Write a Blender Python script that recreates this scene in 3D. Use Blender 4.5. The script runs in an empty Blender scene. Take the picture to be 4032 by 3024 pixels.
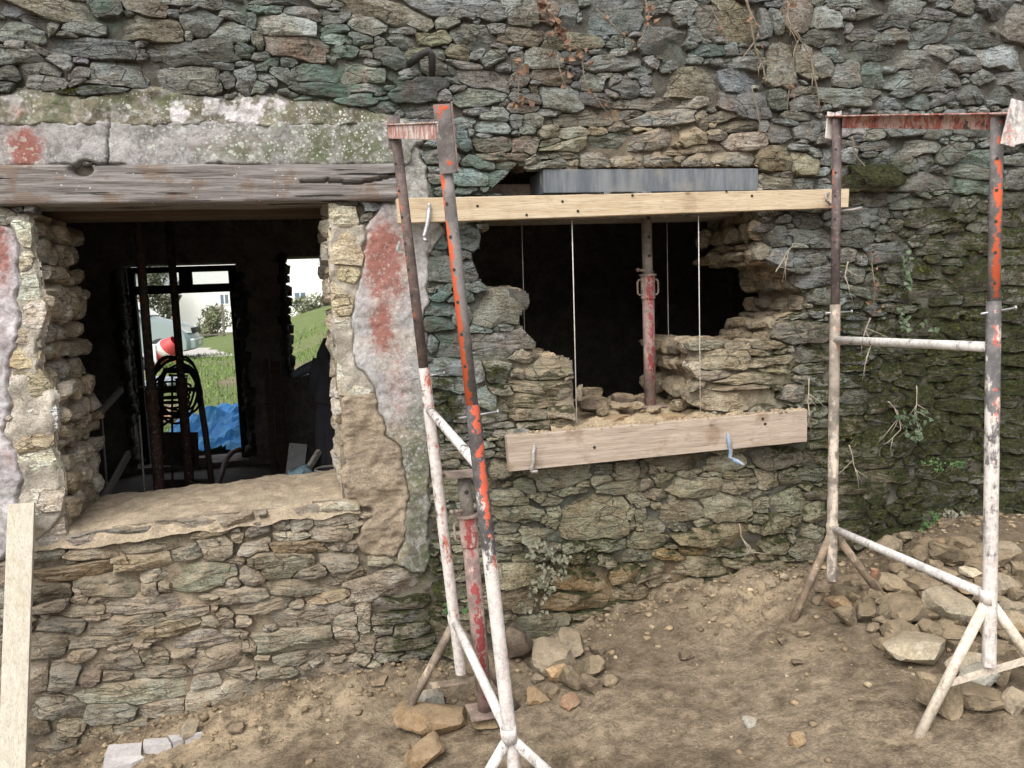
import bpy, bmesh, math, random
import numpy as np
from mathutils import Vector, Matrix, noise as mnoise
from math import sin, cos, tan, pi, radians, sqrt

random.seed(7)
rng = np.random.default_rng(11)
scene = bpy.context.scene
COL = scene.collection

# ------------------------------------------------------------------ camera, sky, sun, exposure
FPX = 3263.0
PITCH, ROLL, YAW = radians(6.0), radians(2.3), radians(13.0)
fw = np.array([sin(YAW)*cos(PITCH), cos(YAW)*cos(PITCH), -sin(PITCH)])
_r0 = np.array([cos(YAW), -sin(YAW), 0.0]); _u0 = np.cross(_r0, fw)
rt = _r0*cos(ROLL) - _u0*sin(ROLL)
up = _u0*cos(ROLL) + _r0*sin(ROLL)
CAM = np.array([0.0, -3.9*fw[1], 1.75])
cd = bpy.data.cameras.new('camera'); cam = bpy.data.objects.new('camera', cd); COL.objects.link(cam)
cd.sensor_width = 36.0; cd.lens = 36.0*FPX/4032.0; cd.clip_start = 0.05; cd.clip_end = 800
cam.matrix_world = Matrix(((rt[0], up[0], -fw[0], CAM[0]), (rt[1], up[1], -fw[1], CAM[1]), (rt[2], up[2], -fw[2], CAM[2]), (0, 0, 0, 1)))
scene.camera = cam

SUN_EL, SUN_AZ = radians(52), radians(215)      # azimuth from +Y clockwise: behind the viewer, to the left
world = bpy.data.worlds.new('World'); scene.world = world; world.use_nodes = True
wn = world.node_tree; bg = wn.nodes['Background']
sky = wn.nodes.new('ShaderNodeTexSky'); sky.sky_type = 'NISHITA'; sky.sun_disc = False
sky.sun_elevation = SUN_EL; sky.sun_rotation = SUN_AZ; sky.dust_density = 6.0; sky.air_density = 1.0; sky.ozone_density = 1.0
hsv = wn.nodes.new('ShaderNodeHueSaturation'); hsv.inputs['Saturation'].default_value = 0.34   # overcast: the cloud layer greys the sky
wn.links.new(sky.outputs[0], hsv.inputs['Color'])
wn.links.new(hsv.outputs[0], bg.inputs[0]); bg.inputs[1].default_value = 0.15
sd = bpy.data.lights.new('sun', 'SUN'); so = bpy.data.objects.new('sun', sd); COL.objects.link(so)
sd.energy = 0.95; sd.angle = radians(75); sd.color = (1.0, 0.985, 0.96)
sdir = Vector((sin(SUN_AZ)*cos(SUN_EL), cos(SUN_AZ)*cos(SUN_EL), sin(SUN_EL)))
so.rotation_euler = sdir.to_track_quat('Z', 'Y').to_euler(); so.location = (-3, -6, 8)
scene.view_settings.view_transform = 'Standard'; scene.view_settings.look = 'None'
scene.view_settings.gamma = 1.0; scene.view_settings.use_curve_mapping = False
scene.view_settings.exposure = 0.78
scene.render.engine = 'CYCLES'
scene.cycles.max_bounces = 6; scene.cycles.diffuse_bounces = 4; scene.cycles.transparent_max_bounces = 8

# ------------------------------------------------------------------ photo -> place
def ray(x, y): return fw + rt*((x-2016.0)/FPX) - up*((y-1512.0)/FPX)
def onY(x, y, Y=0.0):
    d = ray(x, y); return CAM + d*((Y-CAM[1])/d[1])
def atZ(x, y, Z): return CAM + ray(x, y)*Z
def wxz(x, y, Y=0.0):
    p = onY(x, y, Y); return (p[0], p[2])
def srgb(r, g, b):
    f = lambda c: (c/255/12.92) if c <= 10 else ((c/255+0.055)/1.055)**2.4
    return (f(r), f(g), f(b))
def sm(a, b, x): 
    t = np.clip((x-a)/(b-a), 0, 1); return t*t*(3-2*t)
def nz(x, y, z): return mnoise.noise(Vector((x, y, z)))
def fbm(x, y, z, o=3):
    s = 0; a = 1
    for i in range(o):
        s += a*mnoise.noise(Vector((x, y, z))); x *= 2.1; y *= 2.1; z *= 2.1; a *= 0.5
    return s
def lerp_pts(pts, x):
    xs = [p[0] for p in pts]; ys = [p[1] for p in pts]; return np.interp(x, xs, ys)

# ------------------------------------------------------------------ object helpers
def link(o, parent=None):
    COL.objects.link(o)
    if parent is not None: o.parent = parent
    return o
def tag(o, label=None, cat=None, group=None, kind=None):
    if label: o['label'] = label
    if cat: o['category'] = cat
    if group: o['group'] = group
    if kind: o['kind'] = kind
    return o
def root(name, loc, label, cat, group=None):
    o = bpy.data.objects.new(name, None); o.empty_display_size = 0.1; o.location = loc
    link(o); return tag(o, label, cat, group)
def mesh(name, V, Fc, mat=None, parent=None, smooth=True, origin=None, attrs=None, mats=None, fm=None):
    """one mesh object; V in world metres, stored relative to origin (the parent's base, or its own)"""
    me = bpy.data.meshes.new(name)
    V = np.asarray(V, float)
    if origin is not None: V = V - np.asarray(origin, float)
    me.from_pydata(V.tolist(), [], Fc)
    if mats:
        for m in mats: me.materials.append(m)
        if fm is not None: me.polygons.foreach_set('material_index', np.asarray(fm, np.int32))
    elif mat: me.materials.append(mat)
    if smooth: me.polygons.foreach_set('use_smooth', [True]*len(me.polygons))
    if attrs:
        for k, a in attrs.items():
            at = me.attributes.new(k, 'FLOAT_COLOR', 'POINT')
            a = np.asarray(a, np.float32)
            if a.shape[1] == 3: a = np.hstack([a, np.ones((len(a), 1), np.float32)])
            at.data.foreach_set('color', a.ravel())
    me.update()
    o = bpy.data.objects.new(name, me)
    if parent is None and origin is not None: o.location = tuple(origin)
    return link(o, parent)
class MB:
    def __init__(s): s.V = []; s.F = []
    def add(s, V, F):
        n = len(s.V); s.V += [tuple(map(float, v)) for v in V]; s.F += [tuple(i+n for i in f) for f in F]; return s
    def box(s, a, b, bev=0.0):
        (x0, y0, z0), (x1, y1, z1) = a, b
        return s.add([(x0,y0,z0),(x1,y0,z0),(x1,y1,z0),(x0,y1,z0),(x0,y0,z1),(x1,y0,z1),(x1,y1,z1),(x0,y1,z1)],
                     [(3,2,1,0),(4,5,6,7),(0,1,5,4),(1,2,6,5),(2,3,7,6),(3,0,4,7)])
    def obox(s, p0, p1, w, h, upv=(0,0,1)):
        """box along p0-p1; w across, h along upv"""
        p0 = Vector(p0); p1 = Vector(p1); d = (p1-p0).normalized(); u = Vector(upv); u = (u-d*u.dot(d)).normalized(); r = d.cross(u)
        V = []
        for p in (p0, p1):
            for a, b in ((-1,-1),(1,-1),(1,1),(-1,1)): V.append(p+r*(a*w/2)+u*(b*h/2))
        return s.add(V, [(0,1,2,3),(7,6,5,4),(0,4,5,1),(1,5,6,2),(2,6,7,3),(3,7,4,0)])
    def tube(s, pts, r, n=12, closed=False, cap=True, wob=0.0):
        pts = [Vector(p) for p in pts]; m = len(pts); rr = r if hasattr(r, '__len__') else [r]*m
        V = []; F = []; prev = None
        for i, p in enumerate(pts):
            if closed: t = (pts[(i+1) % m]-pts[i-1])
            else: t = pts[min(i+1, m-1)]-pts[max(i-1, 0)]
            t = t.normalized() if t.length > 1e-9 else Vector((0,0,1))
            if prev is None:
                a = Vector((0,0,1)) if abs(t.z) < 0.9 else Vector((1,0,0)); u = (a-t*a.dot(t)).normalized()
            else: u = (prev-t*prev.dot(t)).normalized()
            prev = u; v = t.cross(u)
            for k in range(n):
                a = 2*pi*k/n; q = rr[i]
                if wob: q *= 1+wob*nz(p.x*30+cos(a), p.y*30+sin(a), p.z*30)
                V.append(p+u*(cos(a)*q)+v*(sin(a)*q))
        L = m if closed else m-1
        for i in range(L):
            j = (i+1) % m
            for k in range(n): F.append((i*n+k, i*n+(k+1) % n, j*n+(k+1) % n, j*n+k))
        if cap and not closed:
            F.append(tuple(range(n-1, -1, -1))); F.append(tuple((m-1)*n+k for k in range(n)))
        return s.add(V, F)
    def hollow(s, p0, p1, r, ri, n=20):
        """open pipe with wall thickness"""
        p0 = Vector(p0); p1 = Vector(p1); d = (p1-p0).normalized(); a = Vector((1,0,0)); u = (a-d*a.dot(d)).normalized(); v = d.cross(u)
        V = []
        for p, q in ((p0,ri),(p0,r),(p1,r),(p1,ri)):
            for k in range(n): V.append(p+u*(cos(2*pi*k/n)*q)+v*(sin(2*pi*k/n)*q))
        F = []
        for i in range(4):
            j = (i+1) % 4
            for k in range(n): F.append((i*n+k, i*n+(k+1) % n, j*n+(k+1) % n, j*n+k))
        return s.add(V, F)
    def build(s, name, mat, parent=None, smooth=False, origin=None):
        if origin is None and parent is not None: origin = base_of(parent)
        return mesh(name, s.V, s.F, mat, parent, smooth, origin)
def base_of(o):
    v = Vector((0,0,0))
    while o is not None: v += o.location; o = o.parent
    return tuple(v)
def bev(o, w=0.003, seg=2):
    m = o.modifiers.new('bevel', 'BEVEL'); m.width = w; m.segments = seg; m.limit_method = 'ANGLE'; m.angle_limit = radians(40); return o
def shade_auto(o, ang=40):
    me = o.data; me.polygons.foreach_set('use_smooth', [True]*len(me.polygons)); me.set_sharp_from_angle(angle=radians(ang)); return o

# ------------------------------------------------------------------ materials
class NT:
    def __init__(s, name):
        s.m = bpy.data.materials.new(name); s.m.use_nodes = True; s.t = s.m.node_tree; s.b = s.t.nodes['Principled BSDF']
        s.b.inputs['Roughness'].default_value = 0.9; s.b.inputs['Specular IOR Level'].default_value = 0.25
    def n(s, ty, **kw):
        q = s.t.nodes.new(ty)
        for k, v in kw.items(): setattr(q, k, v)
        return q
    def set(s, inp, v):
        if hasattr(v, 'is_output') or isinstance(v, bpy.types.NodeSocket): s.t.links.new(v, inp)
        elif isinstance(v, tuple) and len(v) == 3 and inp.type == 'RGBA': inp.default_value = (*v, 1)
        else: inp.default_value = v
    def coord(s, scale=(1,1,1), kind='Object'):
        if kind == 'Position': o = s.n('ShaderNodeNewGeometry').outputs['Position']
        else: o = s.n('ShaderNodeTexCoord').outputs[kind]
        mp = s.n('ShaderNodeMapping'); mp.inputs['Scale'].default_value = scale; s.t.links.new(o, mp.inputs[0]); return mp.outputs[0]
    def noise(s, v, scale, detail=4, rough=0.6, dist=0.0):
        q = s.n('ShaderNodeTexNoise'); s.t.links.new(v, q.inputs['Vector']); q.inputs['Scale'].default_value = scale
        q.inputs['Detail'].default_value = detail; q.inputs['Roughness'].default_value = rough; q.inputs['Distortion'].default_value = dist
        return q.outputs['Fac']
    def vor(s, v, scale, out='Distance', feature='F1', rand=1.0):
        q = s.n('ShaderNodeTexVoronoi', feature=feature); s.t.links.new(v, q.inputs['Vector']); q.inputs['Scale'].default_value = scale
        q.inputs['Randomness'].default_value = rand; return q.outputs[out]
    def ramp(s, x, a, b, lo=0.0, hi=1.0):
        q = s.n('ShaderNodeMapRange'); q.interpolation_type = 'SMOOTHSTEP'
        for k, v in (('Value', x), ('From Min', a), ('From Max', b), ('To Min', lo), ('To Max', hi)): s.set(q.inputs[k], v)
        return q.outputs[0]
    def math(s, op, a, b=0.0, clamp=False):
        q = s.n('ShaderNodeMath', operation=op); q.use_clamp = clamp; s.set(q.inputs[0], a); s.set(q.inputs[1], b); return q.outputs[0]
    def mul(s, a, b): return s.math('MULTIPLY', a, b)
    def add(s, a, b): return s.math('ADD', a, b)
    def mix(s, f, a, b, mode='MIX'):
        q = s.n('ShaderNodeMix', data_type='RGBA', blend_type=mode); s.set(q.inputs[0], f); s.set(q.inputs[6], a); s.set(q.inputs[7], b); return q.outputs[2]
    def attr(s, name):
        q = s.n('ShaderNodeAttribute'); q.attribute_name = name; return q
    def sep(s, v):
        q = s.n('ShaderNodeSeparateXYZ'); s.t.links.new(v, q.inputs[0]); return q.outputs
    def bump(s, h, strength=0.5, dist=0.01, prev=None):
        q = s.n('ShaderNodeBump'); q.inputs['Strength'].default_value = strength; q.inputs['Distance'].default_value = dist
        s.t.links.new(h, q.inputs['Height'])
        if prev is not None: s.t.links.new(prev, q.inputs['Normal'])
        return q.outputs[0]
    def out(s, col=None, rough=None, normal=None, metal=None):
        if col is not None: s.set(s.b.inputs['Base Color'], col)
        if rough is not None: s.set(s.b.inputs['Roughness'], rough)
        if normal is not None: s.t.links.new(normal, s.b.inputs['Normal'])
        if metal is not None: s.set(s.b.inputs['Metallic'], metal)
        return s.m
def normal_z(t): return t.sep(t.n('ShaderNodeNewGeometry').outputs['Normal'])

def mat_stone():
    t = NT('schist_stone')
    ca = t.attr('col'); col = ca.outputs['Color']; rnd = ca.outputs['Alpha']
    off = t.n('ShaderNodeVectorMath', operation='SCALE'); off.inputs[0].default_value = (37.0, 17.0, 53.0); t.t.links.new(rnd, off.inputs['Scale'])
    pos = t.n('ShaderNodeVectorMath', operation='ADD'); t.t.links.new(t.n('ShaderNodeTexCoord').outputs['Object'], pos.inputs[0]); t.t.links.new(off.outputs[0], pos.inputs[1])
    def sc(s):
        mp = t.n('ShaderNodeMapping'); mp.inputs['Scale'].default_value = s; t.t.links.new(pos.outputs[0], mp.inputs[0]); return mp.outputs[0]
    c = sc((1, 1, 1)); bed = sc((1.0, 1.0, 4.0))
    mk = t.n('ShaderNodeSeparateColor'); t.t.links.new(t.attr('mask').outputs['Color'], mk.inputs[0])
    moss, alg, dust = mk.outputs[0], mk.outputs[1], mk.outputs[2]
    nzv = normal_z(t)[2]
    n1 = t.noise(c, 9, 5, 0.65); n2 = t.noise(c, 70, 4, 0.7); n3 = t.noise(bed, 26, 5, 0.7, 0.6); n4 = t.noise(c, 260, 3, 0.7)
    n5 = t.noise(c, 140, 2, 0.8); bd2 = sc((1.0, 1.0, 3.6)); n6 = t.noise(bd2, 11, 7, 0.74, 1.2)
    k = t.add(t.mul(n1, 1.0), t.add(t.mul(n2, 0.7), t.add(t.mul(n3, 0.7), t.add(t.mul(n6, 1.1), t.add(t.mul(n4, 0.6), t.mul(n5, 0.55))))))      # mean about 2.3
    br = t.ramp(k, 1.85, 2.80, 0.30, 1.85)
    base = t.mix(1.0, col, br, 'MULTIPLY')
    base = t.mix(t.ramp(n1, .38, .62), t.mix(1.0, base, (1.05, 1.0, .93), 'MULTIPLY'), t.mix(1.0, base, (.93, 1.0, 1.04), 'MULTIPLY'))
    fv = t.vor(sc((1.0, 1.0, 2.6)), 9, 'Distance', 'DISTANCE_TO_EDGE'); fr = t.mul(t.ramp(t.add(fv, t.mul(n2, .05)), .065, .03), t.ramp(t.noise(c, 6, 2), .45, .6)); base = t.mix(t.mul(fr, .55), base, (.035, .032, .027))
    # brown iron staining and pale grey crust
    st = t.ramp(t.noise(c, 5.5, 4, 0.7), 0.52, 0.70); base = t.mix(t.mul(st, 0.20), base, (0.16, 0.10, 0.058))
    cr = t.ramp(t.noise(c, 34, 5, 0.75), 0.60, 0.68); base = t.mix(t.mul(cr, 0.45), base, (0.40, 0.39, 0.35))
    sp = t.ramp(t.vor(c, 85), 0.26, 0.16); sp = t.mul(sp, t.ramp(t.noise(c, 7, 2), 0.5, 0.62)); base = t.mix(t.mul(sp, 0.4), base, (0.40, 0.41, 0.38))
    # mortar dust caught on the stones
    df = t.mul(dust, t.ramp(t.add(t.noise(c, 16, 5, 0.7), t.mul(nzv, 0.35)), 0.45, 0.72)); base = t.mix(df, base, (0.43, 0.345, 0.24))
    # green algae film
    af = t.mul(alg, t.ramp(t.noise(c, 12, 5, 0.7), 0.40, 0.62)); base = t.mix(t.mul(af, 0.75), base, (0.115, 0.20, 0.155))
    # moss: prefers ledges
    mf = t.math('MULTIPLY', t.ramp(t.add(t.add(t.noise(c, 7, 5, 0.7), t.mul(nzv, 0.40)), t.mul(moss, 0.45)), 0.69, 0.90), t.ramp(moss, 0.02, 0.3))
    mcol = t.mix(t.ramp(t.noise(c, 60, 4, 0.7), 0.35, 0.7), (0.022, 0.026, 0.011), (0.078, 0.082, 0.028))
    base = t.mix(mf, base, mcol)
    h = t.add(t.mul(t.add(n3, n6), 1.0), t.add(t.mul(n2, 0.6), t.add(t.mul(n4, 0.25), t.mul(n5, 0.25))))
    b1 = t.bump(t.math('SUBTRACT', h, t.mul(fr, .9)), 1.0, 0.016); b2 = t.bump(t.mul(t.noise(c, 330, 3, 0.8), mf), 0.8, 0.006, b1)
    return t.out(base, 0.93, b2)
def mat_mortar():
    t = NT('lime_mortar'); c = t.coord()
    col = t.attr('col').outputs['Color']; mk = t.n('ShaderNodeSeparateColor'); t.t.links.new(t.attr('mask').outputs['Color'], mk.inputs[0])
    n1 = t.noise(c, 12, 6, 0.7); n2 = t.noise(c, 120, 4, 0.75)
    br = t.ramp(t.add(n1, n2), 0.6, 1.5, 0.45, 1.5)
    base = t.mix(1.0, col, br, 'MULTIPLY')
    mf = t.mul(mk.outputs[0], t.ramp(t.noise(c, 9, 5, 0.7), 0.42, 0.62)); base = t.mix(mf, base, (0.05, 0.055, 0.014))
    af = t.mul(mk.outputs[1], t.ramp(t.noise(c, 12, 5, 0.7), 0.40, 0.62)); base = t.mix(t.mul(af, 0.8), base, (0.12, 0.22, 0.165))
    b = t.bump(t.add(t.mul(n1, 0.6), n2), 0.9, 0.012)
    return t.out(base, 0.96, b)
def mat_render():
    """old painted render: col = ground colour, mask R = red paint, G = green growth, B = lichen"""
    t = NT('weathered_render'); c = t.coord(kind='Position')
    col = t.attr('col').outputs['Color']; mk = t.n('ShaderNodeSeparateColor'); t.t.links.new(t.attr('mask').outputs['Color'], mk.inputs[0])
    red, grn, lic = mk.outputs
    n1 = t.noise(c, 8, 6, 0.7); n2 = t.noise(c, 55, 5, 0.75); n3 = t.noise(c, 20, 5, 0.75, 0.8)
    base = t.mix(1.0, col, t.ramp(t.add(n1, n2), 0.65, 1.45, 0.45, 1.55), 'MULTIPLY')
    base = t.mix(t.mul(t.ramp(n3, 0.45, 0.62), 0.5), base, (0.42, 0.41, 0.42))
    rq = t.add(red, t.add(t.mul(t.noise(c, 5, 5, 0.65), 0.9), t.mul(t.noise(c, 30, 6, 0.8), 1.3))); base = t.mix(t.mul(t.ramp(rq, 1.2, 1.9), .55), base, (0.34, 0.19, 0.165)); rf = t.mul(t.ramp(rq, 1.58, 1.84), .75); base = t.mix(rf, base, t.mix(n2, (0.20, 0.062, 0.046), (0.31, 0.105, 0.078)))
    gf = t.mul(grn, t.ramp(t.noise(c, 10, 6, 0.75), 0.44, 0.58)); base = t.mix(gf, base, t.mix(t.noise(c, 40, 4), (0.055, 0.06, 0.022), (0.13, 0.15, 0.085)))
    wf = t.ramp(t.noise(c, 9, 5, 0.7), 0.54, 0.60)
    warp = t.n('ShaderNodeVectorMath', operation='ADD'); t.t.links.new(c, warp.inputs[0])
    nv = t.n('ShaderNodeTexNoise'); t.t.links.new(c, nv.inputs['Vector']); nv.inputs['Scale'].default_value = 60
    sc = t.n('ShaderNodeVectorMath', operation='SCALE'); t.t.links.new(nv.outputs['Color'], sc.inputs[0]); sc.inputs['Scale'].default_value = 0.016
    t.t.links.new(sc.outputs[0], warp.inputs[1]); cw = warp.outputs[0]
    for scale, thr, a, b in ((13, 0.20, 0.42, 0.56), (30, 0.25, 0.40, 0.58), (62, 0.30, 0.36, 0.56)):
        f = t.mul(t.ramp(t.vor(cw, scale), thr, thr*0.75), t.ramp(t.noise(c, 4.5+scale*0.05, 3, 0.6), a, b))
        base = t.mix(t.mul(t.mul(f, lic), 0.9), base, t.mix(t.vor(c, scale, 'Color'), (0.42, 0.49, 0.42), (0.62, 0.64, 0.57)))
    b = t.bump(t.add(n1, t.add(n2, t.mul(n3, 0.7))), 0.8, 0.008)
    return t.out(base, 0.95, b)
def mat_earth():
    t = NT('earth'); c = t.coord(kind='Position')
    n1 = t.noise(c, 1.6, 6, 0.65); n2 = t.noise(c, 14, 6, 0.72); n3 = t.noise(c, 90, 4, 0.75)
    base = t.mix(t.ramp(t.add(n1, t.mul(n2, 0.6)), 0.62, 1.0), (0.145, 0.108, 0.070), (0.30, 0.24, 0.165))
    n4 = t.noise(c, 260, 3, .8); base = t.mix(1.0, base, t.ramp(t.add(n2, t.add(n3, t.mul(n4, .6))), .85, 1.75, 0.45, 1.5), 'MULTIPLY')
    sandy = t.attr('mask').outputs['Color']; q = t.n('ShaderNodeSeparateColor'); t.t.links.new(sandy, q.inputs[0])
    base = t.mix(t.mul(q.outputs[0], t.ramp(n2, 0.36, 0.6)), base, (0.46, 0.36, 0.235))
    base = t.mix(t.mul(q.outputs[1], 0.85), base, t.mix(t.noise(c, 3, 5), (0.06, 0.105, 0.025), (0.16, 0.22, 0.06)))
    base = t.mix(t.mul(q.outputs[2], 0.9), base, (0.14, 0.108, 0.07))
    ch = t.ramp(t.noise(c, 48, 3, 0.8), 0.66, 0.72); base = t.mix(t.mul(ch, 0.6), base, (0.5, 0.44, 0.34))
    b = t.bump(t.add(n2, t.add(t.mul(n3, 0.7), t.mul(t.noise(c, 40, 5, 0.7), 0.8))), 1.0, 0.02)
    return t.out(base, t.ramp(n1, 0.35, 0.65, 0.55, 0.97), b)
def mat_rock():
    t = NT('loose_rock'); c = t.coord(); oi = t.n('ShaderNodeObjectInfo'); 
    n1 = t.noise(c, 14, 5, 0.7); n2 = t.noise(c, 90, 4, 0.75)
    base = t.mix(1.0, t.attr('col').outputs['Color'], t.ramp(t.add(n1, n2), 0.6, 1.45, 0.5, 1.5), 'MULTIPLY')
    nzv = normal_z(t)[2]
    base = t.mix(t.mul(t.ramp(t.add(t.noise(c, 9, 5, 0.7), t.mul(nzv, 0.2)), 0.5, 0.75), 0.55), base, (0.34, 0.26, 0.165))
    return t.out(base, 0.93, t.bump(t.add(n1, n2), 0.8, 0.012))
def mat_wood(name, a, b, dirt, gscale=(1.5, 30, 30), dirt_amt=0.5, knots=True, rough=0.75):
    t = NT(name); c = t.coord(); g = t.coord(gscale)
    n1 = t.noise(g, 2.2, 6, 0.65, 0.4); n2 = t.noise(g, 9, 3, 0.6); n3 = t.noise(c, 6, 5, 0.7)
    base = t.mix(t.ramp(n1, 0.35, 0.65), a, b)
    base = t.mix(t.mul(t.ramp(n2, 0.45, 0.72), 0.55), base, tuple(x*0.5 for x in a))
    base = t.mix(t.mul(t.ramp(n3, 0.52, 0.74), dirt_amt), base, dirt)
    ck = t.ramp(t.noise(t.coord(tuple(.5 if q < 10 else 9.0 for q in gscale)), 2.6, 3, .5), .315, .300); base = t.mix(t.mul(ck, .75), base, tuple(x*.22 for x in a))
    spt = t.ramp(t.noise(c, 30, 5, .75), .64, .70); base = t.mix(t.mul(spt, .5), base, dirt)
    if knots:
        kv = t.vor(t.coord((1.0, 1.9, 1.9)), 4.2); base = t.mix(t.mul(t.ramp(kv, 0.085, 0.04), 0.75), base, tuple(x*0.35 for x in a))
        kr = t.ramp(t.math('SINE', t.mul(kv, 120)), 0.2, 0.9); base = t.mix(t.mul(t.mul(kr, t.ramp(kv, 0.22, 0.1)), 0.25), base, tuple(x*0.5 for x in a))
    return t.out(base, rough, t.bump(t.add(n1, n2), 0.35, 0.004))
def mat_oak():
    t = NT('weathered_oak'); c = t.coord(); g = t.coord((1.1, 14, 26)); g2 = t.coord((2.5, 40, 90))
    n1 = t.noise(g, 2.6, 8, 0.7, 0.25); n2 = t.noise(g2, 3, 4, 0.7, 0.1); n3 = t.noise(c, 6, 6, 0.75)
    base = t.mix(t.ramp(t.add(n1, t.mul(n2, .5)), 0.55, 0.95), (0.125, 0.112, 0.104), (0.30, 0.28, 0.265))
    base = t.mix(t.mul(t.ramp(n3, 0.53, 0.59), 0.55), base, t.mix(n2, (0.13, 0.08, 0.05), (0.22, 0.145, 0.095)))
    base = t.mix(t.ramp(n2, 0.34, 0.27), base, (0.045, 0.04, 0.037))
    ck = t.ramp(t.noise(t.coord((.7, 5, 22)), 3.2, 3, 0.5), .345, .325); base = t.mix(ck, base, (0.02, 0.018, 0.016))
    sp = t.mul(t.ramp(t.vor(c, 34), 0.13, 0.09), t.ramp(t.noise(c, 4, 2), 0.5, 0.58)); base = t.mix(sp, base, (0.55, 0.56, 0.5))
    return t.out(base, 0.92, t.bump(t.math('SUBTRACT', t.add(n1, n2), t.mul(ck, 2.0)), 0.8, 0.006))
def mat_tube(name, under, paint, direction=(1,0,0), bias=0.0, paint_amt=0.5, white_lo=0.0, white_hi=0.0, z0=0.0, z1=2.0, white=(0.58,0.555,0.525), rough=0.7, z_paint=None):
    """steel tube: rust / grey metal, paint that has worn to one side, cement splashes that thicken between heights z0 and z1"""
    t = NT(name); c = t.coord(kind='Position'); N = t.n('ShaderNodeNewGeometry').outputs['Normal']
    d = t.n('ShaderNodeVectorMath', operation='DOT_PRODUCT'); t.t.links.new(N, d.inputs[0]); d.inputs[1].default_value = direction
    big = t.noise(c, 11, 6, 0.7); fine = t.noise(c, 60, 5, 0.75); n3 = t.noise(c, 26, 4, 0.7)
    base = t.mix(t.ramp(big, 0.35, 0.65), tuple(x*0.6 for x in under), tuple(min(1, x*1.35) for x in under))
    base = t.mix(t.mul(t.ramp(fine, 0.55, 0.65), 0.5), base, (0.34, 0.30, 0.28))
    zq = t.sep(t.n('ShaderNodeNewGeometry').outputs['Position'])[2]; bias = t.ramp(zq, z_paint[0], z_paint[1], bias+z_paint[2], bias) if z_paint else bias
    pf = t.ramp(t.add(t.add(t.mul(d.outputs['Value'], 0.55), bias), t.mul(t.add(big, n3), 1.0)), 1.22-0.5*paint_amt, 1.28-0.5*paint_amt)
    base = t.mix(pf, base, t.mix(fine, tuple(x*0.75 for x in paint), tuple(min(1, x*1.2) for x in paint)))
    zc = t.sep(t.n('ShaderNodeNewGeometry').outputs['Position'])[2]
    wamt = t.ramp(zc, z0, z1, white_lo, white_hi)
    sv = t.noise(t.coord((1, 1, .30), 'Position'), 20, 6, 0.78)
    wf = t.ramp(t.add(t.add(t.mul(n3, 0.3), t.mul(sv, 0.55)), t.mul(big, 0.35)), t.math('SUBTRACT', 0.90, t.mul(wamt, 0.46)), t.math('SUBTRACT', 0.97, t.mul(wamt, 0.46)))
    base = t.mix(t.mul(wf, 0.92), base, t.mix(t.ramp(t.add(fine, sv), .70, 1.15), tuple(x*0.62 for x in white), tuple(min(1, x*1.2) for x in white)))
    h = t.add(t.mul(wf, 0.6), t.add(t.mul(fine, 0.5), t.mul(pf, 0.3)))
    return t.out(base, rough, t.bump(h, 0.6, 0.003))
def mat_plain(name, col, rough=0.8, var=0.35, scale=12, bump=0.3, metal=0.0, spec=0.25):
    t = NT(name); c = t.coord()
    n1 = t.noise(c, scale, 5, 0.7); n2 = t.noise(c, scale*7, 4, 0.7)
    base = t.mix(1.0, col, t.ramp(t.add(n1, n2), 0.6, 1.4, 1-var, 1+var), 'MULTIPLY')
    t.b.inputs['Specular IOR Level'].default_value = spec
    return t.out(base, rough, t.bump(t.add(n1, n2), bump, 0.004), metal)
def mat_leaf(name, a, b, rough=0.6):
    t = NT(name); oi = t.n('ShaderNodeObjectInfo'); c = t.coord(kind='Position')
    base = t.mix(t.ramp(t.noise(c, 22, 3, 0.6), 0.35, 0.65), a, b)
    return t.out(base, rough)
M = {}
M['stone'] = mat_stone(); M['mortar'] = mat_mortar(); M['render'] = mat_render(); M['earth'] = mat_earth(); M['rock'] = mat_rock(); M['oak'] = mat_oak()
M['pine'] = mat_wood('pale_pine', (0.49, 0.38, 0.25), (0.59, 0.49, 0.35), (0.26, 0.18, 0.11), dirt_amt=0.55)
M['old_pine'] = mat_wood('weathered_pine', (0.36, 0.29, 0.225), (0.48, 0.40, 0.325), (0.21, 0.14, 0.085), dirt_amt=0.8)
M['board'] = mat_wood('grey_white_board', (0.46, 0.415, 0.33), (0.56, 0.52, 0.43), (0.36, 0.30, 0.22), gscale=(30, 30, 1.5), dirt_amt=0.4, knots=False)
M['dark_wood'] = mat_wood('dark_brown_timber', (0.085, 0.058, 0.038), (0.13, 0.088, 0.056), (0.035, 0.026, 0.02), dirt_amt=0.5, knots=False)
M['room_stone'] = mat_plain('dusty_stone_wall', (0.24, 0.21, 0.18), 0.95, 0.5, 6)  # grey brown of dusty stone round the room
M['jambwood'] = mat_plain('black_door_wood', (0.03, 0.026, 0.024), 0.8, 0.4, 9)
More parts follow.
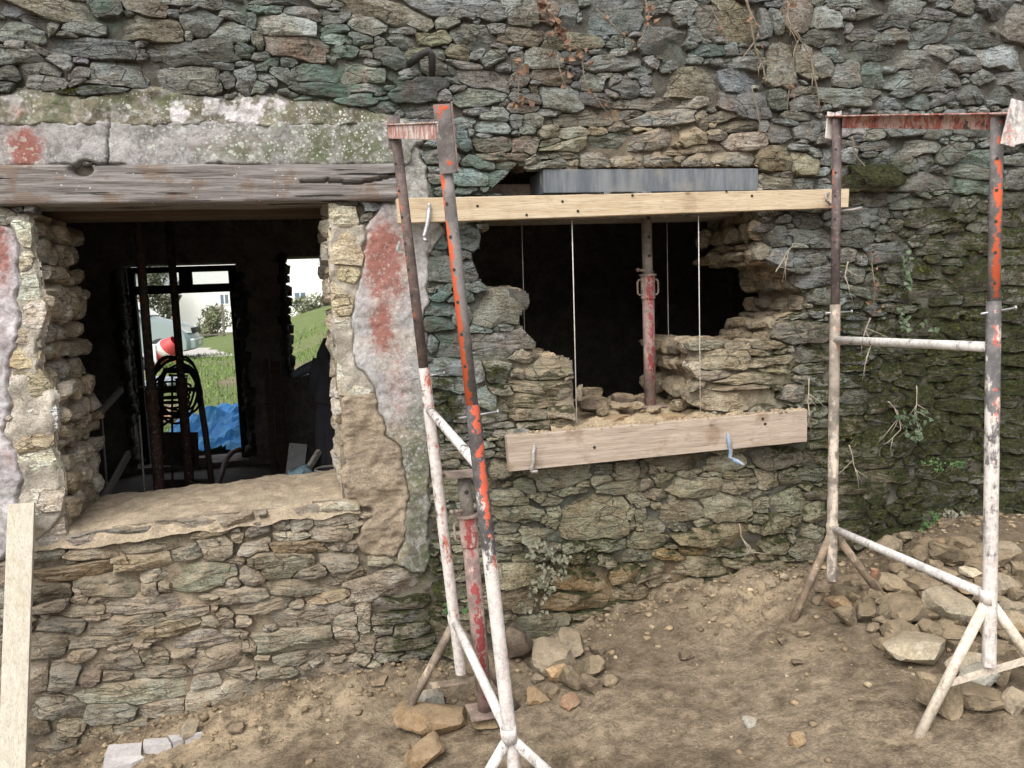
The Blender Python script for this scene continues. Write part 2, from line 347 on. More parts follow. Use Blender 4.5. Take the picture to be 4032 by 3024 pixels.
# stones of the front wall as read off the photograph: origin x, y, zoom; then  cx cy w h angle [tint]
STONES = [
((0, 0, 2.194), """440 80 760 180 12 t;925 75 270 160 8 c;1250 65 400 160 10 o;1700 20 700 70 4;1140 135 110 50 0;1510 125 90 60 0;1660 80 180 40 -10;220 130 420 130 22;
470 230 110 150 0;190 285 400 170 5;760 240 330 110 4;1260 250 690 190 3 t;1740 200 300 220 10;2050 160 260 70 18;2180 190 100 130 0;2000 280 330 130 10;590 310 170 50 5;
1630 310 60 90 0;130 400 220 75 -3;350 430 220 70 22;20 420 80 60 0;830 430 940 150 5;1210 390 150 80 -35;1650 470 800 180 -3 d;2130 440 180 110 0;200 510 380 110 -6;
530 530 190 110 10;710 535 130 60 0;1240 500 110 60 0;1380 530 110 40 0;700 640 200 90 -10;680 700 160 60 -20;1000 640 450 210 0;1650 690 520 240 3;1960 560 170 60 0;
2110 560 110 60 0;1990 690 130 130 -20;2140 690 180 230 10;320 600 320 110 0;60 640 200 120 0;400 720 300 110 0;900 770 400 90 0"""),
((1008, 0, 2.194), """110 80 260 80 0 c;240 30 480 60 0;640 30 300 70 0;400 120 300 90 12;700 90 160 40 5;230 225 430 180 6 l;690 150 280 130 0;680 250 230 90 0 c;670 330 220 100 0 c;
960 210 350 180 8;1150 120 780 190 14 t;1780 90 760 190 8;1650 190 230 110 -5 l;1820 170 100 50 0;1930 180 110 70 -40;2070 240 200 90 -5 l;2130 190 100 40 -20;1870 310 350 190 3 l;
1260 260 230 90 10;1270 340 250 120 10;1540 340 270 140 -10 o;1520 250 80 40 0 l;1070 360 130 90 8;1110 320 90 30 0;910 340 200 100 0;960 400 120 80 -25 o;950 460 120 80 0;
790 370 60 80 0;40 360 90 130 0 t;370 420 560 190 10 r;740 450 210 100 5 c;640 510 100 70 25 t;50 480 160 90 0;100 550 220 90 -20 c;290 530 110 70 0;1150 500 250 150 10;
1000 550 140 70 0;1410 460 170 100 -5 o;1580 470 100 100 0;1640 410 60 60 0;1740 450 200 130 0 o;1920 470 120 80 -5;1800 560 250 60 10;2050 490 190 110 -30;2120 410 140 70 -10;
540 640 440 180 3;900 650 330 200 15 t;550 760 430 110 2 d;950 760 250 90 0;230 640 280 80 35;100 680 180 90 10;30 760 120 180 40;1300 635 150 70 -5;1270 690 160 50 -15;
1160 755 90 40 -25 l;1410 780 480 190 0 d;1600 600 300 110 5;1900 680 500 150 10;1690 700 170 40 25;1730 770 150 60 0;1620 830 130 110 0;1920 850 400 150 -10;
1100 810 110 30 -15;1090 850 130 30 0 c;1550 950 400 110 0;1900 960 300 60 5;2080 1000 240 110 0;1800 1050 150 80 0;2010 1090 250 110 0;1980 1170 110 70 10;2050 1260 280 130 0 r;
1770 1200 150 200 0 c;1860 1150 60 90 0"""),
((2016, 0, 2.194), """90 120 240 190 0;330 120 160 150 20 r;470 140 190 230 10;620 30 130 70 0;580 150 60 110 0;880 130 560 330 0 b;1250 60 180 100 0;1450 90 210 120 3;1430 190 110 90 0;
1540 190 90 90 0;1210 110 80 70 0;1290 310 420 380 10;1560 310 140 130 35;1540 390 130 70 0;1680 200 230 260 10 t;1980 200 430 290 0 o;2170 200 120 260 0;100 300 380 170 3 r;
520 370 560 130 4 o;810 330 90 70 -20;890 370 170 110 0;1010 390 110 110 0;1060 305 110 40 0;740 440 220 60 -3;920 450 120 60 0;1690 360 90 60 0;1810 360 130 70 0;1890 420 110 110 0;
1990 400 90 40 0;2000 450 90 60 0;1710 430 270 110 -5 c;1580 510 120 70 15;1750 530 180 60 0;1990 550 290 120 5;2150 450 120 90 0;2170 390 120 50 0;540 490 250 100 3;270 520 290 150 12;
45 530 110 160 0;40 430 100 50 0;880 545 440 130 -3;1210 540 130 90 30;1360 570 130 70 -10;1260 510 90 40 0;1330 620 90 50 0;1120 620 160 70 0;1520 720 560 250 3 o;1950 690 330 200 5;
2090 750 70 50 0 l;790 655 140 40 0 l;370 670 330 110 5 r;560 640 90 100 0;680 720 200 140 10;900 700 100 100 0;990 760 230 190 5;1040 670 100 50 0;1150 710 110 100 0;1170 800 110 90 0;
70 700 170 120 0;210 730 100 60 0;80 795 130 50 0;200 785 80 70 0 t;110 860 230 90 5;100 940 220 70 0;410 840 330 210 10;740 860 290 130 5;550 740 80 60 0;880 820 150 60 10;960 900 130 60 0;
1230 910 390 100 -5;1560 890 250 80 -5 t;310 975 180 60 0;190 1040 140 110 0;600 1020 560 120 -4;1010 985 230 70 0;1310 1020 520 130 -6 b;50 1050 120 120 0;130 1130 110 60 0 l;
330 1130 160 110 0 o;540 1150 260 90 0 t;750 1140 120 80 0 o;940 1105 190 60 -8;1130 1120 130 40 0 o;860 1210 380 130 -5 c;1130 1220 400 140 -5;1640 1050 110 170 -25 l;1570 1180 200 180 -10 t;
1820 1010 180 70 -5 d;1940 1100 300 80 -8 d;1770 1170 170 80 0 d;2000 900 420 200 10;2010 1230 340 130 0 l;1600 1290 430 60 -5 t;120 1260 240 140 0 r;470 1270 380 110 -15 t;
330 1230 170 60 -10 o;2170 1080 80 110 0"""),
((3024, 0, 2.194), """60 40 180 60 -5;60 180 130 190 0;250 130 260 260 0 r;490 150 230 220 0;420 30 130 60 0;540 70 130 90 0;670 110 120 130 0;690 240 60 90 0;640 210 80 60 0;500 330 360 140 -3;
770 40 480 80 0;870 130 230 80 0;1050 190 450 130 5;1180 60 320 110 5;1450 120 300 110 10;1560 30 140 70 0;1680 80 200 120 25;1950 60 300 160 10;820 310 280 100 0;980 340 170 80 10;
1120 290 190 120 0;1300 210 200 70 0;1430 290 380 150 -20;1700 210 350 180 -10;2120 200 200 280 0 l;1780 350 400 140 10;560 450 130 90 10;600 520 130 70 0;900 450 560 110 5;
1250 510 460 170 6;1480 450 270 120 10;1700 440 240 60 20;1700 560 200 120 0;1990 480 400 200 5;90 560 220 420 0 t;310 520 180 250 0 t;480 560 170 190 0;690 650 230 220 0;
880 650 200 170 0 c;1050 620 150 60 0;1240 690 520 150 0;1550 680 150 130 0;1900 660 250 120 -15;2080 700 270 150 10;70 860 150 150 0 c;310 790 210 70 -5;330 900 220 130 -5;
250 1000 230 80 -3;700 840 470 140 5;1000 890 320 90 3;1160 800 180 60 -5;1310 880 160 110 15;1530 830 250 80 -20;1400 770 200 50 0;1740 820 180 150 0;2000 800 330 150 8;
320 1130 210 150 0;90 1150 200 130 5;150 1060 160 60 0;740 1110 260 130 -5;910 1170 200 70 -10;750 1190 80 60 0;1180 1110 330 130 0;1460 1120 220 140 0;1750 1110 330 110 0;
1000 1260 330 80 -8;1360 1270 350 100 -5;1650 1200 120 60 0 c;1680 1280 200 120 0;2120 1260 170 120 0 d"""),
((2900, 500, 1.954), """290 250 220 190 0 o;520 280 180 160 0 o;330 360 150 50 0;320 430 310 100 5;520 440 130 80 0;500 120 80 50 0;470 160 150 50 0;590 200 100 90 0;860 140 130 60 0;860 215 100 110 0;
1150 150 380 60 -5;1050 210 130 60 0;1100 240 180 120 5;1250 280 270 110 5;1430 170 300 110 -8;1450 270 130 130 0;1600 100 80 60 0;1700 200 260 130 0;1830 240 280 100 5 c;1550 320 100 60 0;
1750 350 330 90 5;1110 350 140 50 5;1430 430 560 150 0;1810 455 260 110 5 c;1095 430 80 90 0;1060 560 150 110 0;910 540 80 100 0;1230 550 200 60 -5;1310 590 220 90 0;1600 570 230 80 -5;
1570 500 180 40 0;1800 560 140 70 -20;1450 520 90 40 0;910 700 220 150 0;1090 680 170 120 15;1240 680 80 60 0;1310 670 60 50 0;1480 690 330 130 -10;1550 760 320 60 -15;1210 760 100 80 0;
1110 790 130 60 5;1060 760 80 60 -30;1320 820 80 50 0;1390 840 110 60 0;920 860 240 130 0;1130 850 140 60 0;540 730 200 110 -5;370 710 90 60 0;200 780 160 60 -5;410 760 90 40 0;
320 840 160 130 15;570 850 330 130 5;400 870 90 80 0;180 960 250 120 12 t;320 1000 240 130 10;550 1010 200 120 0;490 920 120 50 0;860 980 150 110 0;1130 970 320 170 -5;960 1010 100 110 0;
1020 1090 120 50 0;1110 1070 100 40 0;570 1150 320 140 -5;880 1130 210 110 10;1060 1160 150 100 0;480 1100 220 40 0;1230 1130 190 140 0;1420 1110 220 130 10;1500 1240 350 130 5;
1380 900 130 60 0;1560 940 330 120 5;1510 1010 130 60 15;1540 860 220 60 0;1720 1040 300 70 5;1830 880 270 120 10;1680 1100 150 60 0;1800 1150 330 200 -10;1750 700 160 60 0;1680 770 100 60 0;
640 1300 160 110 0;910 1270 240 90 5;870 1340 180 60 0;1150 1240 130 70 0;1250 1300 140 90 0;1620 1330 320 70 -5;1840 1330 250 80 0;2130 260 150 80 0;2130 400 150 150 0;2120 560 160 120 0;
2130 700 150 110 0;2120 850 180 130 0;2120 1000 180 120 0;2120 1150 180 140 0;2120 1290 180 110 0"""),
((1500, 1100, 2.37), """550 110 330 160 0 c;860 80 260 120 5 c;1100 260 540 330 0 t;560 280 330 110 0 c;540 420 300 130 0 d;760 330 130 180 0;1140 450 170 90 -3;950 480 230 70 10 c;1130 590 580 230 -5;
640 600 300 220 0 d;510 600 130 160 0;640 830 330 170 5;1070 860 260 190 5;1350 720 270 110 15 t;1560 820 440 180 0 t;1280 880 130 90 0;920 850 100 180 0;640 960 330 140 5;560 1120 140 110 0;
720 1150 180 110 0;1000 1110 200 180 20 c;1120 1030 280 110 0 t;1450 1010 600 130 3 t;1400 1140 700 130 0 t;1680 1240 270 150 0 t;1340 1250 400 110 0 t;1090 1290 230 90 0;1080 1370 250 80 0;
1550 1350 500 80 -3 t;1180 1440 330 70 -5;720 1260 140 130 0;570 1200 130 180 0;740 1390 130 80 0;1000 1440 120 80 0;1030 1530 120 90 0;560 1460 60 140 0;660 1580 250 80 0;1090 1600 160 70 0;
1020 1620 90 60 0"""),
((1500, 600, 2.765), """940 260 430 210 5 c;1320 300 380 210 -8 c;1080 120 330 120 10 c;1400 130 330 120 5;760 90 150 160 0 c;920 430 230 60 0;1140 430 150 110 0;690 430 180 90 0;1200 460 400 50 0;1300 50 560 110 0 r;
1650 70 170 80 -25 t;1790 130 480 80 -5 t;1900 30 420 80 0 t;2080 120 140 140 0 t;640 830 150 110 0;780 840 250 80 0;900 970 370 200 0 c;620 980 260 180 0 c;620 1090 200 70 0;600 1250 380 280 0;
880 1110 200 100 0;960 1300 210 300 25;560 1500 330 160 0;850 1550 330 180 5 c;380 950 180 300 0 l"""),
((2600, 1100, 2.37), """400 600 370 110 -3 t;720 620 280 90 -6 t;1000 610 270 90 3 t;560 750 470 180 0 t;940 680 260 70 0 t;1110 680 110 70 0 t;1000 760 380 90 -5 t;480 890 370 100 -5 t;830 930 620 110 -4 t;
680 1000 520 90 -4 t;1080 840 250 90 0 t;620 1110 780 180 0 t;330 990 200 120 0 t;950 1200 230 80 0;300 840 130 140 0 t;880 340 200 100 10 t;1200 220 300 100 -5 o;1190 330 270 110 -8;
960 420 200 140 0 o;1320 490 480 180 0;1480 180 160 150 0;1440 310 130 80 0;1760 140 260 110 0;1790 250 220 90 0;1800 320 330 90 5;1900 480 330 130 0;1690 560 150 80 0;1420 690 260 160 0;
1420 830 250 110 0;1410 930 280 90 0;1220 1060 240 110 0;1440 1070 250 130 0;1800 830 280 90 0;1750 930 280 110 0;1830 1090 250 110 0;1800 1210 220 90 0;1780 1350 300 160 -5;1460 1230 170 100 0;
1440 1340 200 80 0;1450 1450 180 90 0;1990 1550 280 230 -30;1790 1590 230 150 -30;1490 1530 200 110 0"""),
((3132, 1200, 2.37), """560 60 230 90 0;760 50 230 90 0;950 40 350 80 0;1150 70 180 80 0;1200 220 260 130 0;1450 230 280 130 15;1650 230 200 120 0;1680 60 220 90 0;560 300 180 110 0;760 250 290 150 -10;
800 400 240 90 0;1050 330 260 80 0;1100 410 220 80 0;1350 300 200 70 0;1650 350 240 90 0;1500 430 280 90 0;560 520 250 130 0;550 640 280 70 0;900 620 170 170 0;730 560 150 80 0;
1080 600 180 100 0;1350 640 230 110 0;1630 600 240 100 0;540 720 280 80 0;760 760 180 90 0;1080 740 260 90 10;1350 830 140 60 0;1560 740 260 100 -8;540 850 320 110 10;560 970 280 100 0;
760 960 200 120 0;900 900 260 90 0;1140 870 250 150 0;1140 980 200 60 5;1450 930 230 140 0;1650 830 220 90 0;1660 950 230 120 0;530 1110 310 160 -15;680 1050 130 60 0;820 1040 250 100 5;
1000 1020 140 80 0;1060 1100 200 110 0;1330 1090 230 170 0;1560 1090 250 110 0;510 1340 170 180 -15;710 1310 230 210 -10;860 1360 110 110 0;980 1290 230 220 0;1260 1200 200 200 -35;
1500 1200 260 130 0;1330 1330 200 100 0;1590 1340 280 110 0;490 1470 200 70 0;780 1470 420 90 0;1080 1450 130 80 0;1320 1470 250 90 0;1580 1480 260 80 0;500 1580 210 110 0;880 1600 420 100 0;
1250 1570 230 110 0;1480 1590 250 110 0;1680 1620 170 80 0;2030 100 220 120 0;2020 240 210 120 0;2020 380 220 100 0;2030 500 210 120 0;2020 640 210 110 0;2030 770 210 120 0;2030 900 200 110 0;
2020 1040 220 140 0;2030 1180 200 120 0;2020 1310 220 120 0;2030 1450 210 130 0;2030 1580 210 110 0"""),
((0, 1900, 2.458), """470 490 300 270 0;480 690 250 120 0;780 540 230 110 -5 b;1180 480 570 70 -7 b;1230 530 260 40 0;1770 430 620 110 -3;2050 470 330 90 -8 t;900 670 520 110 -3 t;1480 580 600 140 -8;
770 850 650 120 -9 r;1350 770 560 150 -8 t;1810 680 290 110 -8;2100 640 290 190 0;1060 980 540 190 2;1500 880 340 130 -12;1950 910 580 220 -6 c;1440 1010 190 110 0;1590 1010 110 80 0;
490 1050 380 190 -6;470 1200 350 90 -12;740 1050 100 60 0 l;760 1130 180 70 0;820 1230 400 100 0;1460 1180 880 150 -5;2080 1110 270 90 -5;590 1390 400 130 2 b;940 1310 260 70 0;
1230 1370 660 160 -6;1840 1260 400 110 -8;1650 1410 500 130 -8 t;2030 1350 200 100 0;2090 1210 70 70 0 r;200 300 300 300 0 l"""),
((800, 1850, 2.212), """280 430 250 80 -3;690 470 140 80 0;830 370 370 100 -5;1180 330 300 70 -6;1150 430 330 80 -8;480 510 180 110 0;870 480 190 100 0;1100 540 300 120 -5;790 570 300 50 -3 l;
870 665 420 90 -4 r;1200 660 230 80 5;640 840 580 220 -8;450 900 250 170 0;930 880 270 120 -10;1190 800 290 160 5;1290 920 400 90 -9;1600 1010 600 230 -5;830 1020 530 130 0;280 790 170 80 0;
250 990 150 80 0;270 1090 560 110 -4;520 1180 500 110 -10;790 1170 160 70 -12 b;1100 1100 380 90 -8 o;860 1270 760 200 -4;1260 1160 110 60 20;1220 1310 220 140 -5;580 1370 160 90 0;
760 1470 740 190 -5;1230 1430 210 130 0;180 1270 150 130 0 d;330 1310 190 90 0;210 1440 420 110 -5;1390 1280 130 250 0;1690 1160 480 130 -5;1700 1280 420 110 -5;1580 1400 230 120 -15;
1780 1420 330 200 -8;1420 1490 150 150 0;1370 490 220 70 -10;1700 1500 500 120 -5 d"""),
((0, 2400, 2.212), """420 290 380 190 -3;900 270 560 100 -4;730 390 250 90 -3;1040 430 430 160 -3;1330 400 230 130 0;1030 330 170 50 0;1600 370 180 70 0;550 570 260 250 0;780 600 220 110 0;1020 590 260 100 -2;
1390 540 430 100 -3;1900 420 470 210 -5;2070 560 290 100 -3;1150 710 1040 190 -4 c;1800 620 250 140 -5;480 850 460 210 3;960 890 400 170 2;1400 860 410 160 -6;1910 760 620 220 -7;
320 1010 200 110 0 d;600 1030 260 170 0 t;850 1100 320 180 -10 t;1140 1010 230 100 -10;450 1190 420 200 -3;2090 880 300 80 -8;330 580 170 230 0;1870 240 620 130 -5;2170 330 120 160 0;
30 300 80 200 0;30 600 80 200 0;20 900 80 200 0;1500 990 300 80 -8 t"""),
((1700, 1700, 2.37), """640 110 150 90 0;580 60 130 80 0;650 220 160 60 0;170 290 150 70 0;170 210 280 90 0;240 450 230 90 0;230 560 260 140 0 d;650 330 200 150 0;880 510 220 130 0;1220 420 500 180 -10;
1590 350 230 80 0;1580 440 220 90 -5;1410 480 110 60 -15;1860 370 360 130 -3;1340 560 350 70 -3;1800 510 540 110 -6;2110 450 80 100 0;1000 600 170 80 0;1130 600 110 40 0;1140 640 180 70 0;
690 590 280 100 0;720 660 300 60 0;1970 630 330 140 -5;810 750 430 130 3;1130 800 120 200 0;1040 790 70 80 0 l;860 830 150 40 0;1530 790 680 400 0 t;1860 740 90 170 15;1960 760 110 140 0;
1890 870 60 100 0;1950 880 50 80 0;2060 880 160 140 10;2090 690 100 60 0;700 890 220 90 0;710 1000 220 80 0;1030 960 340 110 2;740 1090 230 90 0;1070 1070 260 110 0;1300 1060 200 100 -10;
1440 1090 90 70 0;1640 1060 360 120 0;2000 1020 330 150 -5;1330 1170 180 80 0;1480 1150 110 60 0;1520 1190 90 60 0;1060 1150 280 60 0;680 1170 180 90 0;830 1180 180 70 0;830 1330 400 210 0;
260 1330 200 110 0;220 1250 150 60 0;320 1260 60 80 0;200 1180 200 90 0;210 860 110 130 0;230 960 150 70 0;280 1110 140 60 0;200 1480 300 130 0;790 1560 300 200 0 d;1400 1350 480 250 0 e;
1620 1210 200 150 0;1850 1150 360 110 0;1780 1320 250 150 0 e;1350 1580 500 130 0 e"""),
((2500, 1700, 2.37), """60 370 140 130 0;190 350 120 70 0;450 280 430 150 0 d;250 330 70 60 0;280 440 200 150 0;90 490 190 110 -8;450 395 160 60 8;550 375 90 40 0;620 410 120 45 0;745 395 110 50 0;880 400 140 80 0;
1015 385 130 70 0;650 345 80 40 0;830 290 330 140 -5;1350 220 400 190 -10 d;570 530 460 180 5;920 510 270 140 3;1080 460 90 60 0;1105 520 100 60 0;1230 440 220 180 0;1450 420 220 140 0;
1660 400 300 110 3;1690 230 250 120 -8;150 610 330 120 -5;350 620 110 90 -10;270 680 80 50 0;180 695 100 50 0;400 730 540 230 5;870 720 470 250 3;1130 585 310 60 -3;1170 680 150 120 0;
1440 650 410 180 -15;1640 590 200 120 0;1580 510 90 70 0;65 760 110 130 0;165 860 160 100 0;640 840 200 90 0;450 880 200 110 0;1060 810 60 60 0;1170 800 150 90 0;1320 850 230 170 0;
1500 830 110 90 0;1450 760 190 40 0;1480 920 150 70 0;1100 900 80 80 0;130 1000 370 190 -10 o;770 960 640 230 -5 o;1660 750 200 170 0;2000 730 260 210 0;1650 930 160 130 0;1450 1000 60 100 0;
1300 1040 250 150 0;1600 1090 300 190 0;560 1100 300 90 0 e;900 1120 350 80 0;300 1150 280 90 0 e;1250 1260 400 100 0;950 1220 250 80 0;2000 880 240 110 0;1950 290 200 100 0;2000 400 220 120 0;2000 530 240 90 0"""),
((1100, 780, 0.78), """190 60 80 60 0 l;200 150 90 110 0 o;200 235 90 50 0 o;200 310 90 100 0 o;205 385 90 50 0 l;205 440 95 90 0 l;215 560 110 130 0 l;245 665 130 90 0 o"""),
((0, 780, 0.78), """80 110 70 70 0 l;60 190 70 60 0 l;90 270 60 80 0 l;105 360 90 80 0 l;95 430 80 60 0 l;80 490 90 60 0 o;90 590 140 110 0 o;120 670 110 80 0 l;110 740 100 70 0 o;130 820 120 90 0 l;110 900 190 90 0 l"""),
]
# ------------------------------------------------------------------ layout of the front wall (all traced outlines are carried onto the wall plane, metres)
def poly(pts, Y=0.0): return np.array([wxz(x, y, Y) for x, y in pts])
WINDOW = poly([(150,800),(135,857),(128,947),(160,1088),(192,1229),(170,1318),(165,1447),(225,1549),(237,1652),(215,1754),(254,1870),(258,2105),(600,2060),(850,2028),(1100,2000),(1345,1972),(1350,1934),(1337,1600),(1324,1498),(1312,1293),(1296,1100),(1292,857),(1290,800)])
BREACH = poly([(1985,760),(1900,768),(1985,702),(2040,640),(2078,668),(2130,672),(2140,762),(2200,800),(2990,800),(3010,880),(2967,904),(3023,945),(2956,991),(2967,1017),(3043,1037),(3120,1078),(3130,1115),(3186,1160),(3165,1226),(3039,1269),(3047,1311),(3022,1340),(2967,1343),(2849,1349),(2811,1336),(2760,1330),(2701,1353),(2705,1370),(2718,1404),(2710,1446),(2742,1500),(2710,1543),(2714,1585),(2777,1613),(2800,1640),(2264,1690),(2264,1648),(2264,1543),(2257,1497),(2251,1421),(2217,1397),(2124,1400),(2108,1387),(2112,1349),(2048,1281),(2044,1248),(2089,1193),(2082,1155),(2048,1142),(1968,1130),(1925,1135),(1900,1117),(1868,1050),(1855,1000),(1892,972),(1893,915),(1935,880)])
BAND = poly([(-500,492),(430,486),(900,485),(1300,486),(1640,478),(1660,560),(1600,650),(1400,655),(1050,660),(840,648),(780,660),(560,666),(430,654),(330,640),(180,660),(-500,655)])
LEDGE = poly([(-500,360),(0,375),(120,352),(330,385),(560,345),(720,372),(900,395),(1010,372),(1160,395),(1330,412),(1480,440),(1640,480),(1640,500),(-500,500)])
NECK = poly([(1540,560),(1640,560),(1665,620),(1690,700),(1695,760),(1690,860),(1750,900),(1700,985),(1690,1010),(1560,1010),(1555,800)])
REDPATCH = poly([(1440,890),(1520,800),(1600,800),(1690,900),(1680,1100),(1672,1300),(1680,1500),(1690,1700),(1690,2000),(1680,2255),(1560,2235),(1590,2150),(1600,1950),(1590,1800),(1510,1690),(1490,1560),(1408,1440),(1385,1280),(1408,1100),(1440,980)])
LEFTPATCH = poly([(-500,880),(0,880),(60,905),(75,1000),(62,1150),(90,1250),(55,1400),(40,1600),(20,1690),(60,1800),(90,1900),(70,2000),(60,2150),(0,2200),(-500,2200)])
MORTARPATCH = poly([(1345,1560),(1480,1545),(1510,1690),(1585,1800),(1600,1950),(1600,2060),(1590,2140),(1560,2190),(1480,2185),(1410,2150),(1420,2080),(1440,2050),(1480,2010),(1430,1990),(1400,1960),(1355,1970),(1350,1800)])
SILLTOP = None
TIMBER_PX = [(-500,660),(1560,652),(1560,792),(-500,818)]
TIMBER = poly(TIMBER_PX)
NEWLINTEL = poly([(2140,672),(2980,655),(2980,745),(2140,762)])

X0, X1, Z0, Z1 = -2.5, 4.7, -0.35, 3.75
CELL = 0.007
NX, NZ = int((X1-X0)/CELL), int((Z1-Z0)/CELL)
gx = X0+(np.arange(NX)+0.5)*CELL; gz = Z0+(np.arange(NZ)+0.5)*CELL
GX, GZ = np.meshgrid(gx, gz)                                   # [NZ, NX]
def inpoly(P, x, z):
    r = np.zeros(x.shape, bool); n = len(P)
    for i in range(n):
        ax, az = P[i]; bx, bz = P[(i+1) % n]
        c = ((az > z) != (bz > z))
        if not c.any() or az == bz: continue
        r ^= c & (x < (bx-ax)*(z-az)/(bz-az)+ax)
    return r
def gridnoise(step, amp, seed):
    r = np.random.default_rng(seed); a = int((X1-X0)/step)+3; b = int((Z1-Z0)/step)+3
    g = r.uniform(-1, 1, (b, a)); fx = (GX-X0)/step; fz = (GZ-Z0)/step
    ix = fx.astype(int); iz = fz.astype(int); tx = fx-ix; tz = fz-iz; tx = tx*tx*(3-2*tx); tz = tz*tz*(3-2*tz)
    return amp*((g[iz, ix]*(1-tx)+g[iz, ix+1]*tx)*(1-tz)+(g[iz+1, ix]*(1-tx)+g[iz+1, ix+1]*tx)*tz)
WX = GX+gridnoise(0.06, 0.012, 1)+gridnoise(0.022, 0.006, 2); WZ = GZ+gridnoise(0.06, 0.0065, 3)+gridnoise(0.02, 0.005, 4)
win_m = inpoly(WINDOW, GX, GZ); br_m = inpoly(BREACH, GX, GZ)
plaster_m = np.zeros_like(win_m)
for P in (BAND, LEDGE, NECK, REDPATCH, LEFTPATCH, MORTARPATCH): plaster_m |= inpoly(P, WX, WZ)
timber_m = inpoly(TIMBER, GX, GZ) | inpoly(NEWLINTEL, GX, GZ)
blocked = win_m | br_m | plaster_m | timber_m

# colour and growth over the wall: soft blobs given in the photo's pixels
def blobs(lst):
    out = []
    for x, y, rx, ry, s in lst:
        c = wxz(x, y); e = wxz(x+rx, y); g = wxz(x, y+ry); out.append((c[0], c[1], abs(e[0]-c[0]), abs(g[1]-c[1]), s))
    return out
MOSS = blobs([(3750,1550,560,560,1.0),(3880,1020,320,260,.75),(3450,1650,330,260,.6),(3420,1150,260,200,.35),(3500,2030,260,170,1.0),(3900,2050,250,200,.8),(3430,690,120,60,1.2),(1960,1480,50,45,1.4),(1755,1590,60,130,.9),
    (1700,2350,90,280,.75),(2300,2260,260,190,.5),(2100,1700,300,250,.3),(2900,2150,400,200,.35),(300,420,330,80,.7),(3250,1750,200,300,.4),(2640,620,300,60,.1),(1600,2450,100,200,.5),(3000,1250,200,250,.2)])
ALGAE = blobs([(1380,330,250,120,1.0),(1300,230,350,140,.6),(1780,720,220,150,.75),(1950,650,230,110,.6),(420,50,70,60,.8),(1720,1250,160,330,.7),(1900,1500,230,230,.4),(1470,430,130,100,1.0),(1030,60,120,80,.6),
    (2700,200,120,80,.35),(3400,290,140,80,.5),(3700,700,300,140,.45),(2400,60,150,110,.3),(3200,1400,300,300,.25),(2300,2000,400,250,.3),(1820,2000,120,300,.45)])
DUST = blobs([(700,2400,750,420,.75),(180,1500,150,640,.85),(1340,1300,130,480,.85),(2650,560,330,120,.95),(2950,1480,230,160,1.0),(3060,1260,150,140,.8),(2130,1540,190,170,1.0),(2250,1680,300,60,.7),(1500,2100,220,200,.8),(1500,2500,250,200,.45),
    (2450,2330,420,130,.8),(2800,2200,300,170,.5),(3000,700,140,140,.5),(2600,2000,300,200,.35)])
EARTHY = blobs([(2500,2330,480,120,1.0),(2900,2260,300,90,.8),(3200,2240,300,80,.6),(700,2900,500,70,.5)])
def field(B, x, z):
    s = np.zeros(np.shape(x))
    for cx, cz, rx, rz, k in B: s = np.maximum(s, k*np.exp(-(((x-cx)/rx)**2+((z-cz)/rz)**2)**1.2*0.9)) 
    return np.clip(s, 0, 1)
TINT = {'': (1,1,1), 'r': (1.05,.86,.74), 'b': (.95,1.0,1.08), 't': (1.18,1.10,.97), 'd': (.66,.64,.62), 'l': (1.4,1.38,1.34), 'c': (.90,1.02,.99), 'o': (1.18,1.08,.86), 'e': (1.1,.85,.58)}
LL = wxz(-300, 2050); LR = wxz(1480, 2050); zs = LL[1]
def basecol(x, z):
    """stone ground colour by part of the wall"""
    x = np.asarray(x, float); z = np.asarray(z, float)
    top = np.array([.200,.200,.184]); low = np.array([.275,.240,.188]); mid = np.array([.24,.215,.150]); right = np.array([.155,.148,.118]); jamb = np.array([.52,.475,.40])
    lo = sm(1.15, 0.75, z)*sm(0.42, 0.22, x); mi = sm(1.25, .9, z)*sm(0.3, 0.5, x); rg = sm(2.5, 3.2, x)*sm(2.6, 2.0, z)
    c = top+0*x[..., None]
    jb = np.maximum(sm(-.98, -1.1, x), sm(-.02, .03, x)*sm(.24, .16, x))*sm(2.2, 2.1, z)*sm(.7, .85, z)
    for w, k in ((mi, mid), (rg, right), (lo, low), (jb, jamb)): c = c*(1-w[..., None])+k*w[..., None]
    fr = (pointed(x, z)*sm(.6, .8, x)*sm(1.05, 1.2, z))[..., None]; c = c*(1-.6*fr)+np.array([.34,.285,.205])*.6*fr
    return c
def pointed(x, z):
    """1 where fresh lime mortar fills the joints, 0 where the joints are dry and deep"""
    P = [(700,2450,760,470,1.0),(250,1500,200,640,.9),(1430,1400,190,560,.9),(2650,540,340,110,.8),(2950,1500,240,180,1.0),(2130,1560,200,190,1.0),(2980,690,150,160,.6),(3080,1280,130,110,.7)]
    global _PT
    try: _PT
    except NameError: _PT = blobs(P)
    return field(_PT, x, z)

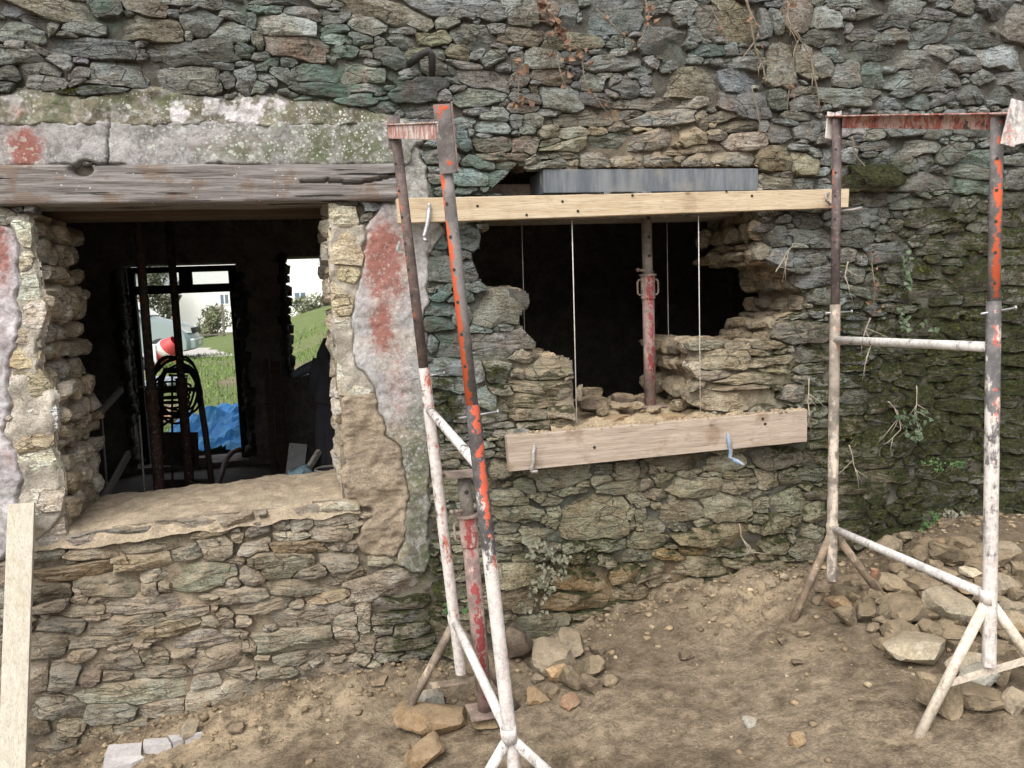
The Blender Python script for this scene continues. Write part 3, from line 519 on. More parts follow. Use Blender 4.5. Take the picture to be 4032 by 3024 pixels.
# ------------------------------------------------------------------ pack the stones: every cell of the wall belongs to the nearest ellipse
dmin = np.full((NZ, NX), 9.0); lab = np.full((NZ, NX), -1, np.int32)
seeds = []
PW = 2.7
def claim(cx, cz, a, b, th, sh=0.0, tp=0.0, pw=2.7):
    R = max(a, b)*1.5
    i0 = max(int((cx-R-X0)/CELL), 0); i1 = min(int((cx+R-X0)/CELL)+1, NX); j0 = max(int((cz-R-Z0)/CELL), 0); j1 = min(int((cz+R-Z0)/CELL)+1, NZ)
    if i1 <= i0 or j1 <= j0: return None
    dx = WX[j0:j1, i0:i1]-cx; dz = WZ[j0:j1, i0:i1]-cz; c, s = cos(th), sin(th)
    u = (dx*c+dz*s)/a; v = (-dx*s+dz*c)/b; u, v = u+sh*v, v*(1+tp*np.clip(u, -1.3, 1.3))
    return (slice(j0, j1), slice(i0, i1)), (np.abs(u)**pw+np.abs(v)**pw)**(1/pw)
for (ox, oy, k), txt in STONES:
    for ln in txt.replace('\n', '').split(';'):
        q = ln.split()
        if len(q) < 5: continue
        x, y, w, h, an = map(float, q[:5]); ti = q[5] if len(q) > 5 else ''
        px, py = ox+x/k, oy+y/k
        c = wxz(px, py); ca, sa = cos(radians(an)), sin(radians(an))
        e = wxz(px+ca*w/k/2, py+sa*w/k/2); g = wxz(px-sa*h/k/2, py+ca*h/k/2)
        a = math.hypot(e[0]-c[0], e[1]-c[1]); b = math.hypot(g[0]-c[0], g[1]-c[1]); th = math.atan2(e[1]-c[1], e[0]-c[0])
        # skip a stone that two overlapping views both listed
        if any((abs(c[0]-s[0]) < 0.35*min(a, s[2]) and abs(c[1]-s[1]) < 0.5*min(b, s[3]) and 0.5 < (a*b)/(s[2]*s[3]) < 2.0) for s in seeds): continue
        r = claim(c[0], c[1], a, b, th, rng.uniform(-.2, .2), rng.uniform(-.24, .24), rng.uniform(2.6, 6))
        if r is None: continue
        sl, d = r; sid = len(seeds); seeds.append((c[0], c[1], a, b, th, ti))
        dd = d+rng.uniform(-.03, .03); up_ = (dd < dmin[sl]) & (dd < 1.27)
        dmin[sl][up_] = dd[up_]; lab[sl][up_] = sid
n_traced = len(seeds)
free = (lab < 0) & ~blocked
for w, h, tries in ((.20,.085,1100),(.14,.06,1500),(.095,.045,2200),(.06,.03,3200),(.036,.02,3500)):
    jj, ii = np.nonzero(free); 
    if len(jj) == 0: break
    for t_ in range(tries):
        k = rng.integers(len(jj)); j, i = jj[k], ii[k]
        if not free[j, i]: continue
        a = w*rng.uniform(.35, .65); b = h*rng.uniform(.35, .62); th = rng.normal(0, .12)
        r = claim(gx[i], gz[j], a, b, th, rng.uniform(-.35, .35), rng.uniform(-.3, .3), rng.uniform(2.2, 5))
        if r is None: continue
        sl, d = r; inside = d < 1.0
        if inside.sum() < 6 or free[sl][inside].mean() < 0.8: continue
        sid = len(seeds); seeds.append((gx[i], gz[j], a, b, th, ''))
        up_ = (d < 1.3) & free[sl] & (d < dmin[sl]); dmin[sl][up_] = d[up_]; lab[sl][up_] = sid; free[sl][up_] = False
lab2 = lab.copy(); lab2[blocked] = -2
def labat(x, z):
    i = np.clip(((x-X0)/CELL).astype(int), 0, NX-1); j = np.clip(((z-Z0)/CELL).astype(int), 0, NZ-1); return lab2[j, i]

# area and centroid of each cell
flat = lab2.ravel(); ok = flat >= 0
cnt = np.bincount(flat[ok], minlength=len(seeds)); sxm = np.bincount(flat[ok], GX.ravel()[ok], len(seeds)); szm = np.bincount(flat[ok], GZ.ravel()[ok], len(seeds))

def stone_mesh(sid, seed):
    cx0, cz0, a, b, th, ti = seeds[sid]
    if cnt[sid] < 14: return None
    cx, cz = sxm[sid]/cnt[sid], szm[sid]/cnt[sid]
    if labat(np.array([cx]), np.array([cz]))[0] != sid:
        if labat(np.array([cx0]), np.array([cz0]))[0] == sid: cx, cz = cx0, cz0
        else: return None
    area = cnt[sid]*CELL*CELL
    n = int(np.clip(10+area**.5*140, 12, 44))
    t = np.arange(n)*2*pi/n; c, s = cos(th), sin(th)
    ex, ez = np.cos(t)*a, np.sin(t)*b; dx, dz = ex*c-ez*s, ex*s+ez*c; L = np.hypot(dx, dz); dx /= L; dz /= L
    rr = np.arange(0, 1.5*a+.03, .0035)
    px = cx+dx[:, None]*rr; pz = cz+dz[:, None]*rr
    bad = labat(px, pz) != sid; first = np.where(bad.any(1), bad.argmax(1), len(rr)-1); R = rr[first]
    R = np.maximum(R, .006); R = .9*R+.05*np.roll(R, 1)+.05*np.roll(R, -1)
    r_ = random.Random(sid*31+5)
    pt = float(pointed(cx, cz)); gap = (.0006+.0022*r_.random())*(1+.4*pt)
    R = np.maximum(R-gap, .45*R)
    # break the outline into straight edges with corners
    ox_, oz_ = dx*R, dz*R; keep_ = [int(np.argmax(R))]; tol = .0035+.05*min(b, float(np.median(R)))
    def dp(i, j):
        L_ = (j-i) % n
        if L_ < 2: return []
        ii = [(i+q_) % n for q_ in range(1, L_)]; ax, az = ox_[i], oz_[i]; bx, bz = ox_[j]-ax, oz_[j]-az; l_ = math.hypot(bx, bz)+1e-9
        dd = [abs((ox_[q_]-ax)*bz-(oz_[q_]-az)*bx)/l_ for q_ in ii]; m_ = int(np.argmax(dd))
        return dp(i, ii[m_])+[ii[m_]]+dp(ii[m_], j) if dd[m_] > tol else []
    i0_ = keep_[0]; i1_ = (i0_+n//2) % n; idx_ = [i0_]+dp(i0_, i1_)+[i1_]+dp(i1_, i0_); Rn = R.copy()
    for q_ in range(len(idx_)):
        i_, j_ = idx_[q_], idx_[(q_+1) % len(idx_)]; L_ = (j_-i_) % n
        for s_ in range(1, L_):
            m_ = (i_+s_) % n; ax, az, bx, bz = ox_[i_], oz_[i_], ox_[j_]-ox_[i_], oz_[j_]-oz_[i_]; den = dx[m_]*bz-dz[m_]*bx
            if abs(den) > 1e-9:
                q2_ = (ax*bz-az*bx)/den
                if .6*R[m_] < q2_ < 1.25*R[m_]: Rn[m_] = q2_
    R = .85*Rn+.15*R
    hm = max(.012, min(np.median(R), b))
    # face: own depth, a few flat facets, and broken ridges along the bedding
    y0 = -r_.uniform(.002, .026)-.03*hm; dome = r_.uniform(.0, .06)*hm
    fac = [(r_.gauss(0, .06), r_.gauss(.06, .12), 0.0)]+[(r_.gauss(0, .24), r_.gauss(.08, .32), -r_.uniform(.0, .35)*hm) for _ in range(3)]
    amp = .005+.036*hm; ph = r_.uniform(0, 50); crisp = r_.random(); cb, sb = cos(th), sin(th)
    ins = [0.0, .0016+.045*hm*(1-crisp*.8), .005+.20*hm]
    rings = [(R*.90, None)]
    for q in ins: rings.append((R-np.minimum(q, .38*R), q))
    r3 = rings[-1][0]
    for f_ in ((.80, .60, .40, .18) if n > 22 else (.72, .44, .18) if n > 15 else (.55, .2)): rings.append((r3*f_, 9))
    V = []
    def face(x, z, f):
        X_, Z_ = x-cx, z-cz; u = X_*cb+Z_*sb; v = -X_*sb+Z_*cb
        y = max(p_[0]*X_+p_[1]*Z_+p_[2] for p_ in fac)
        y = y0+y-dome*(1-f*f)
        rid = nz(u*7+ph, v*42, ph*2); rid2 = nz(u*22, v*95, ph+31)
        return y-amp*.75*fbm(x*9+ph, z*12, ph, 2)-amp*.75*(1-2*abs(rid))*.8-.0042*rid2-.0045*nz(x*60, z*80, ph)-.003*nz(x*130, z*150, ph+7)
    for k, (q, inset) in enumerate(rings):
        for m in range(n):
            x = cx+dx[m]*q[m]; z = cz+dz[m]*q[m]
            if k == 0: V.append((x, .075, z)); continue
            x += .0035*nz(x*60, z*60, ph+3)*(1 if k > 1 else 1.7); z += .0035*nz(x*60, z*60, ph+9)*(1 if k > 1 else 1.7)
            y = face(x, z, q[m]/R[m])
            if k == 1: y = max(y, -.05)*.35+.014
            elif k == 2: y = y*.94+.001
            V.append((x, min(y, .03), z))
    V.append((cx, face(cx, cz, 0), cz))
    F = []; K = len(rings)
    for k in range(K-1):
        for m in range(n):
            m2 = (m+1) % n; F.append((k*n+m, k*n+m2, (k+1)*n+m2, (k+1)*n+m))
    for m in range(n): F.append(((K-1)*n+m, (K-1)*n+(m+1) % n, len(V)-1))
    bc = basecol(cx, cz)*np.array(TINT[ti])*math.exp(r_.gauss(0, .17))
    bc = bc*np.array([1+r_.gauss(0, .035), 1, 1+r_.gauss(0, .045)])
    ea = float(field(EARTHY, cx, cz)); bc = bc*(1-.7*ea)+np.array([.21,.15,.088])*.7*ea
    V = np.array(V)
    msk = np.stack([field(MOSS, V[:,0], V[:,2]), field(ALGAE, V[:,0], V[:,2]), field(DUST, V[:,0], V[:,2])], 1)
    return V, F, np.tile(np.append(np.clip(bc, .015, .7), r_.random()), (len(V), 1)), msk, area

house = root('stone_house', (-2.0, 0.0, -0.3), 'old rubble stone house under repair with a gutted window and a ragged breach', 'house')
HB = base_of(house)

# mortar bed behind the stones with the two openings cut out of it
def cellgrid(xs, zs, keep, yfun, colfun, name, mat, parent, extra=None):
    nx, nzz = len(xs), len(zs); XX, ZZ = np.meshgrid(xs, zs); Y = yfun(XX, ZZ)
    cxm = (XX[:-1, :-1]+XX[1:, 1:])/2; czm = (ZZ[:-1, :-1]+ZZ[1:, 1:])/2; kp = keep(cxm, czm)
    idx = np.arange(nx*nzz).reshape(nzz, nx); q = np.stack([idx[:-1, :-1], idx[:-1, 1:], idx[1:, 1:], idx[1:, :-1]], -1)[kp]
    used = np.zeros(nx*nzz, bool); used[q.ravel()] = True; re = np.cumsum(used)-1
    V = np.stack([XX.ravel(), Y.ravel(), ZZ.ravel()], 1)[used]; q = re[q]
    col, msk = colfun(V[:, 0], V[:, 2])
    return mesh(name, V, q.tolist(), mat, parent, True, base_of(parent) if parent else None, {'col': col, 'mask': msk})
_VN = {}
def vnoise(x, z, step, seed):
    if seed not in _VN: _VN[seed] = np.random.default_rng(seed).uniform(-1, 1, (256, 256))
    g = _VN[seed]; fx = np.asarray(x)/step+1000.3; fz = np.asarray(z)/step+1000.7
    ix = np.floor(fx).astype(int); iz = np.floor(fz).astype(int); tx = fx-ix; tz = fz-iz; tx = tx*tx*(3-2*tx); tz = tz*tz*(3-2*tz)
    G_ = lambda i, j: g[j % 256, i % 256]
    return (G_(ix, iz)*(1-tx)+G_(ix+1, iz)*tx)*(1-tz)+(G_(ix, iz+1)*(1-tx)+G_(ix+1, iz+1)*tx)*tz
def masks(x, z): return np.stack([field(MOSS, x, z), field(ALGAE, x, z), field(DUST, x, z)], 1)
def mort_y(x, z):
    p = pointed(x, z); return (.017*(1-p)+.017*p)+vnoise(x, z, .05, 5)*.010+vnoise(x, z, .018, 6)*.005
def mort_col(x, z):
    p = pointed(x, z)[:, None]*np.ones((1, 3)); d = field(DUST, x, z)[:, None]
    c = np.array([.125,.116,.098])*(1-p)+np.array([.36,.295,.21])*p
    e = field(EARTHY, x, z)[:, None]; c = c*(1-e)+np.array([.20,.14,.08])*e
    return c, masks(x, z)
xs = np.concatenate([np.arange(-3.6, -2.3, .05), np.arange(-2.3, 4.4, .0125), np.arange(4.4, 6.4, .05)]); zs = np.concatenate([np.arange(-.6, -.25, .05), np.arange(-.25, 3.5, .0125), np.arange(3.5, 4.3, .05)])
W_in = (WINDOW-WINDOW.mean(0)); 
front = cellgrid(xs, zs, lambda x, z: ~(inpoly(WINDOW, x, z) | inpoly(BREACH, x, z)), mort_y, mort_col, 'front_wall', M['mortar'], house)
tag(front, kind='structure') if False else None

# stones: the 300 that show largest are objects of their own, the rest one mesh
ST = []
for sid in range(len(seeds)):
    r = stone_mesh(sid, sid)
    if r is not None: ST.append((sid,)+r)
def in_frame(V):
    c = V.mean(0); q = c-CAM; zz = q@fw; x = 2016+FPX*(q@rt)/zz; y = 1512-FPX*(q@up)/zz
    return 0 < x < 4032 and 0 < y < 3024
ST.sort(key=lambda s: -(s[5]*(1.0 if in_frame(s[1]) else 1e-4)))
REVEAL = 30                                     # stones of the reveals that are objects too
for s in ST[:300-REVEAL]:
    o = mesh('stone', s[1], s[2], M['stone'], front, True, HB, {'col': s[3], 'mask': s[4]}); o.data.set_sharp_from_angle(angle=radians(33))
def join(lst):
    V = []; F = []; C = []; K = []; n = 0
    for v, f, c, k in lst:
        V.append(v); F += [tuple(i+n for i in q) for q in f]; C.append(c); K.append(k); n += len(v)
    return np.vstack(V), F, np.vstack(C), np.vstack(K)
V, F, C_, K_ = join([s[1:5] for s in ST[300-REVEAL:]])
o = mesh('small_stones', V, F, M['stone'], front, True, HB, {'col': C_, 'mask': K_}); o['kind'] = 'stuff'; o.data.set_sharp_from_angle(angle=radians(33))

# ------------------------------------------------------------------ reveals: the rough thickness of the wall round both openings
THICK = 0.55
def resample(P, step):
    out = []; n = len(P)
    for i in range(n):
        a = P[i]; b = P[(i+1) % n]; L = np.hypot(*(b-a)); m = max(1, int(L/step))
        for k in range(m): out.append(a+(b-a)*k/m)
    return np.array(out)
def reveal(name, P, colr, rough, splay, nd=26, seed=3, keep=lambda c: True):
    Q = resample(P, .018); n = len(Q); ctr = P.mean(0)
    T = np.roll(Q, -1, 0)-np.roll(Q, 1, 0); T /= np.hypot(T[:,0], T[:,1])[:, None]+1e-9; Nn = np.stack([-T[:,1], T[:,0]], 1)
    s = np.sign(((ctr-Q)*Nn).sum()); Nn *= s       # towards the hole
    V = []; 
    for k in range(nd+1):
        y = .014+(THICK-.014)*k/nd
        for i in range(n):
            q = Q[i]; d = splay(q, y)+((rough*fbm(q[0]*6, y*7, q[1]*9+seed, 2)+.016*fbm(q[0]*22, y*22, q[1]*30+seed, 2))*min(1, k/2.0) if k else -.010)
            V.append((q[0]+Nn[i,0]*d, y+(.02*nz(q[0]*20, y*20, q[1]*20) if 0 < k < nd else 0), q[1]+Nn[i,1]*d))
    F = []
    for k in range(nd):
        for i in range(n):
            if keep(Q[i]): j = (i+1) % n; F.append((k*n+i, k*n+j, (k+1)*n+j, (k+1)*n+i))
    V = np.array(V); col = np.tile(np.array(colr), (len(V), 1)); msk = np.zeros((len(V), 3))
    return mesh(name, V, F, M['mortar'], front, True, HB, {'col': col, 'mask': msk})
reveal('window_reveal', WINDOW, (.40,.335,.25), .012, lambda q, y: 0.0 if q[1] < .95 else -.03*min(1, y*20), keep=lambda q: q[1] < 2.17)
reveal('breach_reveal', BREACH, (.30,.235,.16), .020, lambda q, y: -.035*min(1, y*20), seed=8, keep=lambda q: q[1] < 2.115 or q[0] < 1.02)

def rock_verts(size, seed, sub=2, cuts=9, rough=.10):
    """a broken stone: a ball cut by random planes, then roughened"""
    bm = bmesh.new(); bmesh.ops.create_icosphere(bm, subdivisions=sub, radius=1.0)
    V = np.array([v.co[:] for v in bm.verts]); F = [tuple(v.index for v in f.verts) for f in bm.faces]; bm.free()
    V = np.sign(V)*np.abs(V)**.62; r = np.random.default_rng(seed)
    for _ in range(cuts):
        nrm = r.normal(size=3); nrm /= np.linalg.norm(nrm); d = r.uniform(.55, .95); t = V@nrm-d; V -= np.where(t > 0, t, 0)[:, None]*nrm
    o = r.uniform(0, 90)
    V /= np.abs(V).max(0); nn = np.array([fbm(v[0]*1.9+o, v[1]*1.9, v[2]*1.9, 3) for v in V]); V *= (1+rough*nn)[:, None]
    V /= np.abs(V).max(0); 
    return V*np.asarray(size)/2, F
def rev_stone(x, y, z, w, h, d, seed, col, yaw=0.0):
    V, F = rock_verts((w, d, h), seed, 2, 11, .14)
    V = V+np.array([x, y, z]); m = masks(V[:,0], V[:,2])*np.array([.0, .0, 1.0]); m[:, 2] = .55
    r2 = np.random.default_rng(seed); return V, F, np.tile(np.append(np.array(col)*math.exp(r2.normal(0, .18)), r2.random()), (len(V), 1)), m
RS = []
k = 0
def line_reveal(P, zlo, zhi, col, tan_col, into=.30):
    global k
    ctr = P.mean(0); Q = resample(P, .012); T = np.roll(Q, -1, 0)-np.roll(Q, 1, 0); T /= np.hypot(T[:,0], T[:,1])[:, None]+1e-9; Nn = np.stack([-T[:,1], T[:,0]], 1)
    Nn *= np.sign(((ctr-Q)*Nn).sum()); i = 0; n = len(Q)
    while i < n:
        q = Q[i]; nn = Nn[i]; vert = abs(nn[0]) > .6; step = (rng.uniform(.055, .125) if P is WINDOW else rng.uniform(.06, .11)) if vert else rng.uniform(.08, .15)
        if zlo < q[1] < zhi and not (abs(nn[0]) < .6 and nn[1] < 0 and q[1] > 2.0):
            y = rng.uniform(.0, .04)
            while y < THICK-.02:
                d = rng.uniform(.08, .19); h = step*1.12 if vert else rng.uniform(.05, .08); w = (rng.uniform(.10, .15) if P is WINDOW else rng.uniform(.085, .12)) if vert else step*1.15
                o_ = rng.uniform(.14, .36) if P is WINDOW else rng.uniform(.30, .48); c = q-nn*np.array([w, h])*o_; mixc = rng.random()
                RS.append(rev_stone(c[0], y+d/2, c[1], w, h, d*1.08, 900+k, np.array(col)*(1-mixc)+np.array(tan_col)*mixc)); k += 1; y += d*.93
        i += max(3, int(step/.012))
line_reveal(WINDOW, .90, 2.20, (.50,.47,.42), (.43,.36,.26)); line_reveal(BREACH, 1.19, 2.16, (.24,.215,.165), (.36,.275,.18))
# rough stones that stand up on the floor of the breach, in the thickness of the wall
for i in range(26):
    x = rng.uniform(1.25, 1.95); RS.append(rev_stone(x, rng.uniform(.06, .5), 1.155+rng.uniform(-.01, .03), rng.uniform(.06,.16), rng.uniform(.03,.06), rng.uniform(.06,.14), 1500+i, (.36,.28,.185)))
RS.sort(key=lambda s: -np.prod(s[0].max(0)[[0,2]]-s[0].min(0)[[0,2]]))
for s in RS[:REVEAL]: mesh('stone', s[0], s[1], M['stone'], front, True, HB, {'col': s[2], 'mask': s[3]}).data.set_sharp_from_angle(angle=radians(30))
V, F, C_, K_ = join(RS[REVEAL:]); o = mesh('reveal_stones', V, F, M['stone'], front, True, HB, {'col': C_, 'mask': K_}); o['kind'] = 'stuff'; o.data.set_sharp_from_angle(angle=radians(30))
# the breach floor: crumbly mortar bed between the lower plank and the room
def bedgrid(name, x0, x1, y0, y1, zf, col, step=.012, mat=None, parent=None):
    xs_ = np.arange(x0, x1+step, step); ys_ = np.arange(y0, y1+step, step); XX, YY = np.meshgrid(xs_, ys_); ZZ = zf(XX, YY)
    idx = np.arange(XX.size).reshape(XX.shape); q = np.stack([idx[:-1,:-1], idx[:-1,1:], idx[1:,1:], idx[1:,:-1]], -1).reshape(-1, 4)
    V = np.stack([XX.ravel(), YY.ravel(), ZZ.ravel()], 1); c = np.tile(np.array(col), (len(V), 1))
    return mesh(name, V, q.tolist(), mat or M['mortar'], parent, True, HB if parent is not None else None, {'col': c, 'mask': np.zeros((len(V), 3))})
bedgrid('breach_ledge', 1.05, 2.05, -.05, .58, lambda x, y: 1.125-.06*sm(-.02, -.05, y)+.02*vnoise(x, y, .09, 21)+.014*vnoise(x, y, .035, 22)+.008*vnoise(x, y, .016, 23)+.03*sm(.1, .5, y), (.42,.33,.215), .011, None, front)
wz = lambda x: np.interp(x, [-1.15, .1], [.835, .872])
bedgrid('window_sill', -1.22, .13, -.03, .60, lambda x, y: wz(x)+.012*vnoise(x, y, .12, 31)+.005*vnoise(x, y, .03, 32)+.018*sm(0, .5, y)-.010*sm(.10, .02, y)-(.055+.02*vnoise(x, x*0, .09, 33))*sm(.02+.012*vnoise(x, x*0, .06, 34), -.03, y), (.43,.35,.25), .012, None, front)
# ------------------------------------------------------------------ render, mortar patches, old lintel
def boxblur(a, r):
    a = a.astype(float)
    for ax in (0, 1):
        c = np.cumsum(a, ax); z = np.take(c, [0], ax)*0; c = np.concatenate([z, c], ax); n = a.shape[ax]
        lo = np.clip(np.arange(n)-r, 0, n); hi = np.clip(np.arange(n)+r+1, 0, n)
        a = (np.take(c, hi, ax)-np.take(c, lo, ax))/(2*r+1)
    return a
RAGX = gridnoise(.035, .006, 201)+gridnoise(.014, .007, 202); RAGZ = gridnoise(.035, .006, 203)+gridnoise(.014, .007, 204); CHIP = gridnoise(.03, .02, 205)+gridnoise(.012, .008, 206)
def patch(name, P, yf, colf, maskf, mat, parent, er=1):
    er = min(er, 1)
    m = inpoly(P, WX+RAGX, WZ+RAGZ); b = boxblur(boxblur(m, er), er)
    j0, j1 = np.nonzero(m.any(1))[0][[0, -1]]; i0, i1 = np.nonzero(m.any(0))[0][[0, -1]]
    j0 = max(j0-3, 0); j1 = min(j1+4, NZ); i0 = max(i0-3, 0); i1 = min(i1+4, NX)
    bb = b[j0:j1, i0:i1]; X = GX[j0:j1, i0:i1]; Z = GZ[j0:j1, i0:i1]
    Y = .012+(yf(X, Z)-.012)*sm(.25, .75, bb)
    idx = np.arange(X.size).reshape(X.shape); kp = (bb[:-1, :-1] > .16)
    q = np.stack([idx[:-1,:-1], idx[:-1,1:], idx[1:,1:], idx[1:,:-1]], -1)[kp]
    used = np.zeros(X.size, bool); used[q.ravel()] = True; re = np.cumsum(used)-1
    V = np.stack([X.ravel(), Y.ravel(), Z.ravel()], 1)[used]; col = colf(V[:,0], V[:,2]); msk = maskf(V[:,0], V[:,2])
    return mesh(name, V, re[q].tolist(), mat, parent, True, HB, {'col': np.clip(col, 0, 1), 'mask': np.clip(msk, 0, 1)})
def cst(*c): return lambda x, z: np.tile(np.array(c), (len(x), 1))
def F3(r, g, b):
    R_, G_, B_ = blobs(r), blobs(g), blobs(b)
    return lambda x, z: np.stack([field(R_, x, z), field(G_, x, z), field(B_, x, z)], 1)
ck = [wxz(430, 430), wxz(437, 500), wxz(428, 560), wxz(432, 610), wxz(430, 670)]
def crack(x, z): 
    cx = np.interp(z, [p[1] for p in ck[::-1]], [p[0] for p in ck[::-1]]); return (np.abs(x-cx) < .0045) & (z < ck[0][1])
def band_y(x, z): return -.030+.0022*vnoise(x, z, .05, 41)+.012*crack(x, z)
GREY = np.array([.315,.30,.292])
def band_c(x, z):
    g = blobs([(1350,560,330,160,1),(1000,620,150,80,.6)]); k = field(g, x, z)[:, None]
    c = GREY*(1-.55*k)+np.array([.20,.205,.165])*.55*k
    c = c*(1+.18*vnoise(x, z, .09, 44)[:, None]); c[crack(x, z)] *= .12; return c
patch('render_band', BAND, band_y, band_c, F3([(110,590,75,85,1.0),(900,560,200,70,.30),(1150,600,120,70,.18)], [(1350,580,330,120,1.0),(1000,610,200,70,.8),(600,500,300,40,.5)], [(950,540,420,120,.95),(1380,560,280,120,1.0),(500,600,300,70,.7),(100,600,180,70,.6)]), M['render'], front, 1)
WHITE = blobs([(925,430,150,62,1.0),(705,440,38,48,1.0),(80,430,65,70,.8),(30,520,50,60,.5)])
def ledge_c(x, z):
    w = sm(.42, .56, field(WHITE, x, z)*.8+.35*vnoise(x, z, .07, 145)+.3*vnoise(x, z, .03, 45)+.25*vnoise(x, z, .014, 46))[:, None]
    c = np.array([.155,.138,.098])*(1+.3*vnoise(x, z, .11, 47)[:, None]); return c*(1-w)+np.array([.60,.56,.57])*w
patch('weathered_ledge', LEDGE, lambda x, z: np.interp(z, [2.5, 2.62], [-.038, -.004])+.010*vnoise(x, z, .07, 42)+.006*vnoise(x, z, .025, 43)+.012*crack(x, z), ledge_c,
      F3([(80,440,40,40,.6),(800,440,60,40,.3)], [(250,430,220,90,1.0),(620,400,300,80,.75),(1350,440,260,90,.9)], [(950,420,420,80,.8),(1400,450,250,80,1.0),(480,390,150,50,.9),(90,390,70,90,.9)]), M['render'], front, 3)
patch('jamb_render', NECK, lambda x, z: -.012+.008*vnoise(x, z, .06, 48)+.005*vnoise(x, z, .02, 49), lambda x, z: np.array([.36,.35,.325])*(1+.25*vnoise(x, z, .06, 50)[:, None]), F3([], [(1690,600,80,150,.6)], [(1620,650,100,200,.6)]), M['render'], front, 2)
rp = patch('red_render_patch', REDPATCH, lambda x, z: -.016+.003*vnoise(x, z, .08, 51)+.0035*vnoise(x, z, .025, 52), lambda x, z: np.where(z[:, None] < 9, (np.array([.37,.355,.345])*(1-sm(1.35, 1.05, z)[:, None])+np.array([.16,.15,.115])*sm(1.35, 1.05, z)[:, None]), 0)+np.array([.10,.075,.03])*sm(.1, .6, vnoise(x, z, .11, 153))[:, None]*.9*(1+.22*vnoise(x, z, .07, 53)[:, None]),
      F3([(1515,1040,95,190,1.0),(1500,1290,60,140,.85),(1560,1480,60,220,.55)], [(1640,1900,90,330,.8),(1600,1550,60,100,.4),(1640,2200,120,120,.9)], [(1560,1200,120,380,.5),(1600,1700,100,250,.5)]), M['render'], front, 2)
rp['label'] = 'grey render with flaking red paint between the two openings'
patch('left_render', LEFTPATCH, lambda x, z: -.016+.004*vnoise(x, z, .07, 54)+.004*vnoise(x, z, .02, 55), lambda x, z: np.array([.46,.43,.44])*(1+.2*vnoise(x, z, .06, 56)[:, None]), F3([(15,1000,50,170,.7),(10,1300,40,120,.4),(30,1800,50,60,.5)], [(10,2000,90,100,.5)], [(20,1700,60,300,.4)]), M['render'], front, 2)
patch('mortar_patch', MORTARPATCH, lambda x, z: -.020+.014*vnoise(x, z, .10, 57)+.006*vnoise(x, z, .03, 58)+.004*vnoise(x, z*3, .03, 59), lambda x, z: np.array([.375,.305,.222])*(1+.12*vnoise(x, z, .12, 60)[:, None]), lambda x, z: np.zeros((len(x), 3)), M['mortar'], front, 4)

JM = lambda x, z: np.array([.50,.455,.38])*(1+.18*vnoise(x, z, .08, 160)[:, None])
for P_, nm in ((poly([(20,860),(120,850),(120,950),(150,1090),(180,1230),(155,1320),(150,1450),(215,1560),(225,1660),(205,1760),(235,1880),(230,2060),(120,2140),(60,2050),(95,1900),(60,1800),(25,1690),(45,1600),(60,1400),(95,1250),(66,1150),(80,1000),(60,905)]), 'jamb_mortar'), (poly([(1300,870),(1440,880),(1415,1100),(1390,1280),(1410,1440),(1480,1550),(1345,1560),(1330,1490),(1315,1290),(1303,1100)]), 'jamb_mortar')):
    patch(nm, P_, lambda x, z: -.012+.020*vnoise(x, z, .085, 161)+.006*vnoise(x, z, .03, 162), JM, lambda x, z: np.zeros((len(x), 3)), M['mortar'], front, 1)
zb, zt = wxz(600, 808)[1], wxz(600, 655)[1]; xr = wxz(1560, 730)[0]
ctop = [wxz(1180, 720), wxz(1290, 716), wxz(1400, 728), wxz(1480, 712), wxz(1562, 694)]
tx_ = np.arange(-2.6, xr+.001, .010); tz_ = np.linspace(zb, zt, 24); TX, TZ = np.meshgrid(tx_, tz_)
e = np.minimum((TZ-zb)/(zt-zb), 1-(TZ-zb)/(zt-zb)); cz_ = np.interp(TX, [p[0] for p in ctop], [p[1] for p in ctop])
TY = -.048+.004*vnoise(TX*.08, TZ, .012, 61)+.005*vnoise(TX, TZ, .3, 62)+.012*sm(.05, 0, e)+.035*((np.abs(TZ-cz_) < .007) & (TX > ctop[0][0]))
nt = wxz(330, 672); TY = TY+.075*sm(1.0, .5, np.hypot((TX-nt[0])/.055, (TZ-nt[1])/.035))
TZ2 = TZ+.004*vnoise(TX, TZ*0, .2, 63)*(np.abs(TZ-zb-(zt-zb)/2)/(zt-zb)*2)**4
idx = np.arange(TX.size).reshape(TX.shape); q = np.stack([idx[:-1,:-1], idx[:-1,1:], idx[1:,1:], idx[1:,:-1]], -1).reshape(-1, 4).tolist()
V = np.stack([TX.ravel(), TY.ravel(), TZ2.ravel()], 1)
nn = len(V); nxr = len(tx_)
back = []; F2 = []
loop = list(idx[0, :])+list(idx[1:, -1])+list(idx[-1, :-1][::-1])+list(idx[1:-1, 0][::-1])
for i in loop: back.append((V[i, 0], .20, V[i, 2]))
for i in range(len(loop)): j = (i+1) % len(loop); F2.append((int(loop[j]), int(loop[i]), nn+i, nn+j))
mesh('oak_lintel', np.vstack([V, back]), q+F2, M['oak'], house, True, HB)
b = MB(); b.box((-1.75, .205, zb+.012), (xr+.05, .37, zt-.01)); b.box((-1.75, .375, zb-.012), (xr+.05, .56, zt-.02)); 
bev(b.build('inner_lintel', M['dark_wood'], house), .006)
b = MB(); b.box((.75, .245, 2.125), (2.75, .56, 2.30)); bev(b.build('inner_lintel', M['room_stone'], house), .006)
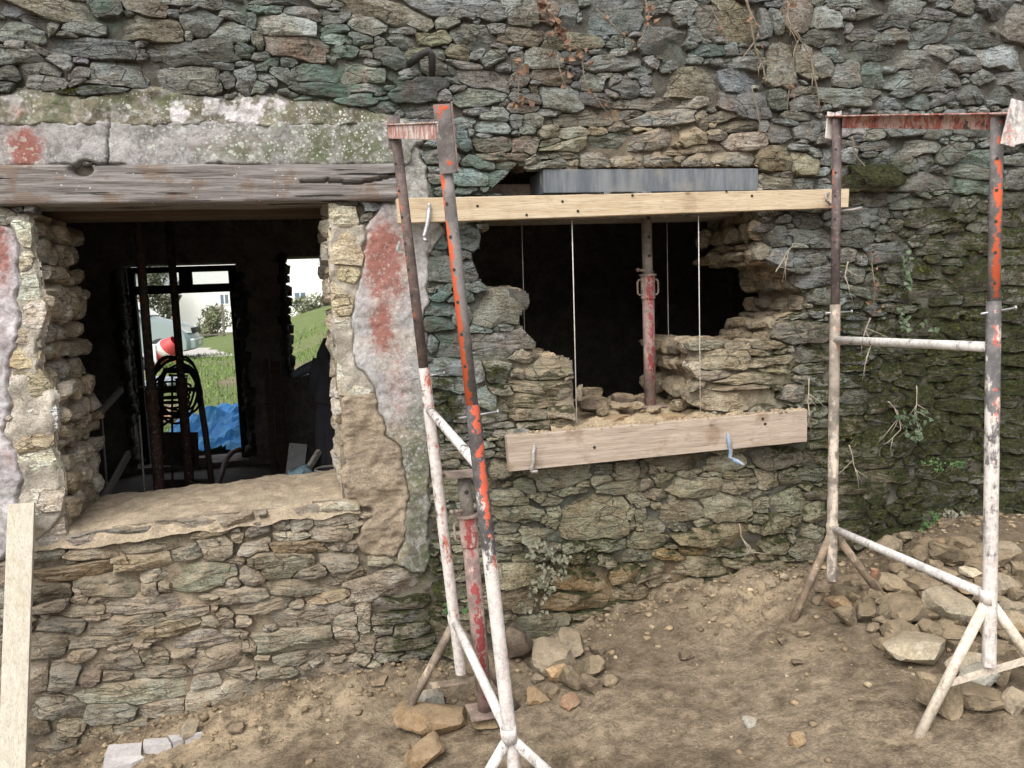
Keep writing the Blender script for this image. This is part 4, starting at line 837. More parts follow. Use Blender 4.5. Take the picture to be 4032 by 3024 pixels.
# new bluish lintel over the breach
a0, a1 = wxz(2136, 668), wxz(2981, 655); b0, b1 = wxz(2136, 762), wxz(2981, 746)
def mat_newlintel():
    t = NT('blue_grey_concrete'); c = t.coord(); v = t.coord((9, 1, 1.0)); n1 = t.noise(v, 1.8, 7, 0.7); n2 = t.noise(c, 40, 4, 0.7)
    base = t.mix(t.ramp(n1, .35, .68), (0.095, 0.108, 0.125), (0.19, 0.205, 0.215)); base = t.mix(t.mul(t.ramp(t.noise(c, 5, 4), .5, .7), .5), base, (0.30, 0.27, 0.22))
    return t.out(base, .75, t.bump(n2, .25, .003))
b = MB(); b.box((a0[0], -.012, b0[1]), (a1[0], .24, a0[1])); L_ = bev(b.build('new_lintel', mat_newlintel(), house), .004); L_['label'] = 'new blue grey concrete lintel above the breach'
bedgrid('lintel_bed', a0[0]-.03, a1[0]+.03, -.02, .05, lambda x, y: a0[1]+.012+.008*vnoise(x, y, .03, 71)+.006*vnoise(x, y, .012, 72), (.46,.37,.25), .009, None, front)
# iron pintle hook and slate lug high on the wall
k = [wxz(1605, 262), wxz(1650, 240), wxz(1675, 232), wxz(1688, 250), wxz(1692, 320)]
MET = mat_plain('black_iron', (0.035, 0.034, 0.033), .7, .5, 20, .6)
b = MB(); b.tube([(p[0], yy, p[1]) for p, yy in zip(k, (-.03, -.10, -.12, -.11, -.08))], [.016, .016, .017, .017, .015], 10, wob=.2); b.build('iron_hook', MET, house, True)

# ------------------------------------------------------------------ the room behind: floor, ceiling, side walls, back wall with a doorway and a window hole
YB = 5.2
M['floor'] = mat_plain('dusty_floor', (0.20, 0.175, 0.145), .9, .4, 5)
dl, dr = wxz(512, 1400, YB)[0], wxz(945, 1400, YB)[0]; dt, db_ = wxz(740, 1044, YB)[1], 0.16
wl, wr = wxz(1130, 1250, YB)[0], wxz(1420, 1250, YB)[0]; wt, wb = wxz(1180, 1010, YB)[1], wxz(1180, 1480, YB)[1]
b = MB(); b.box((-3.55, .57, -.05), (6.35, 5.75, .10)); b.build('floor', M['floor'], house)
b = MB(); b.box((-3.55, .06, 2.80), (6.35, 5.75, 2.90)); b.build('ceiling', M['dark_wood'], house)
b = MB()
for i in range(9): b.box((-3.0+i*1.05, .60, 2.64), (-2.86+i*1.05, 5.19, 2.797))
b.build('ceiling_beams', M['dark_wood'], house)
b = MB(); b.box((-3.75, .06, -.5), (-3.56, 5.75, 4.3)); b.build('side_wall', M['room_stone'], house)
b = MB(); b.box((6.36, .06, -.5), (6.55, 5.75, 4.3)); b.build('side_wall', M['room_stone'], house)
b = MB(); ov = .16
b.box((-3.55, YB, .10), (dl-.02, YB+.5, 2.795)); b.box((dl-.02, YB+.001, dt+.02), (wl, YB+.499, 2.795)); b.box((dr+.02, YB+.002, .10), (wl-.001, YB+.498, dt+.018))
b.box((wl, YB+.001, wt), (6.35, YB+.499, 2.795)); b.box((wl, YB+.002, .10), (wr, YB+.498, wb)); b.box((wr+.001, YB+.003, .10), (6.35, YB+.497, wt-.001))
b.box((dl-.02, YB+.001, .10), (dr+.02, YB+.499, db_))
bw = b.build('back_wall', M['room_stone'], house)
RS2 = []; k = 0
for xe, z0_, z1_, s in ((wl, wb, wt, 1), (dl-.03, .2, dt-.1, 1), (dr+.03, .2, dt-.1, -1)):
    z = z0_
    while z < z1_:
        h = rng.uniform(.06, .13)
        for y in (YB-.02, YB+.2, YB+.42):
            V, F = rock_verts((rng.uniform(.06, .16), .22, h*1.25), 3000+k, 1, 5, .1); k += 1
            RS2.append((V+np.array([xe-s*.02+rng.uniform(-.015, .015), y, z+h/2]), F, np.tile(np.array((.14,.125,.11,rng.random())), (len(V), 1)), np.zeros((len(V), 3))))
        z += h
V, F, C_, K_ = join(RS2); o = mesh('edge_stones', V, F, M['stone'], bw, True, HB, {'col': C_, 'mask': K_}); o['kind'] = 'stuff'
# door frame with transom panes
df = MB(); ft = .055
for x0_, x1_ in ((dl, dl+.06), (dr-.075, dr)): df.box((x0_, YB+.20, db_), (x1_, YB+.29, dt))
zt1, zt0 = wxz(740, 1118, YB)[1], wxz(740, 1152, YB)[1]
df.box((dl+.061, YB+.20, dt-.06), (dr-.076, YB+.29, dt)); df.box((dl+.061, YB+.20, zt0), (dr-.076, YB+.29, zt1)); 
mx0, mx1 = wxz(690, 1080, YB)[0], wxz(742, 1080, YB)[0]
df.box((mx0, YB+.21, zt1+.001), (mx1, YB+.28, dt-.061))
frm = df.build('door_frame', M['jambwood'], house)
def mat_glass():
    t = NT('window_glass'); m = t.m; nt_ = t.t; tr = t.n('ShaderNodeBsdfTransparent'); gl = t.n('ShaderNodeBsdfGlossy'); mx = t.n('ShaderNodeMixShader')
    gl.inputs['Roughness'].default_value = .02; mx.inputs[0].default_value = .07; tr.inputs[0].default_value = (.93, .95, .95, 1)
    nt_.links.new(tr.outputs[0], mx.inputs[1]); nt_.links.new(gl.outputs[0], mx.inputs[2]); nt_.links.new(mx.outputs[0], nt_.nodes['Material Output'].inputs[0]); return m
M['glass'] = mat_glass()
for x0_, x1_ in ((dl+.061, mx0), (mx1, dr-.076)):
    b = MB(); b.box((x0_, YB+.243, zt1), (x1_, YB+.247, dt-.06)); b.build('pane', M['glass'], frm)
# board partition standing between door and window hole
px0, px1 = wxz(1050, 1600, 4.3)[0], wxz(1116, 1600, 4.3)[0]
b = MB(); b.box((px0, 4.3, .10), (px0+.05, 4.36, 1.28)); b.box((px0+.07, 4.31, .10), (px1, 4.36, 1.24)); bev(b.build('partition_boards', M['dark_wood'], house), .004)
# eaves and roof above the picture, gable walls
M['slate'] = mat_plain('roof_slate', (0.08, 0.085, 0.095), .6, .3, 20)
b = MB(); b.add([(-3.9, -.22, 4.22), (6.7, -.22, 4.22), (6.7, 2.85, 6.6), (-3.9, 2.85, 6.6), (-3.9, 6.0, 4.22), (6.7, 6.0, 4.22), (-3.9, -.22, 4.30), (6.7, -.22, 4.30), (6.7, 2.85, 6.7), (-3.9, 2.85, 6.7), (-3.9, 6.0, 4.30), (6.7, 6.0, 4.30)],
    [(0,1,2,3),(3,2,5,4),(9,8,7,6),(10,11,8,9),(6,7,1,0),(4,5,11,10),(0,3,9,6),(3,4,10,9),(1,7,8,2),(2,8,11,5)]); b.build('roof', M['slate'], house)
b = MB(); b.box((-3.55, YB+.06, 2.91), (6.35, YB+.45, 4.29)); b.build('rear_upper_wall', M['room_stone'], house)

# ------------------------------------------------------------------ formwork planks, clamps, strings
def plank(name, tl, tr_, br_, bl, y0, y1, mat, label):
    A, B_, C2, D2 = (wxz(*p, y0) for p in (tl, tr_, br_, bl)); ctr = ((A[0]+B_[0])/2, (y0+y1)/2, (A[1]+D2[1])/2)
    n = 60; V = []
    for y in (y0, y1):
        for top_ in (0, 1):
            for i in range(n+1):
                f = i/n; P = np.array(A)*(1-f)+np.array(B_)*f if top_ else np.array(D2)*(1-f)+np.array(C2)*f
                V.append((P[0], y+.0018*nz(f*9, top_*3, y), P[1]+.0014*nz(f*14, top_*5+2, 1)))
    m = n+1; F = []
    for i in range(n):
        F += [(i, i+1, m+i+1, m+i), (2*m+i+1, 2*m+i, 3*m+i, 3*m+i+1), (m+i, m+i+1, 3*m+i+1, 3*m+i), (i+1, i, 2*m+i, 2*m+i+1)]
    F += [(0, m, 3*m, 2*m), (n, 2*m+n, 3*m+n, m+n)]
    o = mesh(name, V, F, mat, None, False, ctr); bev(o, .0025); return tag(o, label, 'plank')
P1 = plank('formwork_plank', (1561,781), (3345,743), (3341,816), (1568,879), -.115, -.065, M['pine'], 'long pale yellow pine plank under the blue grey lintel across the breach')
P2 = plank('formwork_plank', (1995,1719), (3180,1614), (3178,1739), (2007,1858), -.105, -.055, M['old_pine'], 'shorter pinkish dirt stained plank along the bottom edge of the breach')
NAIL_HOLE = mat_plain('dark_nail_and_hole', (0.04, 0.035, 0.03), .6, .3, 40, .2)  # also colours the discs that stand for shaded pin holes
def nails(par, pts, y, r=.006):
    for x, yy in pts:
        c = onY(x, yy, y); b = MB(); b.tube([(c[0], y+.004, c[2]), (c[0], y-.004, c[2]-.002)], r, 8); b.build('nail', NAIL_HOLE, par)
nails(P1, [(1880,810),(2214,792),(2490,768),(2690,843),(2860,752),(3055,828),(2073,845),(2960,770),(2275,830)], -.115)
nails(P2, [(3003,1648),(3012,1668),(2340,1760)], -.105, .007)
# crumbs of mortar along the top of the lower plank
V0 = []
for i in range(420):
    f = rng.random(); p = np.array(onY(1995+f*1185, 1719-f*105, -.08)); s = rng.uniform(.004, .013)*(1.3 if f > .75 else 1)
    V, F = rock_verts((s*1.4, s*1.3, s), 5000+i, 1, 4, .2); V0.append((V+p+np.array([0, rng.uniform(-.022, .06), s*.3]), F, np.tile(np.array((.47,.37,.245))*rng.uniform(.8, 1.15), (len(V), 1)), np.zeros((len(V), 3))))
V, F, C_, K_ = join(V0); o = mesh('mortar_crumbs', V, F, M['mortar'], None, True, (1.6, -.06, 1.1), {'col': C_, 'mask': K_}); tag(o, 'crumbs of sandy mortar along the top of the lower plank', 'crumbs', kind='stuff')
GALV = mat_plain('galvanised_steel', (0.45, 0.455, 0.46), .42, .3, 25, .2, metal=.75, spec=.5)
BLUEC = mat_tube('chipped_blue_paint', (.30,.31,.32), (.17,.27,.40), (-1, 0, 0), -.25, .5, .25, .25, 0, 1, white=(.5,.44,.36))
DULL = mat_plain('dull_pale_steel', (0.34, 0.31, 0.285), .5, .4, 30, .3, metal=.3)
def clamp(pts, y, mat, label, r=.009, flat=1.6, tip=None):
    P = [onY(px, py, y-dy) for px, py, dy in pts]; R_ = root('mason_clamp', tuple(P[0]), label, 'clamp', 'iron clamps that hold the planks to the wall')
    b = MB()
    for i in range(len(P)-1):
        pass
    b.tube([Vector(p) for p in P[:-1]], [r*q for q in ([.9]+[1.15]*(len(P)-3)+[1.0])], 10, wob=.12); o = b.build('shank', mat, R_, True)
    b = MB(); b.tube([Vector(P[-2]), Vector(P[-1])], [r*1.15, r*.85], 10, wob=.15); b.build('hook', tip or mat, R_, True)
    b = MB(); h = Vector(P[0]); b.tube([h+Vector((0, .045, 0)), h+Vector((0, -.004, .002))], r*.8, 8); b.build('spike', mat, R_, True)
    return R_
clamp([(1690,808,.0),(1688,845,.012),(1683,885,.012),(1672,925,.01),(1668,940,.012),(1682,950,.02)], -.117, GALV, 'bright galvanised clamp near the left end of the upper plank')
clamp([(3262,760,.0),(3252,772,.03),(3254,790,.03),(3266,800,.01),(3272,806,.0)], -.117, DULL, 'rusty white hooked clamp behind the left post of the right trestle', .006)
clamp([(2104,1758,.0),(2100,1785,.012),(2101,1815,.012),(2094,1842,.012),(2093,1858,.012),(2118,1856,.03)], -.107, DULL, 'pale bent clamp near the left end of the lower plank')
clamp([(2867,1712,.0),(2872,1745,.014),(2878,1775,.014),(2873,1800,.014),(2886,1808,.02),(2930,1832,.05)], -.107, BLUEC, 'clamp with chipped blue paint on the right of the lower plank')
b = MB(); p, q = onY(3355, 826, -.03), onY(3395, 818, -.06); q2 = onY(3305, 832, -.02); b.tube([q2, p, q], .007, 8); o = b.build('iron_rod', DULL, None, True, tuple(p)); tag(o, 'thin pale rod sticking out of the wall under the right end of the upper plank', 'rod')
STR = mat_plain('pale_string', (.62, .60, .55), .9, .2, 60, 0)
for (x0_, y0_, x1_, y1_, yy, r, lab) in ((2252,868,2271,1665,-.055,.0022,'taut pale string hanging left of the red prop in front of the breach'), (2750,850,2758,1620,-.055,.0022,'taut pale string hanging in front of the right pier of the breach'),
        (2052,868,2066,1330,.5,.0018,'faint string far left inside the breach above the jutting stone'), (2625,862,2635,1540,.5,.0018,'faint string just right of the red prop inside the breach')):
    p, q = onY(x0_, y0_, yy), onY(x1_, y1_, yy); 
    if yy > 0: p = onY(x0_, 800, yy)
    b = MB(); b.tube([p, (np.array(p)+np.array(q))/2, q], r, 6); o = b.build('builder_string', STR, None, True, tuple(q)); tag(o, lab, 'string', 'plumb strings between the planks')

# ------------------------------------------------------------------ ground
BASE = [(-40,-.5),(-3,-.3),(-1.6,-.21),(-1.34,-.17),(-1.12,-.12),(-.93,-.08),(-.39,-.03),(.2,.02),(.8,.05),(1.37,.13),(1.73,.16),(2.11,.22),(2.6,.20),(3.2,.30),(4,.32),(6,.4),(40,.8)]
FRONT = [(-40,-.4),(-3,-.22),(-1,-.14),(0,-.03),(.5,0),(1.0,.10),(1.9,.24),(2.5,.29),(4,.36),(6,.45),(40,.8)]
def vn(x, y, s, k): return vnoise(x, y, s, k)
def yardz(x, y):
    """land behind the house: level by the door, a bank that climbs to the right, gently rising far off"""
    r = np.maximum(y-6.5, 0); ang = x/np.maximum(y+3.78, 1.0)      # lateral position seen along the yard
    bank = sm(.02, 6.0, x+.25*(y-12))*sm(7.0, 20.0, y)*1.7
    return .02+.28*sm(9, 19, y)+bank*sm(46, 26, y)
def groundz(x, y):
    x = np.asarray(x, float); y = np.asarray(y, float)
    near = lerp_pts(BASE, x); frt = lerp_pts(FRONT, x); t = np.clip(-y/1.5, 0, 1); z = near*(1-t)+frt*t
    z = z+.24*np.exp(-((x-3.25)/.80)**2-((y+.40)/.5)**2)+.05*np.exp(-((x-2.6)/.4)**2-((y+1.15)/.45)**2)          # heap of rubble
    z = z+.07*np.exp(-((x-.0)/.9)**2-((y+.12)/.16)**2)*1.0+.09*np.exp(-((x-1.75)/.55)**2-((y+.05)/.20)**2)           # earth washed against the wall
    z = z-.03*np.exp(-((x-.55)/.30)**2-((y+.08)/.15)**2)
    amp = 1+.9*np.exp(-(y/.35)**2)
    rough = .35+.9*sm(-.05, .35, vn(x, y, .5, 85))+.8*np.exp(-(y/.4)**2); fine = (.020*vn(x, y, .42, 81)+(.010*vn(x, y, .14, 82)+(.010*vn(x, y, .055, 83)+.007*vn(x, y, .024, 84))*amp)*rough)
    z = z+fine*np.where((y > -6) & (y < 1), 1, 0)
    t2 = sm(5.9, 8.0, y); z = np.where(y > .2, np.where(y < 5.8, -.35, yardz(x, y)), z)
    return z
def hitground(px, py, dz=0.0):
    d = ray(px, py); t = 1.2
    while t < 8:
        p = CAM+d*t
        if p[2] <= float(groundz(p[0], p[1]))+dz: break
        t += .01
    return p
gxs = np.concatenate([-np.geomspace(260, 3.0, 34), np.arange(-2.9, -2.0, .06), np.arange(-2.0, 4.5, .016), np.arange(4.5, 6.0, .1), np.geomspace(6.2, 260, 30)])
gys = np.concatenate([-np.geomspace(260, 3.3, 32), np.arange(-3.2, -2.3, .05), np.arange(-2.3, .14, .016), [.2, .4, 5.5, 5.75], np.arange(5.85, 22, .28), np.geomspace(22.3, 420, 46)])
XX, YY = np.meshgrid(gxs, gys); ZZ = groundz(XX, YY)
idx = np.arange(XX.size).reshape(XX.shape); q = np.stack([idx[:-1,:-1], idx[:-1,1:], idx[1:,1:], idx[1:,:-1]], -1).reshape(-1, 4).tolist()
V = np.stack([XX.ravel(), YY.ravel(), ZZ.ravel()], 1); x, y = V[:,0], V[:,1]
def gblob(lst):
    s = np.zeros(len(x))
    for px, py, rx, ry, k in lst:
        p = hitground(px, py); s = np.maximum(s, k*np.exp(-((x-p[0])/rx)**2-((y-p[1])/ry)**2))
    return s
SAND = [(2920,2400,.22,.14,1.0),(3020,2330,.15,.1,.9),(3180,2560,.10,.07,.9),(900,2850,.55,.18,.8),(600,2950,.5,.2,.7),(1200,2790,.25,.12,.6),(3550,2920,.08,.03,1.0),(3240,2880,.05,.015,1.0),(3220,2690,.04,.015,1.0),(2330,2900,.2,.05,.4),(1700,2950,.12,.08,.6)]
sandm = gblob(SAND); grass = np.where(y > 5.8, sm(6.8, 8.2, y+.5*vn(x, y, .8, 88)), 0); grass = grass*(1-.85*sm(-.05, .28, vn(x, y, 1.3, 89))*sm(24, 13, y))
dark_soil = gblob([(3700,2300,.65,.35,1.0),(3900,2500,.3,.3,.8),(2500,2500,.5,.22,.5),(1700,2700,.25,.2,.6),(3450,2400,.5,.25,.6)])  # darker soil round the heap and on the damp middle ground
g = mesh('ground', V, q, M['earth'], None, True, (0,0,0), {'col': np.full((len(V), 3), .2), 'mask': np.stack([sandm, grass, dark_soil], 1)}); g['kind'] = 'structure'
# ------------------------------------------------------------------ trestles
ORANGE = (.52, .105, .045); RUST = (.115, .085, .075); GREYM = (.17, .16, .155)
def Vv(*a): return Vector(a)
def on(a, b, f): return a+(b-a)*f
def atz(a, b, z): return a+(b-a)*((z-a.z)/(b.z-a.z))
def trestle(posts, label, mats, rung, stops, r=.0225, ri=.0192):
    """posts: for the wall side and the near side: top, node, end, collar height, feet"""
    R_ = root('mason_trestle', (posts[0]['node'].x, posts[0]['node'].y, float(groundz(posts[0]['node'].x, posts[0]['node'].y))), label, 'trestle', 'adjustable mason trestles')
    for i, p in enumerate(posts):
        ax = (p['node']-p['top']).normalized(); col = atz(p['top'], p['node'], p['coll']); end = p['end']
        b = MB(); b.tube([p['top'], on(p['top'], col, .5), col+ax*.12], ri, 18, wob=.03); inner = b.build('inner_post', mats['inner'][i], R_, True)
        # rows of pin holes: dark discs whose colour stands for the shade inside
        side = Vv(-.75, -.66, 0) if i == 0 else Vv(-.62, -.78, 0); side = (side-ax*side.dot(ax)).normalized(); hb = MB()
        L = (col-p['top']).length; k = 0; s = .13
        while s < L-.03:
            c = p['top']+ax*s; hb.tube([c+side*(ri*.9), c+side*(ri+.0012)], .0052, 10); s += .098
        hb.build('dark_hole_discs', NAIL_HOLE, inner)
        b = MB(); b.hollow(col, end, r, r-.003, 22); outer = b.build('outer_post', mats['outer'][i], R_, True); shade_auto(outer)
        b = MB(); b.hollow(p['node']+ax*(-.022), p['node']+ax*.026, r+.0035, r, 22); b.build('leg_collar', mats['outer'][i], outer, True)
        # locking nail through the collar
        pc = col+ax*.035; pd = p.get('pin', Vv(.97, -.15, .12)).normalized(); b = MB(); b.tube([pc-pd*.045, pc+pd*.075], .0038, 8); b.tube([pc+pd*.075, pc+pd*.079], .008, 8); b.build('pin', GALV, R_, True)
        for f in p['feet']:
            b = MB(); n0 = p['node']+ax*.01; b.tube([n0, on(n0, f, .5), f], .0175, 14, wob=.07); b.build('leg', mats['leg'][i], R_, True)
        f0, f1 = p['feet']; q0, q1 = on(p['node'], f0, .62), on(p['node'], f1, .62); b = MB(); b.obox(q0, q1, .004, .026); b.build('leg_brace', mats['leg'][i], R_)
    a, c = posts
    for f, nm in ((rung, 'rung'), (None, 'bottom_rung')):
        p0, p1 = (atz(a['top'], a['node'], f[0]), atz(c['top'], c['node'], f[1])) if f else (a['node'], c['node'])
        b = MB(); b.tube([p0, on(p0, p1, .35), on(p0, p1, .7), p1], .0170, 16, wob=.05); b.build(nm, mats['rung'], R_, True)
    t0, t1 = a['top'], c['top']; d = (t1-t0).normalized(); t0e = t0-d*stops['over'][0]; t1e = t1+d*stops['over'][1]; sd_ = d.cross(Vv(0,0,1)).normalized()
    b = MB(); u = Vv(0, 0, 1)
    b.obox(t0e+u*.012, t1e+u*.012, .052, .005); b.obox(t0e+sd_*stops['web']-u*.015, t1e+sd_*stops['web']-u*.015, .005, .046); hd = b.build('head_beam', mats['head'], R_); bev(hd, .0015)
    for e, (w, lo, hi, tilt, yaw) in zip((t0e, t1e), stops['plates']):
        b = MB(); dd = Vv(cos(yaw), sin(yaw), 0); pt, pb = e+u*hi+dd*tilt*hi, e+u*lo+dd*tilt*lo; th = dd.cross(u)
        b.obox(pb, pt, .006, w, dd); b.obox(pb+dd*(w/2)+th*.017, pt+dd*(w/2)+th*.017, .04, .005, dd); bev(b.build('end_stop', mats['stop'], R_), .001)
    return R_
def foot(px, py=None, z=None):
    p = px; return Vv(p[0], p[1], float(groundz(p[0], p[1]))-.012)
A3 = lambda x, y, Z: Vector(atZ(x, y, Z))
tl = [dict(top=A3(1555,505,3.08), node=A3(1788,2440,3.40), end=A3(1815,2650,3.42), coll=1.49), dict(top=A3(1738,500,2.47), node=A3(2003,2890,2.66), end=A3(2030,3085,2.69), coll=1.425)]
for p, dl_ in zip(tl, (((-.25, .03), (.25, -.02)), ((-.26, -.02), (.27, .03)))):
    p['feet'] = [Vv(p['node'].x+a, p['node'].y+b, float(groundz(p['node'].x+a, p['node'].y+b))-.01) for a, b in dl_]
ML = dict(
    inner=[mat_tube('rusty_inner_tube', RUST, (.36,.13,.08), (-1,-.3,0), -.55, .35, .05, .15, 1.4, 2.4), mat_tube('orange_streaked_inner_tube', (.165,.15,.143), ORANGE, (-1.0, .0, 0), -.56, .85, .05, .15, 2.0, 2.4, z_paint=(1.40, 1.85, .42))],
    outer=[mat_tube('splashed_outer_tube', (.17,.13,.11), (.50,.13,.075), (.4,-1,0), -.22, .38, .95, .75, .3, 1.45), mat_tube('splashed_orange_tube', (.12,.11,.11), (.60,.12,.065), (.3,-1,0), -.46, .42, 1.0, .45, .55, 1.4)],
    leg=[mat_tube('muddy_leg', (.20,.16,.12), (.40,.16,.10), (0,-1,0), -.62, .2, .6, .6, 0, 1, white=(.40,.33,.24)), mat_tube('whitened_leg', (.22,.18,.16), (.5,.17,.12), (0,-1,0), -.52, .3, .85, .85, 0, 1)],
    rung=mat_tube('whitened_rung', (.13,.125,.125), (.5,.16,.1), (0,-1,0), -.7, .1, 1.0, .85, .3, 1.3), head=mat_tube('scraped_head_beam', (.26,.23,.205), (.46,.22,.18), (-1,0,0), -.3, .3, .7, .7, 0, 1), stop=mat_tube('rusty_end_stop', (.15,.13,.125), ORANGE, (1,-.2,0), -.16, .4, .45, .45, 0, 1, white=(.40,.38,.36)))
trestle(tl, 'left trestle with rust and orange paint standing end on between the openings', ML, (1.325, 1.23), dict(over=(.035, .03), web=.018, plates=[(.042, -.075, .045, .0, 0.0), (.052, -.135, .065, -.05, -.1)]))
tr_ = [dict(top=A3(3297,468,3.55), node=A3(3278,2080,3.73), end=A3(3275,2285,3.745), coll=1.66, pin=Vv(1,-.1,.02)), dict(top=A3(3927,462,2.62), node=A3(3890,2345,2.78), end=A3(3894,2620,2.80), coll=1.675, pin=Vv(1,-.1,.12))]
for p, dl_ in zip(tr_, (((-.19, .02), (.23, -.06)), ((-.25, .02), (.27, -.03)))):
    p['feet'] = [Vv(p['node'].x+a, p['node'].y+b, float(groundz(p['node'].x+a, p['node'].y+b))-.01) for a, b in dl_]
MR = dict(
    inner=[mat_tube('purple_brown_inner_tube', (.125,.095,.09), (.4,.12,.08), (-1,0,0), -.5, .2, .12, .4, 2.0, 2.5, white=(.5,.48,.46)), mat_tube('orange_streaked_grey_tube', (.16,.145,.14), ORANGE, (-.35,-.93,0), -.46, .52, .0, .1, 2.0, 2.4)],
    outer=[mat_tube('beige_outer_tube', (.30,.26,.215), (.5,.23,.17), (0,-1,0), -.5, .25, .75, .55, .4, 1.7, white=(.52,.45,.37)), mat_tube('white_spotted_tube', (.18,.175,.175), (.55,.13,.085), (-.3,-1,0), -.48, .28, .95, .55, .7, 1.75, white=(.60,.56,.52))],
    leg=[mat_tube('rusty_leg', (.22,.165,.115), (.4,.2,.13), (0,-1,0), -.6, .2, .55, .55, 0, 1, white=(.44,.36,.26)), mat_tube('cement_coated_leg', (.34,.29,.22), (.5,.2,.14), (0,-1,0), -.75, .2, 1.0, 1.0, 0, 1, white=(.58,.51,.42))],
    rung=mat_tube('pale_splashed_rung', (.20,.19,.19), (.48,.18,.13), (0,-1,0), -.55, .2, .92, .92, 0, 2), head=mat_tube('red_head_beam', (.13,.11,.105), (.47,.15,.11), (0,-1,0), .10, .6, .72, .72, 0, 3, white=(.55,.42,.37)), stop=mat_tube('red_white_end_stop', (.42,.39,.38), (.50,.17,.13), (0,-1,0), -.45, .3, .8, .8, 0, 3))
trestle(tr_, 'right trestle with red head beam standing in front of the mossy wall', MR, (1.505, 1.525), dict(over=(.055, .075), web=-.018, plates=[(.042, -.085, .028, .12, .15), (.048, -.085, .05, .25, -.1)]))

# ------------------------------------------------------------------ steel props
def prop(pb, pt, coll, label, mats, r=.031, ri=.0265, turn=0.0, plate=.07, handles=True, group='adjustable steel props'):
    pb, pt = Vector(pb), Vector(pt); ax = (pt-pb).normalized(); R_ = root('steel_prop', tuple(pb), label, 'prop', group); cp = atz(pb, pt, coll)
    ux = Vv(cos(turn), sin(turn), 0)
    b = MB(); b.tube([pb+ax*.006, on(pb, cp, .5), cp], r, 20, wob=.02); b.build('outer_tube', mats[0], R_, True)
    b = MB(); b.tube([cp-ax*.02, pt-ax*.006], ri, 20); inn = b.build('inner_tube', mats[1], R_, True)
    side = ux.cross(ax).normalized(); side = side if side.y < 0 else -side; hb = MB(); s = (cp-pb).length+.10; L = (pt-pb).length
    while s < L-.05:
        c = pb+ax*s; hb.tube([c+side*(ri*.9), c+side*(ri+.0012)], .009, 12); s += .095
    hb.build('dark_hole_discs', NAIL_HOLE, inn)  # dark discs in place of bored holes, the inner shade put into their colour
    b = MB(); b.hollow(cp-ax*.12, cp, r+.006, r-.002, 24); sl = b.build('threaded_collar', mats[0], R_, True); shade_auto(sl)
    b = MB(); b.hollow(cp-ax*.002, cp+ax*.007, r+.014, ri, 24); shade_auto(b.build('collar_flange', mats[2], sl, True))
    if handles:
        for s_ in (-1, 1):
            o = ux*s_; a = cp-ax*.022+o*(r+.004); c = cp-ax*.098+o*(r+.004)
            pts = [a, a+o*.013+ax*.001, a+o*.022-ax*.010, c+o*.022+ax*.010, c+o*.013-ax*.001, c]; b = MB(); b.tube(pts, .0052, 8); b.build('handle', mats[2], sl, True)
    b = MB(); q = cp+ax*.022; d = (-ux+ax*.12+side*.5).normalized(); b.tube([q-d*.045, q+d*.075], .0075, 10); b.tube([q+d*.066, q+d*.080], .0095, 10); b.build('pin', mats[2], R_, True)
    for nm, p in (('base_plate', pb), ('top_plate', pt)):
        b = MB(); b.obox(p-ax*.003*(1 if nm == 'top_plate' else -1)-ux*plate, p-ax*.003*(1 if nm == 'top_plate' else -1)+ux*plate, plate*2, .006, ax); b.build(nm, mats[2], R_)
    return R_
DUSTY = (.40, .33, .28)
PM = (mat_tube('worn_red_prop_paint', (.28,.20,.175), (.27,.055,.055), (0,-1,0), -.47, .45, .6, .6, 0, 2, white=DUSTY), mat_tube('dusty_grey_inner_tube', (.22,.195,.17), (.3,.1,.08), (0,-1,0), -.6, .1, .45, .45, 0, 2, white=(.36,.32,.27)), mat_tube('dusty_steel', (.23,.175,.145), (.3,.12,.1), (0,-1,0), -.6, .2, .4, .4, 0, 2, white=(.36,.29,.23)))
yp = .27; pb = np.array(onY(2561, 1592, yp)); pt = np.array(onY(2543, 762, yp)); pb[2] = 1.15; pt[2] = 2.20
prop(pb, pt, onY(2552, 1085, yp)[2], 'red steel prop with looped collar handles standing in the breach', PM)
bp = hitground(1912, 2800, .012); tp = atZ(1822, 1862, 3.30)
b0_ = Vector(atZ(1912, 2800, 3.34)); b0_.z = max(b0_.z, float(groundz(b0_.x, b0_.y))+.05)
prop(b0_, A3(1826, 1862, 3.24), A3(1848, 2030, 3.26).z, 'short red steel prop leaning behind the left trestle, its flat head plate uppermost', PM, turn=.0)
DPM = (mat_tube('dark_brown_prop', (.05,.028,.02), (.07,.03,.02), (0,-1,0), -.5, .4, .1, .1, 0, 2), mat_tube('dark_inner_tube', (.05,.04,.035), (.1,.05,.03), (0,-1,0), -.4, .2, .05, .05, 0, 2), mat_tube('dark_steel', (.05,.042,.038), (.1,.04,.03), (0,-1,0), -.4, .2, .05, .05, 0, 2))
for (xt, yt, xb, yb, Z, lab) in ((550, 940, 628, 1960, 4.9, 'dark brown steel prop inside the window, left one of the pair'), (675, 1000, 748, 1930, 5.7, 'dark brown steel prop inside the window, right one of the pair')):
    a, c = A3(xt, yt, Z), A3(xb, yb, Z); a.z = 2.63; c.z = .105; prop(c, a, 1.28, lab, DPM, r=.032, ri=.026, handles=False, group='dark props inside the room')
q0 = A3(2870, 1100, 6.2); prop((q0.x, q0.y, .105), (q0.x+.02, q0.y, 2.63), 1.1, 'dim steel prop in the dark room behind the right side of the breach', DPM, group='dark props inside the room')

